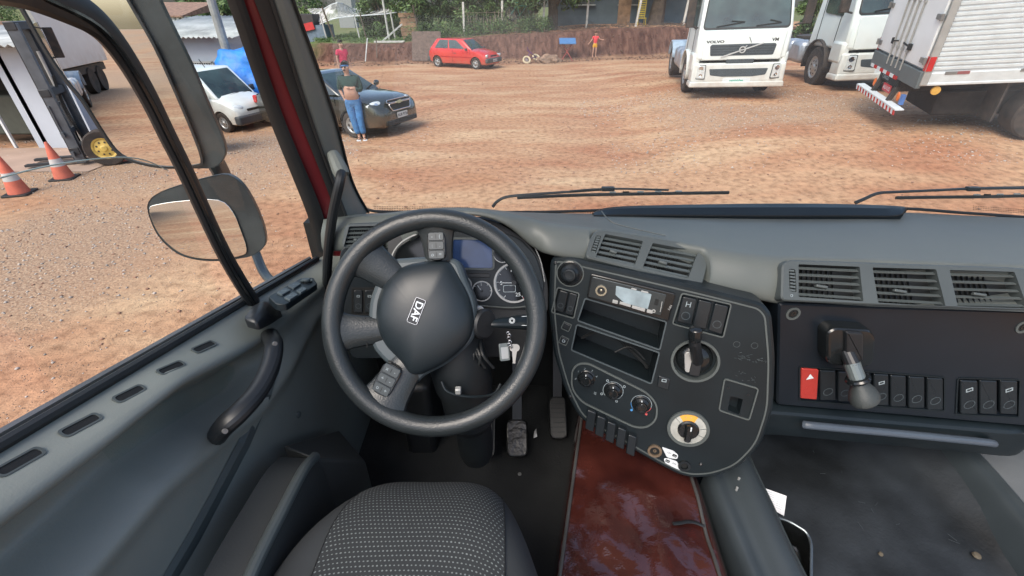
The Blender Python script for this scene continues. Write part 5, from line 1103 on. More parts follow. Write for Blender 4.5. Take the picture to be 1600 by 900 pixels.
# ---- trucks
def cab_truck(label, group, vm=True):
    o = root('white_truck', label, 'truck', group)
    def box(n_, c, s_, m=white_paint, bevel=.03, rot=None): mb = MB(); mb.box(c, s_, rot); return mb.build(n_, o, m, bevel=bevel)
    Y = 1.19
    pf = [(0, 1.0), (-.03, 1.72), (-.34, 2.68), (-.60, 3.0), (-2.0, 3.12), (-2.1, 1.0)]
    vs = [Vector((x, sd_*(Y-(.09 if z > 1.8 else 0)-(.05 if z > 2.9 else 0)), z)) for sd_ in (-1, 1) for x, z in pf]; n = len(pf)
    mb = MB(); mb.add(vs, [tuple(range(n)), tuple(range(2*n-1, n-1, -1))]+[(k, k+n, (k+1) % n+n, (k+1) % n) for k in range(n)]); mb.build('cab_body', o, white_paint, bevel=.07, sharp=1.0)
    nr = Vector((.95, 0, .31)); F = Fr((-.185, 0, 2.18), nr, U=(0, 1, 0))
    mb = MB(); mb.slab(F, rnd_poly([(-1.06, -.42), (1.06, -.42), (.98, .44), (-.98, .44)], .10, 5), -.03, .022, .006); mb.build('windscreen', o, win_dark)
    mb = MB(); mb.ring(F, rnd_poly([(-1.09, -.46), (1.09, -.46), (1.0, .47), (-1.0, .47)], .12, 5), rnd_poly([(-1.06, -.42), (1.06, -.42), (.98, .44), (-.98, .44)], .10, 5), .026, -.02); mb.build('windscreen_seal', o, rubber)
    for a_, b_ in (((.25, -.40), (.85, -.34)), ((-.75, -.40), (-.05, -.30))):
        mb = MB(); mb.tube([F.p(a_[0], a_[1], .05), F.p(b_[0], b_[1], .05), F.p(b_[0]*.5+a_[0]*.5+.02, a_[1]+.13, .05)], .012, 6); mb.build('wiper', o, deep)
    # hood panel with grille
    H = Fr((.0, 0, 1.36), (1, 0, .04), U=(0, 1, 0))
    mb = MB(); mb.slab(H, rnd_poly([(-1.0, -.34), (1.0, -.34), (1.03, .36), (-1.03, .36)], .05, 4), -.05, .035, .012); mb.build('hood_panel', o, white_paint)
    if vm:
        go = rnd_poly([(-.80, -.24), (.80, -.24), (.84, .0), (.80, .04), (-.80, .04), (-.84, 0)], .04, 4); mb = MB(); mb.mat(mat('grille_dark', (.05, .065, .075), .5)).slab(H, go, .0, .040, .004); mb.mat(deep)
        for k in range(4): mb.bar(H.p(-.8, -.20+k*.062, .041), H.p(.8, -.20+k*.062, .041), .014, .006)
        mb.build('grille', o)
        mb = MB(); mb.mat(mat('emblem_silver', (.5, .52, .52), .35, .3)).bar(H.p(-.52, -.27, .055), H.p(.50, .05, .055), .03, .012, up=H.N); mb.ring(H, circ(0, -.10, .085, 24), circ(0, -.10, .058, 24), .07, .04); mb.bar(H.p(.05, -.05, .06), H.p(.10, 0, .06), .02, .01, up=H.N); mb.text(H, 0, -.10, .035, 'VOLVO', 0, .072, bold=.002); mb.build('emblem', o)
        mb = MB(); mb.text(H, -.72, .10, .085, 'VOLVO', 0, .037, bold=.004, sx=1.6); mb.text(H, .78, .12, .10, 'VM', 0, .037, bold=.004, sx=1.2); mb.build('lettering', o, deep)
        mb = MB(); mb.tube([H.p(.20, .06, .045), H.p(.12, .20, .05)], .006, 5); mb.build('washer_hose', o, deep)
    else:
        mb = MB(); mb.mat(silver).slab(H, rnd_poly([(-.42, -.26), (.95, -.26), (.95, .16), (-.42, .16)], .05, 4), .0, .040, .004); mb.mat(deep).slab(H, rnd_poly([(-.32, -.22), (.9, -.22), (.9, .12), (-.32, .12)], .04, 4), .0, .046, .004); mb.build('grille', o)
        mb = MB(); mb.text(H, -.05, .24, .10, 'VOLVO', 0, .037, bold=.005, sx=1.6); mb.build('lettering', o, steel_m)
    # bumper with lamps
    Bp = Fr((.06, 0, .68), (1, 0, 0), U=(0, 1, 0))
    mb = MB(); mb.slab(Bp, rnd_poly([(-1.22, -.22), (1.22, -.22), (1.20, .26), (-1.20, .26)], .06, 4), -.42, .0, .04); mb.build('bumper', o, white_paint)
    mb = MB(); mb.slab(Fr((.10, 0, .42), (1, 0, 0), U=(0, 1, 0)), rnd_poly([(-1.25, -.09), (1.25, -.09), (1.23, .06), (-1.23, .06)], .05, 4), -.5, .0, .03); mb.build('lower_bumper', o, white_paint)
    mb = MB(); mb.mat(mat('grille_dark')).slab(Bp, rnd_poly([(-.72, -.04), (-.4, -.08), (.4, -.08), (.72, -.04), (.76, .12), (-.76, .12)], .03, 4), -.01, .006, .002); mb.slab(Bp, rnd_poly([(-.34, .24), (.34, .24), (.36, .36), (-.36, .36)], .02, 3), -.06, -.012, .002); mb.build('intake', o)
    mb = MB(); mb.mat(lab_w).slab(Bp, rnd_poly([(-.36, -.24), (.36, -.24), (.36, -.12), (-.36, -.12)], .02, 3), 0, .010, .002)
    if vm: mb.mat(mat('sign_green', (.05, .35, .25), .5)).text(Bp, 0, -.18, .085, 'caminhões', 0, .012, bold=.003)
    mb.build('number_plate', o)
    for sd_ in (-1, 1):
        L_ = [(-.13, -.20), (.13, -.20), (.13, .17), (-.11, .17)]; L_ = [(x*sd_, y) for x, y in L_]
        F = Fr((.055, sd_*.97, .74), (1, sd_*.12, .02), U=(-.12*sd_, 1, 0)); mb = MB(); mb.mat(gpl).slab(F, rnd_poly(L_, .03, 3), -.02, .016, .004); mb.mat(lampg).slab(F, rnd_poly([(x*.86, y*.9) for x, y in L_], .03, 3), .0, .024, .01)
        mb.mat(chrome).lathe(F.p(.01*sd_, .07, .018), F.N, [(.07, 0), (.06, .012), (.02, .006), (.001, .008)], 18); mb.lathe(F.p(0, -.10, .018), F.N, [(.055, 0), (.045, .012), (.001, .004)], 16); mb.build('headlight', o)
        mb, F = quad_panel(*(lambda a: a if sd_ < 0 else [a[1], a[0], a[3], a[2]])([Vector((-1.55, sd_*(Y-.045), 1.8)), Vector((-.55, sd_*(Y-.045), 1.72)), Vector((-.75, sd_*(Y-.085), 2.62)), Vector((-1.55, sd_*(Y-.085), 2.66))]), .03, .03, .08); mb.build('side_window', o, win_dark)
        mb = MB(); mb.bar((-.12, sd_*Y, 2.55), (-.02, sd_*1.42, 2.5), .04, .04); mb.bar((-.12, sd_*Y, 1.8), (-.02, sd_*1.42, 1.85), .04, .04); mb.box((-.02, sd_*1.45, 2.18), (.12, .2, .72)); mb.build('door_mirror', o, dirty, bevel=.02)
        mb = MB(); mb.box((-.32, sd_*1.13, .95), (.62, .2, .5)); mb.build('corner_panel', o, white_paint, bevel=.07)
        # fender over the front wheel
        mb = MB(); G = [[Vector((-1.35+.64*math.cos(t), sd_*yy, .52+.64*math.sin(t))) for yy in (.85, 1.24, 1.26)] for t in np.linspace(-.1, math.pi+.1, 16)]; mb.grid(G); mb.build('fender', o, white_paint if vm else dirty, solid=.03)
        add_wheel(o, -1.35, sd_*1.06, .5, .5, .30, sd_, rim_r=.56)
        add_wheel(o, -4.9, sd_*.95, .5, .5, .52, sd_, rim_r=.56)
        mb = MB()
        for xx in (-.62, -1.62): mb.bar((xx, sd_*(Y+.004), 1.1), (xx, sd_*(Y-.05), 2.66), .014, .01)
        mb.build('door_seam', o, deep)
        mb = MB(); G = [[Vector((-4.9+.62*math.cos(t), sd_*yy, .55+.62*math.sin(t))) for yy in (.66, 1.26)] for t in np.linspace(.2, math.pi-.2, 12)]; mb.grid(G); mb.build('mudguard', o, mat('mudguard_blue', (.28, .36, .44), .5, var=.2) if vm else dirty, solid=.02)
        mb = MB(); mb.box((0, 0, 0), (.01, .01, .01))
        mb = MB(); mb.bar((-.3, sd_*.4, .85), (-6.2, sd_*.4, .85), .1, .24); mb.build('chassis_rail', o, chassis_m)
    for k, xx in enumerate((-2.75, -3.55)):
        mb = MB(); mb.box((xx, -.98, .78), (.76, .5, .58)); mb.build('fuel_tank', o, mat('tank_alu', (.40, .43, .48), .4, .6, var=.15), bevel=.12)
    mb = MB(); mb.box((-3, .9, .75), (.9, .45, .5)); mb.build('battery_box', o, dirty, bevel=.05)
    mb = MB(); mb.box((-2.3, 0, 1.05), (.4, 2.0, .3)); mb.box((-1.0, 0, .75), (1.8, 1.6, .6)); mb.build('engine_block', o, deep)
    mb = MB(); mb.lathe((-4.6, 0, 1.02), (0, 0, 1), [(.5, 0), (.5, .06), (.02, .08)], 20); mb.build('fifth_wheel', o, dirty)
    return o
t1 = cab_truck('white cab-only truck facing the windscreen, dark grille crossed by a diagonal bar', 'white tractor trucks'); pose(t1, (6.30, 13.75, .40), R(-100.3), R(.8), R(2.2), 1.0)
t3 = copy_tree(t1); tag(t3, 'white tractor truck standing behind the cab, seen only reflected in the outside mirrors', 'truck'); pose(t3, (-7.6, -14.5, 0), R(78))
t2 = cab_truck('second white truck tractor, side tanks showing, standing between its twin and the box truck', 'white tractor trucks', vm=False); pose(t2, (10.86, 14.2, .50), R(-97), R(0), R(3), 1.15)
# box truck
bx = root('box_truck', 'white box truck with ribbed side, twin rear doors and red-striped bumper', 'truck', None)
boxw = mat('box_white', (.72, .76, .78), .4, var=.05, vscale=2); dust(boxw, 1.1, 2.0, .6); alu = mat('box_alu', (.62, .68, .70), .35, .3, var=.08)
Z0, Z1, L_ = 1.15, 3.7, 6.5
mb = MB(); mb.box((L_/2+.03, 0, (Z0+Z1)/2), (L_-.06, 2.44, Z1-Z0-.02)); bod = mb.build('cargo_box', bx, boxw)
mb = MB(); mb.mat(alu)
k = 0; z = Z0+.30
while z < Z1-.1:
    for sd_ in (-1, 1): mb.hexa([Vector((.14, sd_*1.22, z-.030)), Vector((L_, sd_*1.22, z-.030)), Vector((L_, sd_*1.22, z+.036)), Vector((.14, sd_*1.22, z+.036))][::sd_*-1 or 1], [Vector((.14, sd_*1.245, z-.018)), Vector((L_, sd_*1.245, z-.018)), Vector((L_, sd_*1.245, z+.026)), Vector((.14, sd_*1.245, z+.026))][::sd_*-1 or 1])
    z += .085
mb.build('ribbed_siding', bx)
for sd_ in (-1, 1):
    mb = MB(); mb.box((L_/2, sd_*1.235, Z0+.11), (L_, .05, .24)); mb.box((L_/2, sd_*1.255, Z0+.02), (L_, .03, .05)); mb.build('side_sill', bx, alu, bevel=.008)
    mb = MB(); mb.box((.06, sd_*1.245, (Z0+Z1)/2), (.13, .06, Z1-Z0)); mb.build('corner_post', bx, silver, bevel=.01)
    mb = MB(); mb.box((.05, sd_*1.281, Z0+.40), (.10, .01, .26)); mb.box((-.008, sd_*1.22, Z0+.40), (.01, .08, .26)); mb.build('marker_strip', bx, lampr)
    for xx, ww in ((.45, .40), (1.65, .42)):
        mb = MB(); mb.mat(steel_m).box((xx, sd_*1.265, Z0+.22), (ww*.5, .012, .055)); mb.mat(mat('strip_dull_red', (.25, .08, .08), .5)).box((xx+ww*.5, sd_*1.265, Z0+.22), (ww*.5, .012, .055)); mb.build('reflector', bx)
mb = MB(); mb.box((1.75, -1.265, Z0+.42), (.06, .02, .10)); mb.build('side_lamp', bx, steel_m)
for sd_ in (-1, 1):
    mb = MB(); mb.box((-.012, sd_*.60, (Z0+.30+Z1-.1)/2), (.05, 1.15, Z1-Z0-.42)); d_ = mb.build('rear_door', bx, boxw, bevel=.008)
    for yy in (.12, .36):
        mb = MB(); mb.tube([(-.06, sd_*yy, Z0+.12), (-.06, sd_*yy, Z1-.1)], .018, 8)
        for zz in (Z0+.5, Z0+1.4, Z0+2.2): mb.box((-.05, sd_*yy, zz), (.05, .08, .06))
        mb.build('lock_rod', d_, silver)
    mb = MB(); mb.bar((-.075, sd_*.12, Z0+.62), (-.075, sd_*.44, Z0+.58), .03, .03); mb.box((-.06, sd_*.42, Z0+.58), (.05, .12, .12)); mb.build('door_handle', d_, deep, bevel=.01)
    for zz in (Z0+.45, Z0+1.2, Z0+2.0):
        mb = MB(); mb.box((-.05, sd_*1.12, zz), (.04, .18, .09)); mb.lathe((-.055, sd_*1.22, zz-.06), (0, 0, 1), [(.03, 0), (.03, .12), (.001, .12)], 10); mb.build('hinge', d_, steel_m)
mb = MB(); mb.box((-.01, 0, Z0+.10), (.09, 2.5, .32)); mb.build('rear_sill', bx, mat('sill_grey', (.10, .12, .125), .5), bevel=.01)
mb = MB(); 
for k in range(8): mb.mat((lab_w, lampr)[k % 2]).box((-.065, 1.05-k*.19, Z0-.04), (.012, .19, .07))
mb.build('reflective_strip', bx)
mb = MB(); mb.mat(deep).box((-.03, 0, Z0-.13), (.06, 1.0, .14)); mb.mat(icon_dim).text(Fr((-.065, .15, Z0-.13), (-1, 0, 0), U=(0, -1, 0)), 0, 0, .10, 'CARGO', 0, 0, bold=.002); mb.build('name_board', bx)
plate(bx, Fr((-.05, -.05, Z0-.31), (-1, 0, 0), U=(0, -1, 0)), 'AU·115', .42, .16, mat('plate_red', (.42, .03, .04), .5), lab_w)
for yy in (-.62, .75):
    mb = MB(); mb.mat(lampo).dome(Fr((-.03, yy, Z0-.36), (-1, 0, 0)), circ(0, 0, .06, 16, .10), -.02, .03, (0, 0)); mb.build('tail_lamp', bx)
mb = MB(); mb.box((-.03, -.88, Z0-.36), (.06, .10, .2)); mb.build('blue_sticker', bx, mat('sticker_blue', (.08, .18, .45), .5))
mb = MB(); mb.lathe((.35, -1.18, Z0-.12), (0, -1, 0), [(.085, 0), (.08, .03), (.001, .04)], 18); mb.build('amber_reflector', bx, mat('amber_reflector', (.65, .38, .08), .4))
for yy in (-.45, .45):
    mb = MB(); mb.bar((-.12, yy, .62), (.05, yy, Z0), .10, .08); mb.build('bumper_strut', bx, dirty)
    mb = MB(); mb.bar((0, yy, Z0-.16), (L_, yy, Z0-.16), .09, .26); mb.build('chassis_rail', bx, chassis_m)
mb = MB(); mb.mat(lab_w).box((-.14, 0, .66), (.16, 2.36, .025)); n_ = 26
for k in range(n_):
    y0 = -1.18+2.36*k/n_; mb.mat((lampr, lab_w)[k % 2]).hexa([Vector((-.205, y0, .55)), Vector((-.215, y0, .55)), Vector((-.215, y0+2.36/n_, .55)), Vector((-.205, y0+2.36/n_, .55))], [Vector((-.205, y0+.03, .65)), Vector((-.215, y0+.03, .65)), Vector((-.215, y0+.03+2.36/n_, .65)), Vector((-.205, y0+.03+2.36/n_, .65))])
mb.build('striped_bumper', bx)
for sd_ in (-1, 1):
    for xx in (2.35, 3.55): add_wheel(bx, xx, sd_*.95, .48, .48, .50, sd_, rim_r=.55)
mb = MB(); mb.box((3.0, 0, .62), (4.6, 1.3, .5)); mb.build('underframe', bx, chassis_m, bevel=.04)
mb = MB(); mb.box((1.55, 0, .75), (.04, 2.3, .78)); mb.build('mud_flap', bx, dirty)
BXC = MB(); BXC.box((L_+1.2, 0, 1.9), (2.0, 2.3, 2.4)); BXC.build('cab_body', bx, white_paint, bevel=.1)
pose(bx, (8.28, 10.627, .37), R(-15.0), R(-4.4), R(5.0), .95)
# ---- forklift
fk = root('forklift', 'black forklift with tall mast and yellow wheel hub standing in front of the pale workshop', 'forklift')
fkm = mat('forklift_black', (.028, .032, .036), .45, var=.3, vscale=8); fkg = mat('forklift_grey', (.10, .115, .13), .4, .3, var=.2)
for sd_ in (-1, 1):
    mb = MB(); mb.box((.52, sd_*.36, 1.26), (.16, .09, 2.4)); mb.build('mast_channel', fk, fkg, bevel=.006)
    mb = MB(); mb.box((.60, sd_*.26, 1.26), (.12, .06, 2.3)); mb.build('inner_mast', fk, fkm, bevel=.004)
    mb = MB(); mb.tube([(.53, sd_*.15, .2), (.53, sd_*.15, 2.0)], .028, 10); mb.build('lift_cylinder', fk, silver)
    mb = MB(); mb.box((.95, sd_*.22, .07), (1.0, .11, .04)); mb.box((.62, sd_*.22, .35), (.05, .11, .6)); mb.build('fork', fk, fkm)
    add_wheel(fk, 0, sd_*.50, .34, .34, .24, sd_, rim_r=.60, rm=mat('hub_yellow', (.55, .40, .10), .55, var=.25, vscale=14))
    add_wheel(fk, -1.45, sd_*.46, .26, .26, .18, sd_, rim_r=.55, rm=mat('hub_yellow'))
    mb = MB(); mb.tube([(-.1, sd_*.42, .9), (.05, sd_*.42, 1.5), (-.05, sd_*.42, 2.05), (-1.5, sd_*.42, 2.08), (-1.75, sd_*.42, 1.1)], .03, 8); mb.build('guard_post', fk, fkm)

for zz in (2.42, 1.35, .3): mb = MB(); mb.box((.54, 0, zz), (.16, .84, .13)); mb.build('mast_crossbar', fk, fkm, bevel=.01)
mb = MB(); mb.lathe((.63, .12, 2.42), (1, 0, 0), [(.06, 0), (.06, .006), (.001, .006)], 18); mb.build('round_badge', fk, lab_w)
mb = MB()
for zz in (.25, .62): mb.box((.57, 0, zz), (.05, .95, .09))
for k in range(6): yy = -.42+k*.168; mb.bar((.58, yy, .62), (.58, yy, 1.12), .022, .022)
mb.bar((.58, -.44, 1.12), (.58, .44, 1.12), .03, .03); mb.build('load_backrest', fk, fkg)
mb = MB(); mb.box((-.75, 0, .62), (1.3, .98, .62)); mb.box((-1.55, 0, .68), (.5, .95, .8)); mb.build('body', fk, fkm, bevel=.08)
mb = MB(); mb.box((-.8, 0, 1.05), (.45, .5, .12)); mb.box((-1.02, 0, 1.3), (.1, .48, .45)); mb.build('seat', fk, black, bevel=.04)
mb = MB(); mb.tube([(-.1, 0, .9), (-.3, 0, 1.25)], .02, 8); mb.tube([Vector((-.3, 0, 1.26))+Vector((math.cos(t)*.16*.5, math.sin(t)*.16, math.cos(t)*.14)) for t in np.linspace(0, 6.28, 16, endpoint=False)], .013, 6, closed=True); mb.build('steering_wheel', fk, black)
mb = MB(); 
for k in range(3): mb.tube(spline([(.44, -.05+k*.05, .4), (.50, -.06+k*.06, 1.0), (.44, -.05+k*.04, 1.6)], 4), .010, 6)
mb.build('hoses', fk, rubber)
fp = PZ(164, 256, .0); pose(fk, fp+Vector((.0, .42, 0)), R(204), 0, 0, .98)
# traffic cones
cone_o = mat('cone_orange', (.52, .13, .08), .6, var=.12, vscale=9)
def cone(px, py, label, tilt=(0, 0)):
    o = root('traffic_cone', label, 'traffic cone', 'orange traffic cones'); mb = MB()
    pr_ = [(.17, .03), (.025, .72), (.02, .73), (.001, .73)]; mb.mat(cone_o).lathe((0, 0, 0), (0, 0, 1), [(.16, .03), (.116, .26)], 20); mb.mat(mat('cone_band', (.42, .42, .41), .6)).lathe((0, 0, 0), (0, 0, 1), [(.1165, .26), (.088, .40)], 20); mb.mat(cone_o).lathe((0, 0, 0), (0, 0, 1), [(.088, .40), (.06, .54), (.027, .70), (.02, .71), (.001, .71)], 20)
    mb.build('cone_body', o); mb = MB(); mb.slab(Fr((0, 0, 0), (0, 0, 1), U=(1, 0, 0)), rnd_poly([(-.2, -.2), (.2, -.2), (.2, .2), (-.2, .2)], .05, 4), 0, .035, .01); mb.build('cone_base', o, rubber)
    p = PZ(px, py, .0); pose(o, p, .3, tilt[0], tilt[1], .92); return o
cone(102, 279, 'orange traffic cone with pale band in front of the forklift forks'); cone(32, 303, 'nearest orange traffic cone, at the left edge of the view'); cone(196, 252, 'orange traffic cone behind the mirror, right of the forklift wheel')
# ================================================================ GROUND
def fbm(x, y, s, seed=0, oct=4):
    # value noise, vectorised
    r = np.zeros_like(x); amp = 1.; tot = 0
    for o in range(oct):
        X = x/s*2**o+seed*17.3+o*5.1; Y = y/s*2**o+seed*9.7+o*3.3; ix = np.floor(X).astype(int); iy = np.floor(Y).astype(int); fx = X-ix; fy = Y-iy; fx = fx*fx*(3-2*fx); fy = fy*fy*(3-2*fy)
        h = lambda a, b: (np.sin(a*127.1+b*311.7+seed*13.)*43758.5453) % 1
        r += amp*(h(ix, iy)*(1-fx)*(1-fy)+h(ix+1, iy)*fx*(1-fy)+h(ix, iy+1)*(1-fx)*fy+h(ix+1, iy+1)*fx*fy); tot += amp; amp *= .5
    return r/tot
def bank_masks(x, y):
    wob = (fbm(x, y*0, 2.2, 3)-.5)*1.3
    foot = 29.6+wob+.02*np.abs(x); t = sst(0, 1, (y-foot)/(1.7+.6*fbm(x, y*0, 3., 5)))
    side = sst(-17, -13, x); return t*side, t, side
def gz(x, y):
    x = np.asarray(x, float); y = np.asarray(y, float)
    z = (.40+.12*sst(7, 10, x))*sst(2.0, 6.2, x)*sst(5.5, 10.5, y)*(1-.45*sst(19, 24, y)) - .15*sst(-1, -4, x)*sst(9, 12, y)*(1-sst(14, 18, y)) - .12*sst(16, 24, y) - .12*sst(-5.5, -8, x)*sst(10.5, 12.5, y)
    b, t, side = bank_masks(x, y); top = .78+.50*sst(-8, 3, x)
    z = z+b*(top+.12)+.03*(fbm(x, y, 2.5, 1)-.5)*sst(2, 6, y)
    # rilled face of the bank
    z += b*(1-b)*4*(.22*(fbm(x*3.5, y*.6, .9, 8)-.5)+.22*(fbm(x, y, .5, 9)-.5)) + .10*sst(29, 30, y)*sst(36, 33, y)*(fbm(x, y, .7, 10)-.5)
    z += sst(40, 110, y)*(-1.3)*sst(10, -15, x)
    return z
xs = np.unique(np.concatenate([np.linspace(-14, 22, 300), -14-np.geomspace(.3, 900, 26), 22+np.geomspace(.3, 900, 26)]))
yl = np.unique(np.concatenate([np.linspace(-8, 26, 170), np.linspace(26, 36, 130), 36+np.geomspace(.2, 900, 34), -8-np.geomspace(.5, 300, 16)]))
XX, YY = np.meshgrid(xs, yl, indexing='ij'); ZZ = gz(XX, YY)
nx, ny = XX.shape; V = np.stack([XX.ravel(), YY.ravel(), ZZ.ravel()], 1); idx = np.arange(nx*ny).reshape(nx, ny)
Q = np.stack([idx[:-1, :-1].ravel(), idx[1:, :-1].ravel(), idx[1:, 1:].ravel(), idx[:-1, 1:].ravel()], 1)
gm = bpy.data.materials.new('red_earth'); gm.use_nodes = True; n = gm.node_tree; L = n.links.new; b = n.nodes['Principled BSDF']; b.inputs['Roughness'].default_value = .95; b.inputs['Specular IOR Level'].default_value = .15
tc = n.nodes.new('ShaderNodeTexCoord')
def NZ(s, det=5, dist=0, vec=None, sc=None):
    q = n.nodes.new('ShaderNodeTexNoise'); q.inputs['Scale'].default_value = s; q.inputs['Detail'].default_value = det; q.inputs['Distortion'].default_value = dist
    if sc:
        mp = n.nodes.new('ShaderNodeMapping'); mp.inputs['Scale'].default_value = sc; mp.inputs['Rotation'].default_value = (0, 0, .12); L(tc.outputs['Object'], mp.inputs[0]); L(mp.outputs[0], q.inputs['Vector'])
    else: L(tc.outputs['Object'], q.inputs['Vector'])
    return q.outputs['Fac']
def RAMP(f, stops):
    q = n.nodes.new('ShaderNodeValToRGB'); e_ = q.color_ramp.elements
    while len(e_) < len(stops): e_.new(.5)
    for k, (p, c) in enumerate(stops): e_[k].position = p; e_[k].color = (*c, 1) if len(c) == 3 else c
    L(f, q.inputs[0]); return q.outputs[0]
def MIX(f, a_, b_, mode='MIX'):
    q = n.nodes.new('ShaderNodeMix'); q.data_type = 'RGBA'; q.blend_type = mode
    if isinstance(f, float): q.inputs[0].default_value = f
    else: L(f, q.inputs[0])
    for i, z in ((6, a_), (7, b_)):
        if isinstance(z, tuple): q.inputs[i].default_value = (*z, 1)
        else: L(z, q.inputs[i])
    return q.outputs[2]
RED, TAN, PALE = (.33, .155, .088), (.41, .25, .15), (.49, .345, .215)
basec = RAMP(NZ(.55, 7, .5, sc=(.6, 1.6, 1)), [(.29, RED), (.44, (.37, .205, .12)), (.56, TAN), (.74, PALE)])
fine = RAMP(NZ(9, 8, .2), [(.30, (.66, .62, .60)), (.5, (1, 1, 1)), (.70, (1.22, 1.2, 1.18))])
c1 = MIX(1.0, basec, fine, 'MULTIPLY')
vo = n.nodes.new('ShaderNodeTexVoronoi'); vo.inputs['Scale'].default_value = 26; L(tc.outputs['Object'], vo.inputs['Vector'])
peb = RAMP(vo.outputs['Distance'], [(.05, (1, 1, 1)), (.22, (0, 0, 0))])
at = n.nodes.new('ShaderNodeAttribute'); at.attribute_name = 'soil'; sp_ = n.nodes.new('ShaderNodeSeparateColor'); L(at.outputs['Color'], sp_.inputs[0])
grv = MIX(RAMP(NZ(34, 4), [(.42, (0, 0, 0)), (.6, (1, 1, 1))]), (.24, .155, .105), (.43, .31, .215))
c2 = MIX(sp_.outputs[2], c1, grv)
mm_ = n.nodes.new('ShaderNodeMath'); mm_.operation = 'MULTIPLY'; L(peb, mm_.inputs[0]); L(RAMP(NZ(3, 3), [(.5, (0, 0, 0)), (.62, (.8, .8, .8))]), mm_.inputs[1])
c2 = MIX(mm_.outputs[0], c2, (.45, .40, .36))
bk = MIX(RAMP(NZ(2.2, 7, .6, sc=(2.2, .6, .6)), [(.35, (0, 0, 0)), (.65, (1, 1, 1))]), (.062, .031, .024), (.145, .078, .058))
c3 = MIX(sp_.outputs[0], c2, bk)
gr_ = MIX(RAMP(NZ(1.2, 7), [(.4, (0, 0, 0)), (.6, (1, 1, 1))]), (.10, .16, .05), (.16, .13, .07))
c4 = MIX(sp_.outputs[1], c3, gr_); L(c4, b.inputs['Base Color'])
hb_ = n.nodes.new('ShaderNodeMath'); hb_.operation = 'MULTIPLY_ADD'; hb_.inputs[1].default_value = .5; L(NZ(3.5, 9, .3, sc=(.7, 1.3, 1)), hb_.inputs[0]); L(mm_.outputs[0], hb_.inputs[2])
h2_ = n.nodes.new('ShaderNodeMath'); h2_.operation = 'MULTIPLY_ADD'; h2_.inputs[1].default_value = .25; L(NZ(40, 5), h2_.inputs[0]); L(hb_.outputs[0], h2_.inputs[2])
bp_ = n.nodes.new('ShaderNodeBump'); bp_.inputs['Strength'].default_value = .8; bp_.inputs['Distance'].default_value = .06; L(h2_.outputs[0], bp_.inputs['Height']); L(bp_.outputs[0], b.inputs['Normal'])
gd_ = mesh_np('ground', V, Q, [gm], smooth=True); tag(gd_, kind='structure')
bM, tM, sM = bank_masks(XX, YY)
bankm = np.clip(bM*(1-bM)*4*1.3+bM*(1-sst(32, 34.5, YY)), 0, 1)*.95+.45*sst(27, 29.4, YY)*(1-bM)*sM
grass = np.clip(tM*sst(31.8, 34, YY+2*(fbm(XX, YY, 2, 4)-.5))*sst(2, -3, XX)+sst(-11, -14, XX)*sst(17, 24, YY)+sst(42, 48, YY), 0, 1)
grav = np.clip(sst(.46, .62, fbm(XX, YY, 3.5, 11))*sst(-3.2, -5.5, XX)*sst(13.5, 11, YY)*.9+sst(-1, -4, XX)*sst(9.2, 10.2, YY)*sst(12.6, 11.2, YY)*sst(.4, .55, fbm(XX, YY, 1.6, 12))*.5+.5*sst(3, 5, XX)*sst(9.5, 11, YY)*sst(16, 14, YY)*sst(.35, .6, fbm(XX, YY, 1.4, 13)), 0, 1)
ca = gd_.data.color_attributes.new('soil', 'FLOAT_COLOR', 'POINT'); colr = np.stack([bankm.ravel(), grass.ravel(), grav.ravel(), np.ones(nx*ny)], 1).astype(np.float32); ca.data.foreach_set('color', colr.ravel())
# loose stones
def stones(name, N, xr, yr, smin, smax, m, seed, dens=None):
    g_ = np.random.default_rng(seed); x = g_.uniform(*xr, N*3); y = g_.uniform(*yr, N*3)
    keep = g_.random(N*3) < (dens(x, y) if dens else 1); x, y = x[keep][:N], y[keep][:N]; N = len(x); s = smin*(smax/smin)**(g_.random(N)**2.2); z = gz(x, y)
    base = np.array([(1, 0, 0), (-1, 0, 0), (0, 1, 0), (0, -1, 0), (0, 0, .7), (0, 0, -.6)], float); fc = np.array([(0, 2, 4), (2, 1, 4), (1, 3, 4), (3, 0, 4), (2, 0, 5), (1, 2, 5), (3, 1, 5), (0, 3, 5)])
    a_ = g_.uniform(0, 6.28, N); P0 = base[None]*s[:, None, None]*g_.uniform(.6, 1.3, (N, 6, 1)); X = P0[..., 0]*np.cos(a_)[:, None]-P0[..., 1]*np.sin(a_)[:, None]; Y = P0[..., 0]*np.sin(a_)[:, None]+P0[..., 1]*np.cos(a_)[:, None]
    V = np.stack([X+x[:, None], Y+y[:, None], P0[..., 2]+z[:, None]+s[:, None]*.2], -1).reshape(-1, 3); Fq = (fc[None]+(np.arange(N)*6)[:, None, None]).reshape(-1, 3)
    return tag(mesh_np(name, V, Fq, [m], smooth=False), kind='stuff')
st_m = mat('stone_pale', (.42, .37, .33), .9, var=.4, vscale=3); st_r = mat('stone_red', (.28, .16, .11), .95, var=.35, vscale=3)
stones('pale_stones', 9000, (-12, -2), (3, 13), .006, .024, st_m, 1, lambda x, y: .08+.9*np.clip(sst(.46, .62, fbm(x, y, 3.5, 11))*sst(-3.2, -5.5, x)+sst(9.2, 10.2, y)*sst(12.6, 11.4, y)*sst(.4, .5, fbm(x, y, 1.6, 12)), 0, 1))
stones('gravel', 6000, (2, 14), (8, 16), .006, .028, st_m, 2, lambda x, y: .1+.9*sst(.35, .6, fbm(x, y, 1.4, 13)))
stones('soil_clods', 9000, (-7, 9), (2.2, 29), .006, .03, st_r, 3)
stones('bank_rubble', 3000, (-13, 16), (28.3, 32), .02, .08, mat('stone_dark', (.12, .07, .05), .95, var=.4, vscale=3), 4)
stones('roadside_stones', 5000, (-14, -1), (-14, 3), .006, .022, st_m, 5)
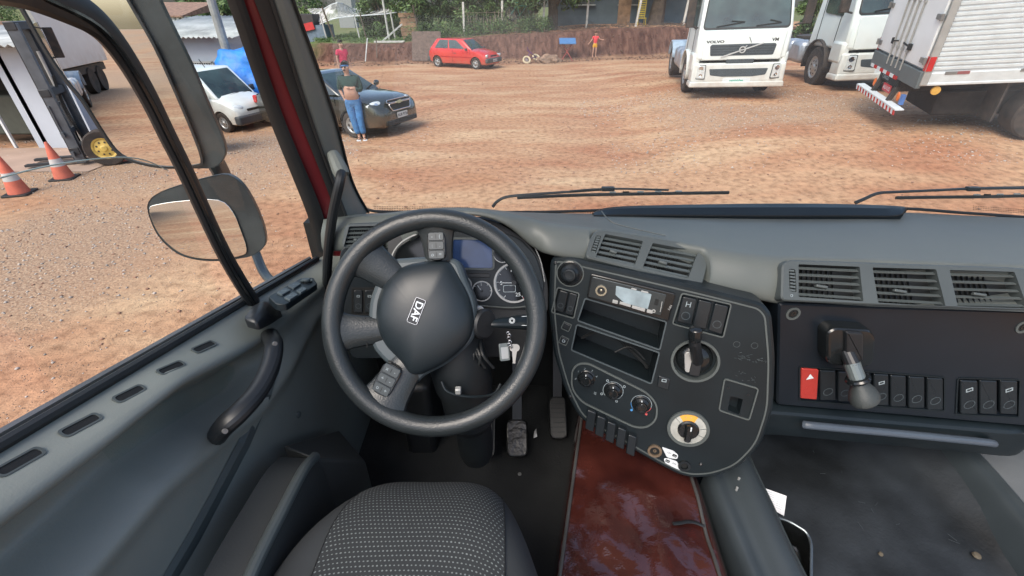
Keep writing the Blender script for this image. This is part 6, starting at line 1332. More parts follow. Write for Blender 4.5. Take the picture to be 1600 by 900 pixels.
# ================================================================ PLANTS
leafs = [mat('leaf_dark', (.03, .062, .018), .6, var=.25, vscale=3), mat('leaf_mid', (.055, .105, .028), .6, var=.25, vscale=3), mat('leaf_light', (.10, .165, .045), .6, var=.25, vscale=3)]
bark = mat('bark', (.09, .07, .055), .9, bump=.8, bscale=12, var=.4, vscale=4)
def leaves(name, centres, rad, n, size, seed, parent, mats=leafs, flat=1., droop=0):
    g_ = np.random.default_rng(seed); Cc = np.array(centres, float); k = g_.integers(0, len(Cc), n); d = g_.normal(size=(n, 3)); d /= np.linalg.norm(d, axis=1)[:, None]; r = rad*(g_.random(n)**.45)[:, None]*g_.uniform(.7, 1.25, (len(Cc), 1))[k]
    p = Cc[k]+d*r*np.array([1, 1, flat]); nrm = g_.normal(size=(n, 3))+d*.8+np.array([0, 0, .6]); nrm /= np.linalg.norm(nrm, axis=1)[:, None]; t = np.cross(nrm, g_.normal(size=(n, 3))); t /= np.linalg.norm(t, axis=1)[:, None]
    t[:, 2] -= droop; t /= np.linalg.norm(t, axis=1)[:, None]; bt_ = np.cross(nrm, t); s = size*g_.uniform(.6, 1.3, (n, 1)); 
    V = np.stack([p-t*s, p+bt_*s*.32, p+t*s, p-bt_*s*.32], 1).reshape(-1, 3); Fq = np.arange(n*4).reshape(-1, 4)
    cm = g_.integers(0, len(mats), len(Cc))[k]; mi = np.where(g_.random(n) < .35, g_.integers(0, len(mats), n), cm)
    return mesh_np(name, V, Fq, mats, mi, parent)
def tree(name, label, cat, x, y, h, cr, nl, size, seed, group=None, trunk_r=.12, base=.35, clumps=26, flat=.8, spreadz=.5, droop=0, top=None):
    z = float(gz(x, y)); o = root(name, label, cat, group); rs = random.Random(seed); cc = []
    for k in range(clumps):
        t = rs.uniform(0, 6.28); rr_ = cr*math.sqrt(rs.random()); zz = lerp(base*h, h, .5+ (rs.random()-.5)*1.0); q = 1-((zz/h-(base+1)/2)/((1-base)/2+.15))**2; rr_ *= math.sqrt(max(.15, q)); cc.append((math.cos(t)*rr_, math.sin(t)*rr_, zz))
    leaves('crown', cc, cr*.34, nl, size, seed, o, flat=flat, droop=droop); mb = MB(); tp = [Vector((0, 0, -.2)), Vector((rs.uniform(-.1, .1), 0, h*.2)), Vector((rs.uniform(-.2, .2), rs.uniform(-.2, .2), h*.45)), Vector((rs.uniform(-.3, .3), 0, h*.8))]
    mb.tube(spline(tp, 4), [lerp(trunk_r, trunk_r*.3, k/12) for k in range(13)], 8)
    for k in range(7):
        e_ = Vector(cc[rs.randrange(len(cc))]); s_ = lerp(tp[1], tp[3], rs.random()*.6); mb.tube(spline([s_, lerp(s_, e_, .5)+Vector((0, 0, .15)), e_], 3), [trunk_r*.4]*3+[trunk_r*.25]*3+[trunk_r*.12], 6)
    mb.build('trunk', o, bark); pose(o, (x, y, z), rs.uniform(0, 6)); return o
def at_px(px, y): return (px-800)/FPX*y/1.155
G_ = 'trees and tall bushes behind the earth bank'
TR = [(600, 37.5, 3.4, 1.7, 'pale green bushy tree right behind the white nets'), (652, 36, 3.6, 1.9, 'dark leafy tree above the stacked boards'), (690, 38, 3.9, 2.0, 'thick dark tree above the red hatchback'), (735, 36, 3.0, 1.6, 'lighter bush by the white fence post, above the red car bonnet'),
      (775, 38.5, 3.9, 1.9, 'tall dark tree standing behind the hanging bicycle wheel'), (812, 36.5, 2.6, 1.3, 'low bush tangled in the stick fence left of the grey house'), (1265, 30, 2.9, 1.0, 'small bush glimpsed between the two truck cabs')]
for k, (px, y, h, cr, lb) in enumerate(TR): tree('bushy_tree', lb, 'tree', at_px(px, y), y, h, cr, 5200, .13, 20+k, G_, base=.05, clumps=30)
tree('mango_tree', 'mango tree whose long drooping leaves hang over the grey house and its window', 'tree', at_px(862, 35.5), 35.5, 5.2, 3.4, 9000, .20, 60, G_, trunk_r=.42, base=.36, clumps=40, droop=.8)
tree('mango_tree', 'thick-trunked dark tree right of the yellow chair, in front of the grey house', 'tree', at_px(1022, 36.5), 36.5, 5.6, 3.0, 7000, .20, 61, G_, trunk_r=.62, base=.42, clumps=34, droop=.8)
for k, (px, y, h, cr, lb) in enumerate(((470, 70, 4.2, 3.2, 'far tree above the dark shed roof left of the nets'), (600, 62, 4.6, 3.2, 'far round tree showing over the middle of the white nets'), (-260, 90, 5, 6, 'far tree on the green slope, beyond the left edge'), (10, 95, 4.2, 5, 'distant dark tree line over the green field at the top left'), (120, 60, 4.0, 3.0, 'tree behind the workshop roof'), (300, 40, 3.3, 2.0, 'leafy tree behind the far house with the brown roof'), (345, 38, 3.6, 1.8, 'tree behind the leaning utility pole'), (390, 40, 3.4, 2.4, 'bush beside the long corrugated roof'))):
    tree('distant_tree', lb, 'tree', (px-800)/FPX*y/1.16, y, h, cr, 2600, .22, 80+k, 'far trees around the lot', base=.12, clumps=22)
# weeds and shrubs along the bank top
g_ = np.random.default_rng(5); cs = []
for k in range(130):
    px = g_.uniform(640, 860); y = g_.uniform(32.8, 35.5); x = at_px(px, y); cs.append((x, y, float(gz(x, y))+g_.uniform(0, .7)))
tag(leaves('undergrowth', cs, .42, 15000, .07, 6, None), kind='stuff')
cs = []
for k in range(200):
    px = g_.uniform(495, 650); y = g_.uniform(33, 46); x = at_px(px, y); cs.append((x, y, float(gz(x, y))+.05))
tag(leaves('weeds', cs, .42, 15000, .075, 7, None, mats=[leafs[1], leafs[2], leafs[2]], flat=.45), kind='stuff')
g2 = np.random.default_rng(15); n_ = 5000; x = g2.uniform(-9, 1, n_); y = g2.uniform(31.6, 34, n_); V = []; 
twg = MB(); rs = random.Random(8)
for k in range(240):
    px = rs.uniform(690, 1090); y = rs.uniform(32.2, 34.5); x = at_px(px, y); z = float(gz(x, y)); a1 = rs.uniform(0, 3.14); l = rs.uniform(.2, .8); twg.bar((x, y, z+.03), (x+math.cos(a1)*l, y+math.sin(a1)*l, z+rs.uniform(.02, .3)), .02, .02)
tag(twg.build('fallen_twigs', None, bark, smooth=False), kind='stuff')
# ================================================================ BUILDINGS
def world_thing(name, label, cat, group=None): return thing(name, label, cat, (0, 0, 0), group)
gw = mat('grey_blue_wall', (.10, .135, .16), .85, bump=.3, bscale=30, var=.25, vscale=.8); frame_g = mat('frame_pale', (.35, .37, .36), .6)
hs_ = world_thing('grey_house', 'low blue-grey house with shuttered windows behind the bank and the mango trees', 'house'); hy = 40.
hx0, hx1 = at_px(868, hy), at_px(1200, hy); zb_ = 1.35
mb = MB(); mb.box(((hx0+hx1)/2, hy+2.5, zb_+1.4), (hx1-hx0, 5, 2.9)); mb.build('wall', hs_, gw)
mb = MB(); mb.hexa([Vector((hx0-.5, hy-.7, zb_+2.75)), Vector((hx1+.5, hy-.7, zb_+2.75)), Vector((hx1+.5, hy+5.6, zb_+3.2)), Vector((hx0-.5, hy+5.6, zb_+3.2))], [Vector((hx0-.5, hy-.7, zb_+2.85)), Vector((hx1+.5, hy-.7, zb_+2.85)), Vector((hx1+.5, hy+5.6, zb_+3.35)), Vector((hx0-.5, hy+5.6, zb_+3.35))]); mb.build('roof', hs_, mat('roof_tile', (.25, .13, .09), .9, var=.3))
for px0, px1, lb in ((893, 925, None), (963, 990, None)):
    x0, x1 = at_px(px0, hy), at_px(px1, hy); mb = MB(); mb.box(((x0+x1)/2, hy-.03, zb_+2.05), (x1-x0, .08, 1.2)); wd = mb.build('window', hs_, mat('shutter_grey', (.16, .18, .18), .6))
    mb = MB()
    for k in range(9): mb.box(((x0+x1)/2, hy-.09, zb_+1.52+k*.13), (x1-x0-.1, .03, .05))
    mb.build('shutter_slats', wd, mat('shutter_dark', (.06, .07, .07), .6)); mb = MB(); mb.box(((x0+x1)/2, hy-.1, zb_+1.40), (x1-x0+.2, .14, .09)); mb.build('sill', wd, frame_g)
brd = mat('old_wood', (.26, .16, .095), .85, bump=.5, bscale=9, var=.35, vscale=3)
def leaning(name, label, cat, px, y, w_, h_, m, lean=.25, dy=-.4, solid=.05):
    x = at_px(px, y); z = float(gz(x, y)); mb = MB(); mb.hexa([Vector((x-w_/2, y+dy, z)), Vector((x+w_/2, y+dy, z)), Vector((x+w_/2, y+dy+solid, z)), Vector((x-w_/2, y+dy+solid, z))], [Vector((x-w_/2+lean*.2, y, z+h_)), Vector((x+w_/2+lean*.2, y, z+h_)), Vector((x+w_/2+lean*.2, y+solid, z+h_)), Vector((x-w_/2+lean*.2, y+solid, z+h_))])
    return tag(mb.build(name, None, m), label, cat)
leaning('wooden_board', 'brown wooden board leaning by the grey house wall, right of the child', 'board', 971, 37.8, .9, 1.75, brd)
leaning('plywood_sheet', 'grey earth-stained sheet leaning on the bank behind the red hatchback', 'sheet', 664, 30.2, 1.7, 1.5, mat('sheet_grey', (.12, .085, .07), .8, var=.3), dy=-.5)
yc = world_thing('yellow_chair', 'yellow slatted chair standing tipped beside the thick tree trunk', 'chair'); y = 36.2; x = at_px(999, y); z = float(gz(x, y)); yel = mat('chair_yellow', (.50, .38, .05), .5)
mb = MB()
for k in range(8): mb.box((x, y+.05, z+.55+k*.13), (.52, .03, .07))
mb.build('backrest', yc, yel); mb = MB(); mb.box((x, y-.2, z+.42), (.55, .5, .05)); mb.build('seat', yc, yel)
for sx_ in (-.26, .26):
    for sy_ in (-.4, .05): mb = MB(); mb.bar((x+sx_, y+sy_, z), (x+sx_, y+sy_*.9, z+(1.6 if sy_ > 0 else .42)), .04, .04); mb.build('leg', yc, yel)
# fence posts, each its own; wires
whp = mat('post_white', (.48, .46, .42), .8, var=.25, vscale=6, bump=.3)
for px, y, h, lb, lean in ((725, 34, 1.9, 'pale fence post above the roof of the red hatchback', .02), (785, 34.2, 1.8, 'pale fence post left of the hanging bicycle wheel', .0), (849, 34, 2.2, 'stout pale fence post beside the mango trunk', .0), (916, 34.2, 2.3, 'pale fence post in front of the grey house window', .0), (992, 34.4, 2.2, 'pale fence post touching the yellow chair', .25), (1066, 34.5, 1.7, 'wooden post left of the nearest white truck mirror', .1)):
    x = at_px(px, y); z = float(gz(x, y)); mb = MB(); mb.bar((x, y, z-.2), (x+lean, y, z+h), .13, .13); tag(mb.build('fence_post', None, whp, bevel=.02), lb, 'fence post', 'posts of the fence on the bank')
sf = MB(); rs = random.Random(12)
for k in range(90):
    px = lerp(728, 845, k/90)+rs.uniform(-1, 1); y = 34.1+rs.uniform(-.1, .1); x = at_px(px, y); z = float(gz(x, y)); h = rs.uniform(.7, 1.35); sf.bar((x, y, z), (x+rs.uniform(-.12, .12), y, z+h), .035, .03)
for h in (.5, 1.0): sf.bar((at_px(726, 34.1), 34.1, 1.3+h), (at_px(846, 34.1), 34.1, 1.35+h), .03, .02)
tag(sf.build('stick_fence', None, mat('stick_grey', (.16, .13, .10), .9, var=.4), smooth=False), 'rough fence of grey sticks running along the bank top left of the grey house', 'fence')
# bicycle hung on the fence
def bike(name, label, wheels, r, frame, m, tire, cat='bicycle'):
    o = world_thing(name, label, cat); ax = Vector((0, -1, 0))
    for c, axv in wheels:
        c = Vector(c); axv = Vector(axv).normalized(); u = axv.orthogonal().normalized(); v = axv.cross(u); mb = MB(); mb.tube([c+(u*math.cos(t)+v*math.sin(t))*r for t in np.linspace(0, 6.283, 24, endpoint=False)], r*.09 if cat == 'bicycle' else r*.26, 8, closed=True); wl_ = mb.build('wheel', o, tire)
        mb = MB()
        for k in range(8): t = k*math.pi/8; mb.tube([c+(u*math.cos(t)+v*math.sin(t))*r*.95, c-(u*math.cos(t)+v*math.sin(t))*r*.95], .008, 4)
        mb.build('spokes', wl_, steel_m)
    mb = MB()
    for a1, b1 in frame: mb.tube([a1, b1], .022, 6)
    mb.build('frame', o, m); return o
y = 34.0; cx, cx2 = at_px(799, y), at_px(822, y); zc = 2.25
bike('bicycle', 'old bicycle hanging on the stick fence, round wheel showing, left of the mango trunk', [((cx, y, zc), (.25, -1, 0)), ((cx2+.2, y, zc+.05), (.1, -1, 0))], .36, [((cx, y, zc), (cx+.35, y, zc+.45)), ((cx+.35, y, zc+.45), (cx2, y, zc+.42)), ((cx2, y, zc+.42), (cx+.55, y, zc-.1)), ((cx+.55, y, zc-.1), (cx+.35, y, zc+.45)), ((cx2, y, zc+.42), (cx2+.2, y, zc)), ((cx+.2, y, zc+.6), (cx+.5, y, zc+.6))], mat('bike_green', (.03, .15, .12), .4), rubber)
# child's bike lying on the bank foot
p0 = PY(823, 91, 28.6); p1 = PY(838, 81, 29.4); p0.z = float(gz(p0.x, p0.y))+.18; p1.z = float(gz(p1.x, p1.y))+.25
cbm = mat('bike_purple', (.10, .03, .12), .4)
bike('small_bicycle', 'child\'s purple bicycle with cream wheels lying at the foot of the bank', [(p0, (.1, -.8, .6)), (p1, (.3, -.6, .8))], .19, [(p0, lerp(p0, p1, .5)+Vector((-.1, 0, .35))), (lerp(p0, p1, .5)+Vector((-.1, 0, .35)), p1), (p0+Vector((.25, 0, .1)), p1), (lerp(p0, p1, .3)+Vector((-.15, 0, .6)), lerp(p0, p1, .5)+Vector((-.1, 0, .3))), (p0+Vector((.0, 0, .5)), p0+Vector((.3, 0, .3)))], cbm, mat('cream_tyre', (.50, .42, .28), .7), cat='small bicycle')
# rubble heap, blue table
x = at_px(862, 29.2)-.1; z = float(gz(x, 29.2)); bm = bmesh.new(); bmesh.ops.create_icosphere(bm, subdivisions=4, radius=1)
for v_ in bm.verts: v_.co = Vector((v_.co.x*.75, v_.co.y*.45, max(-.1, v_.co.z)*.40))*(1+.35*noise.noise(v_.co*2.3))+Vector((x, 29.2, z))
me = bpy.data.meshes.new('rubble_heap'); bm.to_mesh(me); bm.free(); me.materials.append(mat('heap_brown', (.20, .13, .09), .95, bump=1, bscale=7, var=.5, vscale=5)); o = bpy.data.objects.new('rubble_heap', me); C.objects.link(o); tag(o, 'small brown heap of earth and cloth left of the blue table', 'heap')
tb = world_thing('folding_table', 'small blue-topped table on crossed red legs near the standing child', 'table'); y = 29.4; x = at_px(888, y); z = float(gz(x, y)); F = Fr((x, y, z+1.05), (0, -.45, .9), U=(1, 0, 0))
mb = MB(); mb.slab(F, rrect(0, 0, .95, .60, .03), -.03, 0, .005); mb.build('table_top', tb, mat('table_blue', (.06, .16, .34), .5, var=.15))
for a1, b1 in (((-.35, -.2), (.35, .1)), ((.35, -.2), (-.35, .1))): mb = MB(); mb.bar((x+a1[0], y+a1[1], z), (x+b1[0], y+b1[1], z+1.0), .04, .04); mb.build('leg', tb, mat('leg_red', (.28, .06, .05), .5))
# shade nets on poles, stacked boards, props
netm = glassmat('shade_net', tint=(.80, .84, .84), refl=.0, haze=.6, smear=.35)
nets = world_thing('shade_net', 'white shade nets stretched over thin poles behind the bank', 'shade net')
ridge = [(492, 24, 38), (527, 4, 37), (560, 18, 40), (575, 14, 40), (600, 9, 38), (628, 2, 38), (642, 20, 38)]
eave = [(500, 38, 36), (520, 30, 36), (545, 26, 36), (572, 24, 36), (600, 22, 36), (625, 19, 36), (640, 21, 36)]
back = [(480, 14, 44), (515, 12, 44), (545, 13, 44), (575, 13, 44), (600, 12, 44), (628, 12, 44), (650, 14, 44)]
ra, rb, rc = [spline([PY(*p) for p in q], 4) for q in (ridge, eave, back)]
mb = MB(); mb.grid([[b_, lerp(b_, a1, .5)+Vector((0, 0, -.06)), a1, lerp(a1, c_, .5)+Vector((0, 0, -.05)), c_] for a1, b_, c_ in zip(ra, rb, rc)]); mb.build('net', nets, netm, solid=0)
mb = MB(); mb.tube(rb, .03, 5); mb.tube(ra, .025, 5); mb.build('net_edge', nets, lab_w)
polem = mat('pole_pale', (.45, .45, .42), .8, var=.2); poled = mat('pole_dark', (.10, .08, .06), .9, var=.3)
def pole(a_, b_, r_, m, lb, cat='pole', grp='poles around the shade nets'): mb = MB(); mb.tube([a_, b_], r_, 8); tag(mb.build('pole', None, m), lb, cat, grp)
def gp(px, y): x = at_px(px, y); return Vector((x, y, float(gz(x, y))-.1))
pole(gp(508, 35), PY(500, 22, 35), .05, polem, 'short pale pole at the left end of the white nets')
pole(gp(520, 34.6), PY(503, 10, 34.6), .06, poled, 'dark leaning pole in front of the left end of the nets')
pole(gp(560, 36), PY(553, 22, 36), .05, polem, 'pale pole under the middle of the nets')
pole(gp(606, 35), PY(598, 0, 35), .07, polem, 'tallest pale pole rising through the nets')
pole(gp(616, 36), PY(610, 18, 36), .06, polem, 'pale pole just right of the tallest one')
pole(gp(571, 34.3), PY(562, 20, 34.3), .045, poled, 'dark thin pole between the pale ones below the nets')
pole(gp(655, 33.8), PY(645, 8, 33.8), .06, poled, 'dark pole touching the right side of the stacked boards')
pole(PY(571, 96, 29.0), PY(574, 60, 31.4), .035, polem, 'thin stick leaning on the face of the earth bank, left of two', 'stick', 'sticks leaning on the bank')
pole(PY(589, 90, 29.3), PY(588, 60, 31.6), .03, poled, 'thin stick leaning on the face of the earth bank, right of two', 'stick', 'sticks leaning on the bank')
mb = MB(); mb.bar(gp(594, 33.2)+Vector((0, 0, .15)), PY(628, 38, 33.8), .12, .08); tag(mb.build('wooden_prop', None, polem), 'pale plank sloping up to the stacked boards', 'plank')
mb = MB(); mb.bar(gp(582, 32.6)+Vector((0, 0, .18)), gp(630, 32.4)+Vector((0, 0, .14)), .14, .1); tag(mb.build('wooden_beam', None, polem), 'pale beam lying along the top edge of the bank under the boards', 'beam')
sb = world_thing('board_stack', 'brown hut of stacked weathered boards at the end of the nets', 'board stack'); rs = random.Random(2); y = 34.2; x0 = at_px(629, y); z = float(gz(x0, y))
for k in range(6):
    mb = MB(); mb.box((x0+.45+rs.uniform(-.05, .05), y+rs.uniform(-.05, .05), z+.12+k*.27), (1.1+rs.uniform(-.1, .1), .3, .25), Matrix.Rotation(rs.uniform(-.05, .05), 3, 'Y')); mb.build('board', sb, brd, bevel=.01)
sh = world_thing('dark_shed', 'dark shed with a red panel and blue-grey wall left of the shade nets', 'shed'); y = 36
a_ = at_px(440, y); b_ = at_px(506, y); mb = MB(); mb.box(((a_+b_)/2, y+1, .9), (b_-a_, 2, 1.3)); mb.build('wall', sh, mat('shed_blue', (.14, .19, .24), .7, var=.2))
mb = MB(); mb.box(((a_+b_)/2-.3, y+1, 1.75), (b_-a_-.6, 2.2, .9)); mb.build('roof', sh, mat('shed_dark', (.05, .045, .045), .8, var=.3)); mb = MB(); mb.box((at_px(482, y), y-.08, 1.45), (.9, .08, .45), Matrix.Rotation(-.2, 3, 'Y')); mb.build('red_panel', sh, mat('panel_red', (.5, .04, .04), .5))
# distant tower block on the skyline
tw = world_thing('water_tower', 'grey concrete tower on the skyline above the white nets', 'tower'); y = 120; x = (544-800)/FPX*y/1.17; mb = MB(); mb.box((x, y, 3), (3.4, 3.4, 9)); mb.build('shaft', tw, mat('concrete', (.25, .26, .26), .8)); mb = MB(); mb.box((x, y, 7.7), (4.2, 4.2, .6)); mb.build('cap', tw, mat('concrete'))
# pale house with corrugated roof
corr = mat('corrugated', (.34, .37, .37), .7, bump=.2, bscale=20, var=.3, vscale=1.2, col2=(.5, .53, .52)); palew = mat('pale_wall', (.42, .47, .53), .85, var=.12, vscale=1)
def corr_roof(par, x0, x1, ya, za, yb, zb2, name='roof', m=corr, pitch=.17):
    n_ = int(abs(x1-x0)/pitch*4); G = []
    for i in range(n_+1):
        x = lerp(x0, x1, i/n_); dz = .028*math.sin(i*math.pi/2); G.append([Vector((x, ya, za+dz)), Vector((x, (ya+yb)/2, (za+zb2)/2+dz)), Vector((x, yb, zb2+dz))])
    mb = MB(); mb.grid(G, flip=(ya < yb) == (x1 > x0)); return mb.build(name, par, m, solid=.012, sharp=1.3)
h1 = world_thing('pale_house', 'pale-walled building with long grey corrugated roof behind the white van', 'building'); y = 17.5
X = lambda px, y: (px-800)/FPX*y/1.146
mb = MB(); mb.box(((X(200, y)+X(352, y))/2, y+2, .8), (X(352, y)-X(200, y), 4, 2.0)); mb.build('wall', h1, palew)
corr_roof(h1, X(180, y), X(375, y), y-.45, 1.78, y+5, 2.30)
mb = MB(); mb.box((X(238, y), y-.02, .75), (.62, .06, .55)); mb.box((X(304, y), y-.02, .72), (.66, .06, .55)); mb.build('window', h1, deep); 
mb = MB()
for k in range(8): mb.box((X(304, y)-.28+k*.08, y-.07, .72), (.02, .02, .52))
mb.box((X(304, y), y-.06, 1.0), (.74, .05, .05)); mb.box((X(304, y)+.35, y-.06, .72), (.05, .05, .6)); mb.build('window_bars', h1, frame_g)
h2_ = world_thing('far_house', 'far house with brown tiled roof and white columns above the corrugated roof', 'house'); y = 27; z = .3
mb = MB(); mb.box(((X(240, y)+X(322, y))/2, y+1.5, z+.85), (X(322, y)-X(240, y), 3, 2.0)); mb.build('wall', h2_, mat('far_wall', (.35, .38, .40), .8))
mb = MB(); xx0, xx1 = X(232, y), X(318, y); mb.hexa([Vector((xx0, y-1.2, 2.20)), Vector((xx1, y-1.2, 2.20)), Vector((xx1, y+2, 2.45)), Vector((xx0, y+2, 2.45))], [Vector((xx0, y-1.2, 2.27)), Vector((xx1, y-1.2, 2.27)), Vector((xx1, y+2, 2.85)), Vector((xx0, y+2, 2.85))]); mb.build('roof', h2_, mat('roof_brown', (.24, .15, .11), .9, var=.3))
for px in (262, 281, 288, 296, 309): mb = MB(); mb.box((X(px, y-1), y-1, 1.2), (.14, .14, 2.0)); mb.build('column', h2_, lab_w)
up_ = gp(350, 24); mb = MB(); mb.tube([Vector((X(348, 16.2), 16.2, -.1)), Vector((X(340, 16.2)+.1, 16.2, 7.5))], [.14, .10], 10); tag(mb.build('utility_pole', None, mat('pole_concrete', (.28, .28, .26), .8, var=.2)), 'tall concrete utility pole in front of the corrugated roof', 'utility pole')
# covered vehicle
bt_ = mat('blue_tarp', (.008, .19, .62), .5, bump=.35, bscale=6, var=.25, vscale=4); cv = world_thing('covered_vehicle', 'vehicle wrapped in a bright blue tarpaulin behind the white van', 'covered vehicle')
bm = bmesh.new(); bmesh.ops.create_cube(bm, size=2); bmesh.ops.subdivide_edges(bm, edges=bm.edges, cuts=10, use_grid_fill=True); c0_ = Vector((X(392, 15), 15.6, .78))
for v_ in bm.verts:
    p = v_.co.copy(); k = (1-.22*max(0, p.z)); q = Vector((p.x*.95*k, p.y*1.5*k, p.z*.80)); q *= 1+.12*noise.noise(p*1.7)+.05*noise.noise(p*5); v_.co = q+c0_
me = bpy.data.meshes.new('tarpaulin'); bm.to_mesh(me); bm.free(); me.materials.append(bt_); me.shade_smooth(); o = bpy.data.objects.new('tarpaulin', me); C.objects.link(o); o.parent = cv
add_wheel(cv, c0_.x-1.0, c0_.y-.9, .35, .36, .22, -1)
# workshop behind the forklift
ws = world_thing('workshop', 'pale workshop wall with open dark doorway and corrugated roof behind the forklift', 'building'); y = 10.2
XW = lambda px, py: PY(px, py, y).x
xL, xA, xB = -17.0, XW(62, 232), -9.3
mb = MB(); mb.box(((xA+xB)/2, y+.1, .95), (xB-xA, .2, 2.0)); mb.build('wall', ws, palew); mb = MB(); mb.box(((xL+xA)/2, y+.12, 1.72), (xA-xL, .2, .46)); mb.build('lintel', ws, palew)
mb = MB(); mb.box(((xL+xA)/2, y+2.4, .9), (xA-xL, .1, 2.0)); mb.box((xA+.2, y+1.2, .9), (.1, 2.4, 2)); mb.build('inner_wall', ws, deep); mb = MB(); mb.box((XW(30, 235), y-.02, .75), (.05, .05, 1.6)); mb.build('door_post', ws, lab_w)
mb = MB(); mb.box((-12.2, y+1.4, .45), (1.4, .8, .9)); mb.build('workbench', ws, mat('bench', (.09, .10, .08), .7), bevel=.05)
corr_roof(ws, xL, xB+.1, y-.5, 2.02, y+2.6, 2.25); mb = MB(); mb.box(((xL+xB)/2, y+2.7, 2.28), (xB-xL, .3, .12)); mb.build('ridge_cap', ws, mat('roof_brown'))
ap = MB(); G = [[Vector((x, yy, float(gz(x, yy))+.012)) for yy in np.linspace(8.3, 10.15, 8)] for x in np.linspace(-18, -8.0, 40)]; ap.grid(G); tag(ap.build('concrete_apron', None, mat('apron', (.36, .26, .20), .85, var=.15, vscale=1.5)), kind='structure')
# things only the mirrors see
tr_ = world_thing('white_trailer', 'white trailer parked behind the cab, seen reflected in the outside mirrors', 'trailer'); tc0 = Vector((-9.5, -19, 0))
mb = MB(); mb.box(tc0+Vector((0, -3, 2.5)), (2.5, 9, 2.7)); mb.build('body', tr_, boxw, bevel=.03); mb = MB(); mb.box(tc0+Vector((0, -3, .95)), (2.2, 8.6, .3)); mb.build('underframe', tr_, dirty)
for sd_ in (-1, 1):
    for yy in (.6, -5, -6.2):
        mb = MB(); mb.lathe(tc0+Vector((sd_*1.0, yy, .5)), (sd_, 0, 0), [(.3, -.14), (.5, -.14), (.5, .14), (.3, .14), (.001, .1)], 20); mb.build('wheel', tr_, tyre_m)
# ================================================================ PEOPLE
skin = mat('skin', (.42, .24, .17), .55, var=.08, vscale=12); hair = mat('dark_hair', (.02, .016, .014), .7, var=.2, vscale=40)
def skinned(name, verts, edges, rad, m, parent, sub=2, root_i=0):
    me = bpy.data.meshes.new(name); me.from_pydata([tuple(v) for v in verts], edges, []); o = bpy.data.objects.new(name, me); C.objects.link(o)
    o.modifiers.new('s', 'SKIN'); me.skin_vertices[0].data[root_i].use_root = True
    for i, r_ in enumerate(rad): me.skin_vertices[0].data[i].radius = r_ if isinstance(r_, tuple) else (r_, r_)
    q = o.modifiers.new('u', 'SUBSURF'); q.levels = sub; q.render_levels = sub
    dg = bpy.context.evaluated_depsgraph_get(); nm = bpy.data.meshes.new_from_object(o.evaluated_get(dg)); o.modifiers.clear(); o.data = nm; nm.materials.clear(); nm.materials.append(m); nm.shade_smooth(); o.parent = parent; return o
def chain(pts, start=None):
    return pts
def person(label, J, cl, faced=True, group=None):
    """J: joints dict in local space (figure faces -Y). cl: clothing list of (name, [(joint, radius)...] chains, material)"""
    o = root('person', label, 'person', group); names = list(J); ix = {k: i for i, k in enumerate(names)}
    E_ = [('pelvis', 'belly'), ('belly', 'chest'), ('chest', 'neck0'), ('neck0', 'neck'), ('neck', 'head0'), ('head0', 'head1')]
    for s_ in 'LR': E_ += [('chest', 'sh'+s_), ('sh'+s_, 'el'+s_), ('el'+s_, 'wr'+s_), ('wr'+s_, 'ha'+s_), ('pelvis', 'hip'+s_), ('hip'+s_, 'kn'+s_), ('kn'+s_, 'an'+s_), ('an'+s_, 'to'+s_)]
    RR = dict(pelvis=(.13, .10), belly=(.135, .115), chest=(.14, .10), neck0=.065, neck=.052, head0=(.075, .082), head1=(.078, .09), sh=.055, el=.038, wr=.026, ha=.030, hip=.082, kn=.055, an=.036, to=.032)
    RR.update(cl.get('radii', {}))
    rad = [RR.get(k, RR.get(k[:-1])) for k in names]
    body = skinned('body', [J[k] for k in names], [(ix[a_], ix[b_]) for a_, b_ in E_], rad, skin, o)
    for nm_, vs_, es_, rs_, m_ in cl['parts']: skinned(nm_, vs_, es_, rs_, m_, o)
    return o
def hand(o, w0, d, m=skin, sc=1, side=1, palm_n=Vector((0, -1, 0))):
    d = d.normalized(); s_ = d.cross(palm_n).normalized()
    for k in range(4):
        b0_ = w0+s_*(.013*(k-1.5))*sc; l = (.062, .074, .078, .066)[k]*sc; mb = MB(); mb.tube(spline([b0_, b0_+d*l*.55+palm_n*.008, b0_+d*l*.9+palm_n*.026], 3), [.0085*sc]*4+[.0075*sc, .007*sc, .005*sc], 7); mb.build('finger', o, m)
    mb = MB(); b0_ = w0-d*.05*sc+s_*.028*sc*side; mb.tube([b0_, b0_+(d*.5+s_*side).normalized()*.045*sc, b0_+(d*.8+s_*side*.7).normalized()*.065*sc], [.010*sc, .009*sc, .006*sc], 7); mb.build('thumb', o, m)
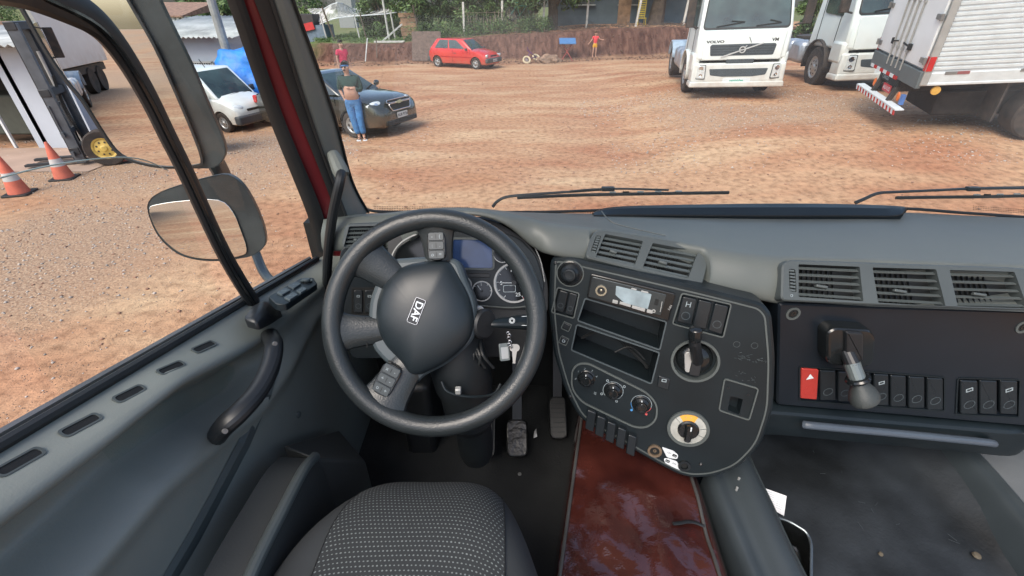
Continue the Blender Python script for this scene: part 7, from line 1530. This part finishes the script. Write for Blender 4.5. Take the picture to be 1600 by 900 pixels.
def face(o, c, r_, yaw=0, glasses=False, mous=False, hairm=hair, grey=False):
    Rz_ = Matrix.Rotation(yaw, 3, 'Z'); P0 = lambda x, y, z: c+Rz_ @ Vector((x, y, z))
    F = Fr(P0(0, 0, 0), Rz_ @ Vector((0, -1, 0)))
    mb = MB(); mb.tube([P0(0, -r_*.98, .02), P0(0, -r_*1.22, -.028), P0(0, -r_*1.02, -.036)], [.010, .016, .010], 8); mb.build('nose', o, skin)
    for sx_ in (-1, 1):
        mb = MB(); mb.lathe(P0(sx_*.030, -r_*.93, .018), Rz_ @ Vector((0, -1, 0)), [(.013, 0), (.009, .007), (.001, .008)], 10); mb.build('eye', o, deep)
        mb = MB(); mb.lathe(P0(sx_*r_*.86, .005, 0), Rz_ @ Vector((sx_, 0, 0)), [(.016, 0), (.026, .008), (.02, .014), (.001, .010)], 12); mb.build('ear', o, skin)
    mb = MB(); mb.tube([P0(-.024, -r_*.97, -.062), P0(0, -r_*1.05, -.060), P0(.024, -r_*.97, -.062)], [.004, .006, .004], 6); mb.build('mouth', o, mat('lips', (.30, .12, .09), .5))
    if mous: mb = MB(); mb.tube([P0(-.036, -r_*.93, -.056), P0(0, -r_*1.10, -.047), P0(.036, -r_*.93, -.056)], [.005, .009, .005], 6); mb.build('moustache', o, hair)
    if glasses:
        mb = MB()
        for sx_ in (-1, 1): mb.slab(F, rrect(sx_*.032, .018, .05, .034, .01), r_*1.0, r_*1.0+.008)
        mb.bar(P0(-.08, -r_*.98, .025), P0(.08, -r_*.98, .025), .005, .006); mb.build('sunglasses', o, gloss_black)
    bm = bmesh.new(); bmesh.ops.create_icosphere(bm, subdivisions=3, radius=1); dl = []
    for v_ in bm.verts:
        p = v_.co.copy(); v_.co = P0(p.x*r_*.99, p.y*r_*1.08+.012, p.z*r_*1.12+.045)
        if p.z < -.25 or (p.y < -.55 and p.z < .55): dl.append(v_)
    bmesh.ops.delete(bm, geom=dl, context='VERTS'); me = bpy.data.meshes.new('hair'); bm.to_mesh(me); bm.free(); me.materials.append(hairm); me.shade_smooth(); h = bpy.data.objects.new('hair', me); C.objects.link(h); h.parent = o
    q = h.modifiers.new('t', 'SOLIDIFY'); q.thickness = .008; q.offset = 1
V3 = Vector
shirt_m = mat('shirt_green', (.010, .038, .032), .85, var=.35, vscale=22, bump=.6, bscale=14); jeans_m = mat('jeans_blue', (.05, .17, .38), .85, var=.3, vscale=9, bump=.8, bscale=16)
J = dict(pelvis=V3((0, 0, .93)), belly=V3((0, -.07, 1.07)), chest=V3((-.01, .01, 1.28)), neck0=V3((-.02, .02, 1.42)), neck=V3((-.025, .01, 1.48)), head0=V3((-.035, -.01, 1.555)), head1=V3((-.035, -.01, 1.63)),
         shR=V3((-.19, .02, 1.38)), elR=V3((-.245, .05, 1.13)), wrR=V3((-.17, -.03, .95)), haR=V3((-.145, -.06, .90)), shL=V3((.18, .02, 1.37)), elL=V3((.22, -.03, 1.13)), wrL=V3((.05, -.17, 1.17)), haL=V3((.0, -.18, 1.19)),
         hipR=V3((-.085, 0, .88)), knR=V3((-.05, -.03, .50)), anR=V3((.01, -.02, .08)), toR=V3((-.01, -.14, .03)), hipL=V3((.09, 0, .88)), knL=V3((.10, -.06, .49)), anL=V3((.12, -.03, .08)), toL=V3((.14, -.15, .03)))
cl = dict(radii=dict(belly=(.165, .165), wr=.027), parts=[
    ('shirt', [V3((-.015, -.03, 1.09)), V3((-.01, .01, 1.31)), V3((-.02, .02, 1.40)), V3((-.19, .02, 1.375)), V3((-.235, .045, 1.20)), V3((-.245, .05, 1.12)), V3((.18, .02, 1.365)), V3((.22, -.02, 1.18)), V3((.215, -.05, 1.12)), V3((.09, -.14, 1.16))], [(0, 1), (1, 2), (1, 3), (3, 4), (4, 5), (1, 6), (6, 7), (7, 8), (8, 9)],
     [(.195, .175), (.18, .15), (.10, .09), .085, .068, .062, .085, .070, .064, .052], shirt_m),
    ('jeans', [V3((0, -.01, 1.03)), V3((0, 0, .88)), V3((-.09, 0, .82)), V3((-.055, -.03, .50)), V3((0, -.02, .13)), V3((.095, 0, .82)), V3((.10, -.06, .49)), V3((.12, -.03, .13))], [(0, 1), (1, 2), (2, 3), (3, 4), (1, 5), (5, 6), (6, 7)], [(.175, .155), (.17, .14), .122, .088, .078, .122, .088, .078], jeans_m)])
man = person('man in blue jeans, dark green shirt lifted over his belly, leaning on the sedan', J, cl)
hand(man, V3((-.02, -.19, 1.20)), V3((-1, -.1, .35)), palm_n=V3((0, .3, -.9)), side=-1); hand(man, V3((-.135, -.075, .885)), V3((.35, -.2, -1)), palm_n=V3((.3, .9, 0)))
face(man, V3((-.035, -.012, 1.60)), .084, yaw=-.35, glasses=True, mous=True)
mb = MB(); mb.lathe(V3((0, -.226, 1.06)), (0, -1, 0), [(.010, 0), (.006, .004), (.001, .002)], 10); mb.build('navel', man, mat('navel', (.22, .11, .08), .6))
mb = MB(); G = [V3((math.cos(t)*.172, math.sin(t)*.145-.01, .995+.008*math.sin(t*3))) for t in np.linspace(0, 6.283, 30, endpoint=False)]; mb.tube(G, .016, 6, closed=True, flat=1.2); mb.build('belt', man, mat('belt', (.035, .02, .018), .5))
for sx_, kx in ((-.0, 'toR'), (.0, 'toL')):
    c_ = J[kx]; mb = MB(); mb.slab(Fr((c_.x, c_.y+.05, 0), (0, 0, 1), U=(1, 0, 0)), rrect(0, 0, .10, .27, .045, 0, 6), .0, .022, .004); sdl = mb.build('sandal', man, lab_w); mb = MB(); mb.tube(spline([V3((c_.x-.045, c_.y+.06, .03)), V3((c_.x, c_.y+.02, .075)), V3((c_.x+.045, c_.y+.06, .03))], 4), .011, 6); mb.build('strap', sdl, gloss_black)
mp = PZ(562, 219, -.13); mp.z = float(gz(mp.x, mp.y)); pose(man, mp, R(14), 0, R(0), 1.0)
# child with arms spread
cs_ = mat('child_red', (.62, .06, .07), .8, var=.15, vscale=20); cy_ = mat('child_yellow', (.62, .33, .03), .8)
def simple_person(label, top, bottom, h, arms, P_, yaw, short=False, hairc=hair, facef=True):
    k = h/1.7; S_ = lambda x, y, z: V3((x*k, y*k, z*k)); J = dict(pelvis=S_(0, 0, .93), belly=S_(0, -.01, 1.08), chest=S_(0, 0, 1.27), neck0=S_(0, .01, 1.41), neck=S_(0, 0, 1.47), head0=S_(0, -.01, 1.55), head1=S_(0, -.01, 1.62))
    for s_, sx_ in (('L', 1), ('R', -1)):
        e_, w_, h_ = arms[s_]; J['sh'+s_] = S_(sx_*.17, 0, 1.37); J['el'+s_] = S_(*e_); J['wr'+s_] = S_(*w_); J['ha'+s_] = S_(*h_); J['hip'+s_] = S_(sx_*.085, 0, .87); J['kn'+s_] = S_(sx_*.11, -.03, .48); J['an'+s_] = S_(sx_*.12, .01, .08); J['to'+s_] = S_(sx_*.13, -.12, .03)
    rk = {a_: (tuple(q*k for q in b_) if isinstance(b_, tuple) else b_*k) for a_, b_ in dict(pelvis=(.12, .095), belly=(.12, .095), chest=(.13, .095), neck0=.06, neck=.048, head0=(.078/k**.4, .085/k**.4), head1=(.08/k**.4, .09/k**.4), sh=.05, el=.036, wr=.025, ha=.028, hip=.078, kn=.052, an=.034, to=.032).items()}
    zb2 = .62 if short else .14; f = lambda q, z: S_(q*.11, -.02, z)
    cl = dict(radii=rk, parts=[('shirt', [S_(0, 0, .86), S_(0, 0, 1.1), S_(0, 0, 1.30), S_(0, .01, 1.39), S_(-.17, 0, 1.365), lerp(J['shR'], J['elR'], .6), S_(.17, 0, 1.365), lerp(J['shL'], J['elL'], .6)], [(0, 1), (1, 2), (2, 3), (2, 4), (4, 5), (2, 6), (6, 7)], [(.16*k, .12*k), (.15*k, .12*k), (.16*k, .12*k), (.08*k, .075*k), .075*k, .062*k, .075*k, .062*k], top),
        ('trousers', [S_(0, 0, .98), S_(0, 0, .87), S_(-.09, 0, .80), f(-1, zb2), S_(.09, 0, .80), f(1, zb2)], [(0, 1), (1, 2), (2, 3), (1, 4), (4, 5)], [(.15*k, .12*k), (.14*k, .115*k), .10*k, (.085 if short else .062)*k, .10*k, (.085 if short else .062)*k], bottom)])
    o = person(label, J, cl); face(o, J['head1']+V3((0, 0, -.03*k)), .084*k**.6, hairm=hairc)
    for s_, sx_ in (('L', 1), ('R', -1)): hand(o, J['ha'+s_], J['ha'+s_]-J['wr'+s_], sc=k**.7, side=sx_)
    pose(o, P_, yaw); return o
px_ = 932; y = 29.75; x = at_px(px_, y); simple_person('small child in red shirt and yellow shorts, arms spread, standing on the earth bank', cs_, cy_, 1.32, dict(L=((.33, -.03, 1.22), (.50, -.05, 1.18), (.56, -.05, 1.18)), R=((-.30, -.03, 1.15), (-.45, -.05, .98), (-.50, -.05, .93))), (x, y, float(gz(x, y))-.02), R(5), short=True, hairc=mat('light_hair', (.12, .08, .05), .7))
y = 18.2; x = (532-800)/FPX*y/1.135; simple_person('person in bright pink-red shirt and blue trousers beyond the dark sedan', mat('shirt_pink', (.55, .035, .09), .8, var=.15, vscale=12), jeans_m, 1.66, dict(L=((.22, .02, 1.12), (.23, -.06, .92), (.23, -.08, .85)), R=((-.22, .03, 1.12), (-.24, -.03, .9), (-.24, -.05, .84))), (x, y, float(gz(x, y))), R(50))
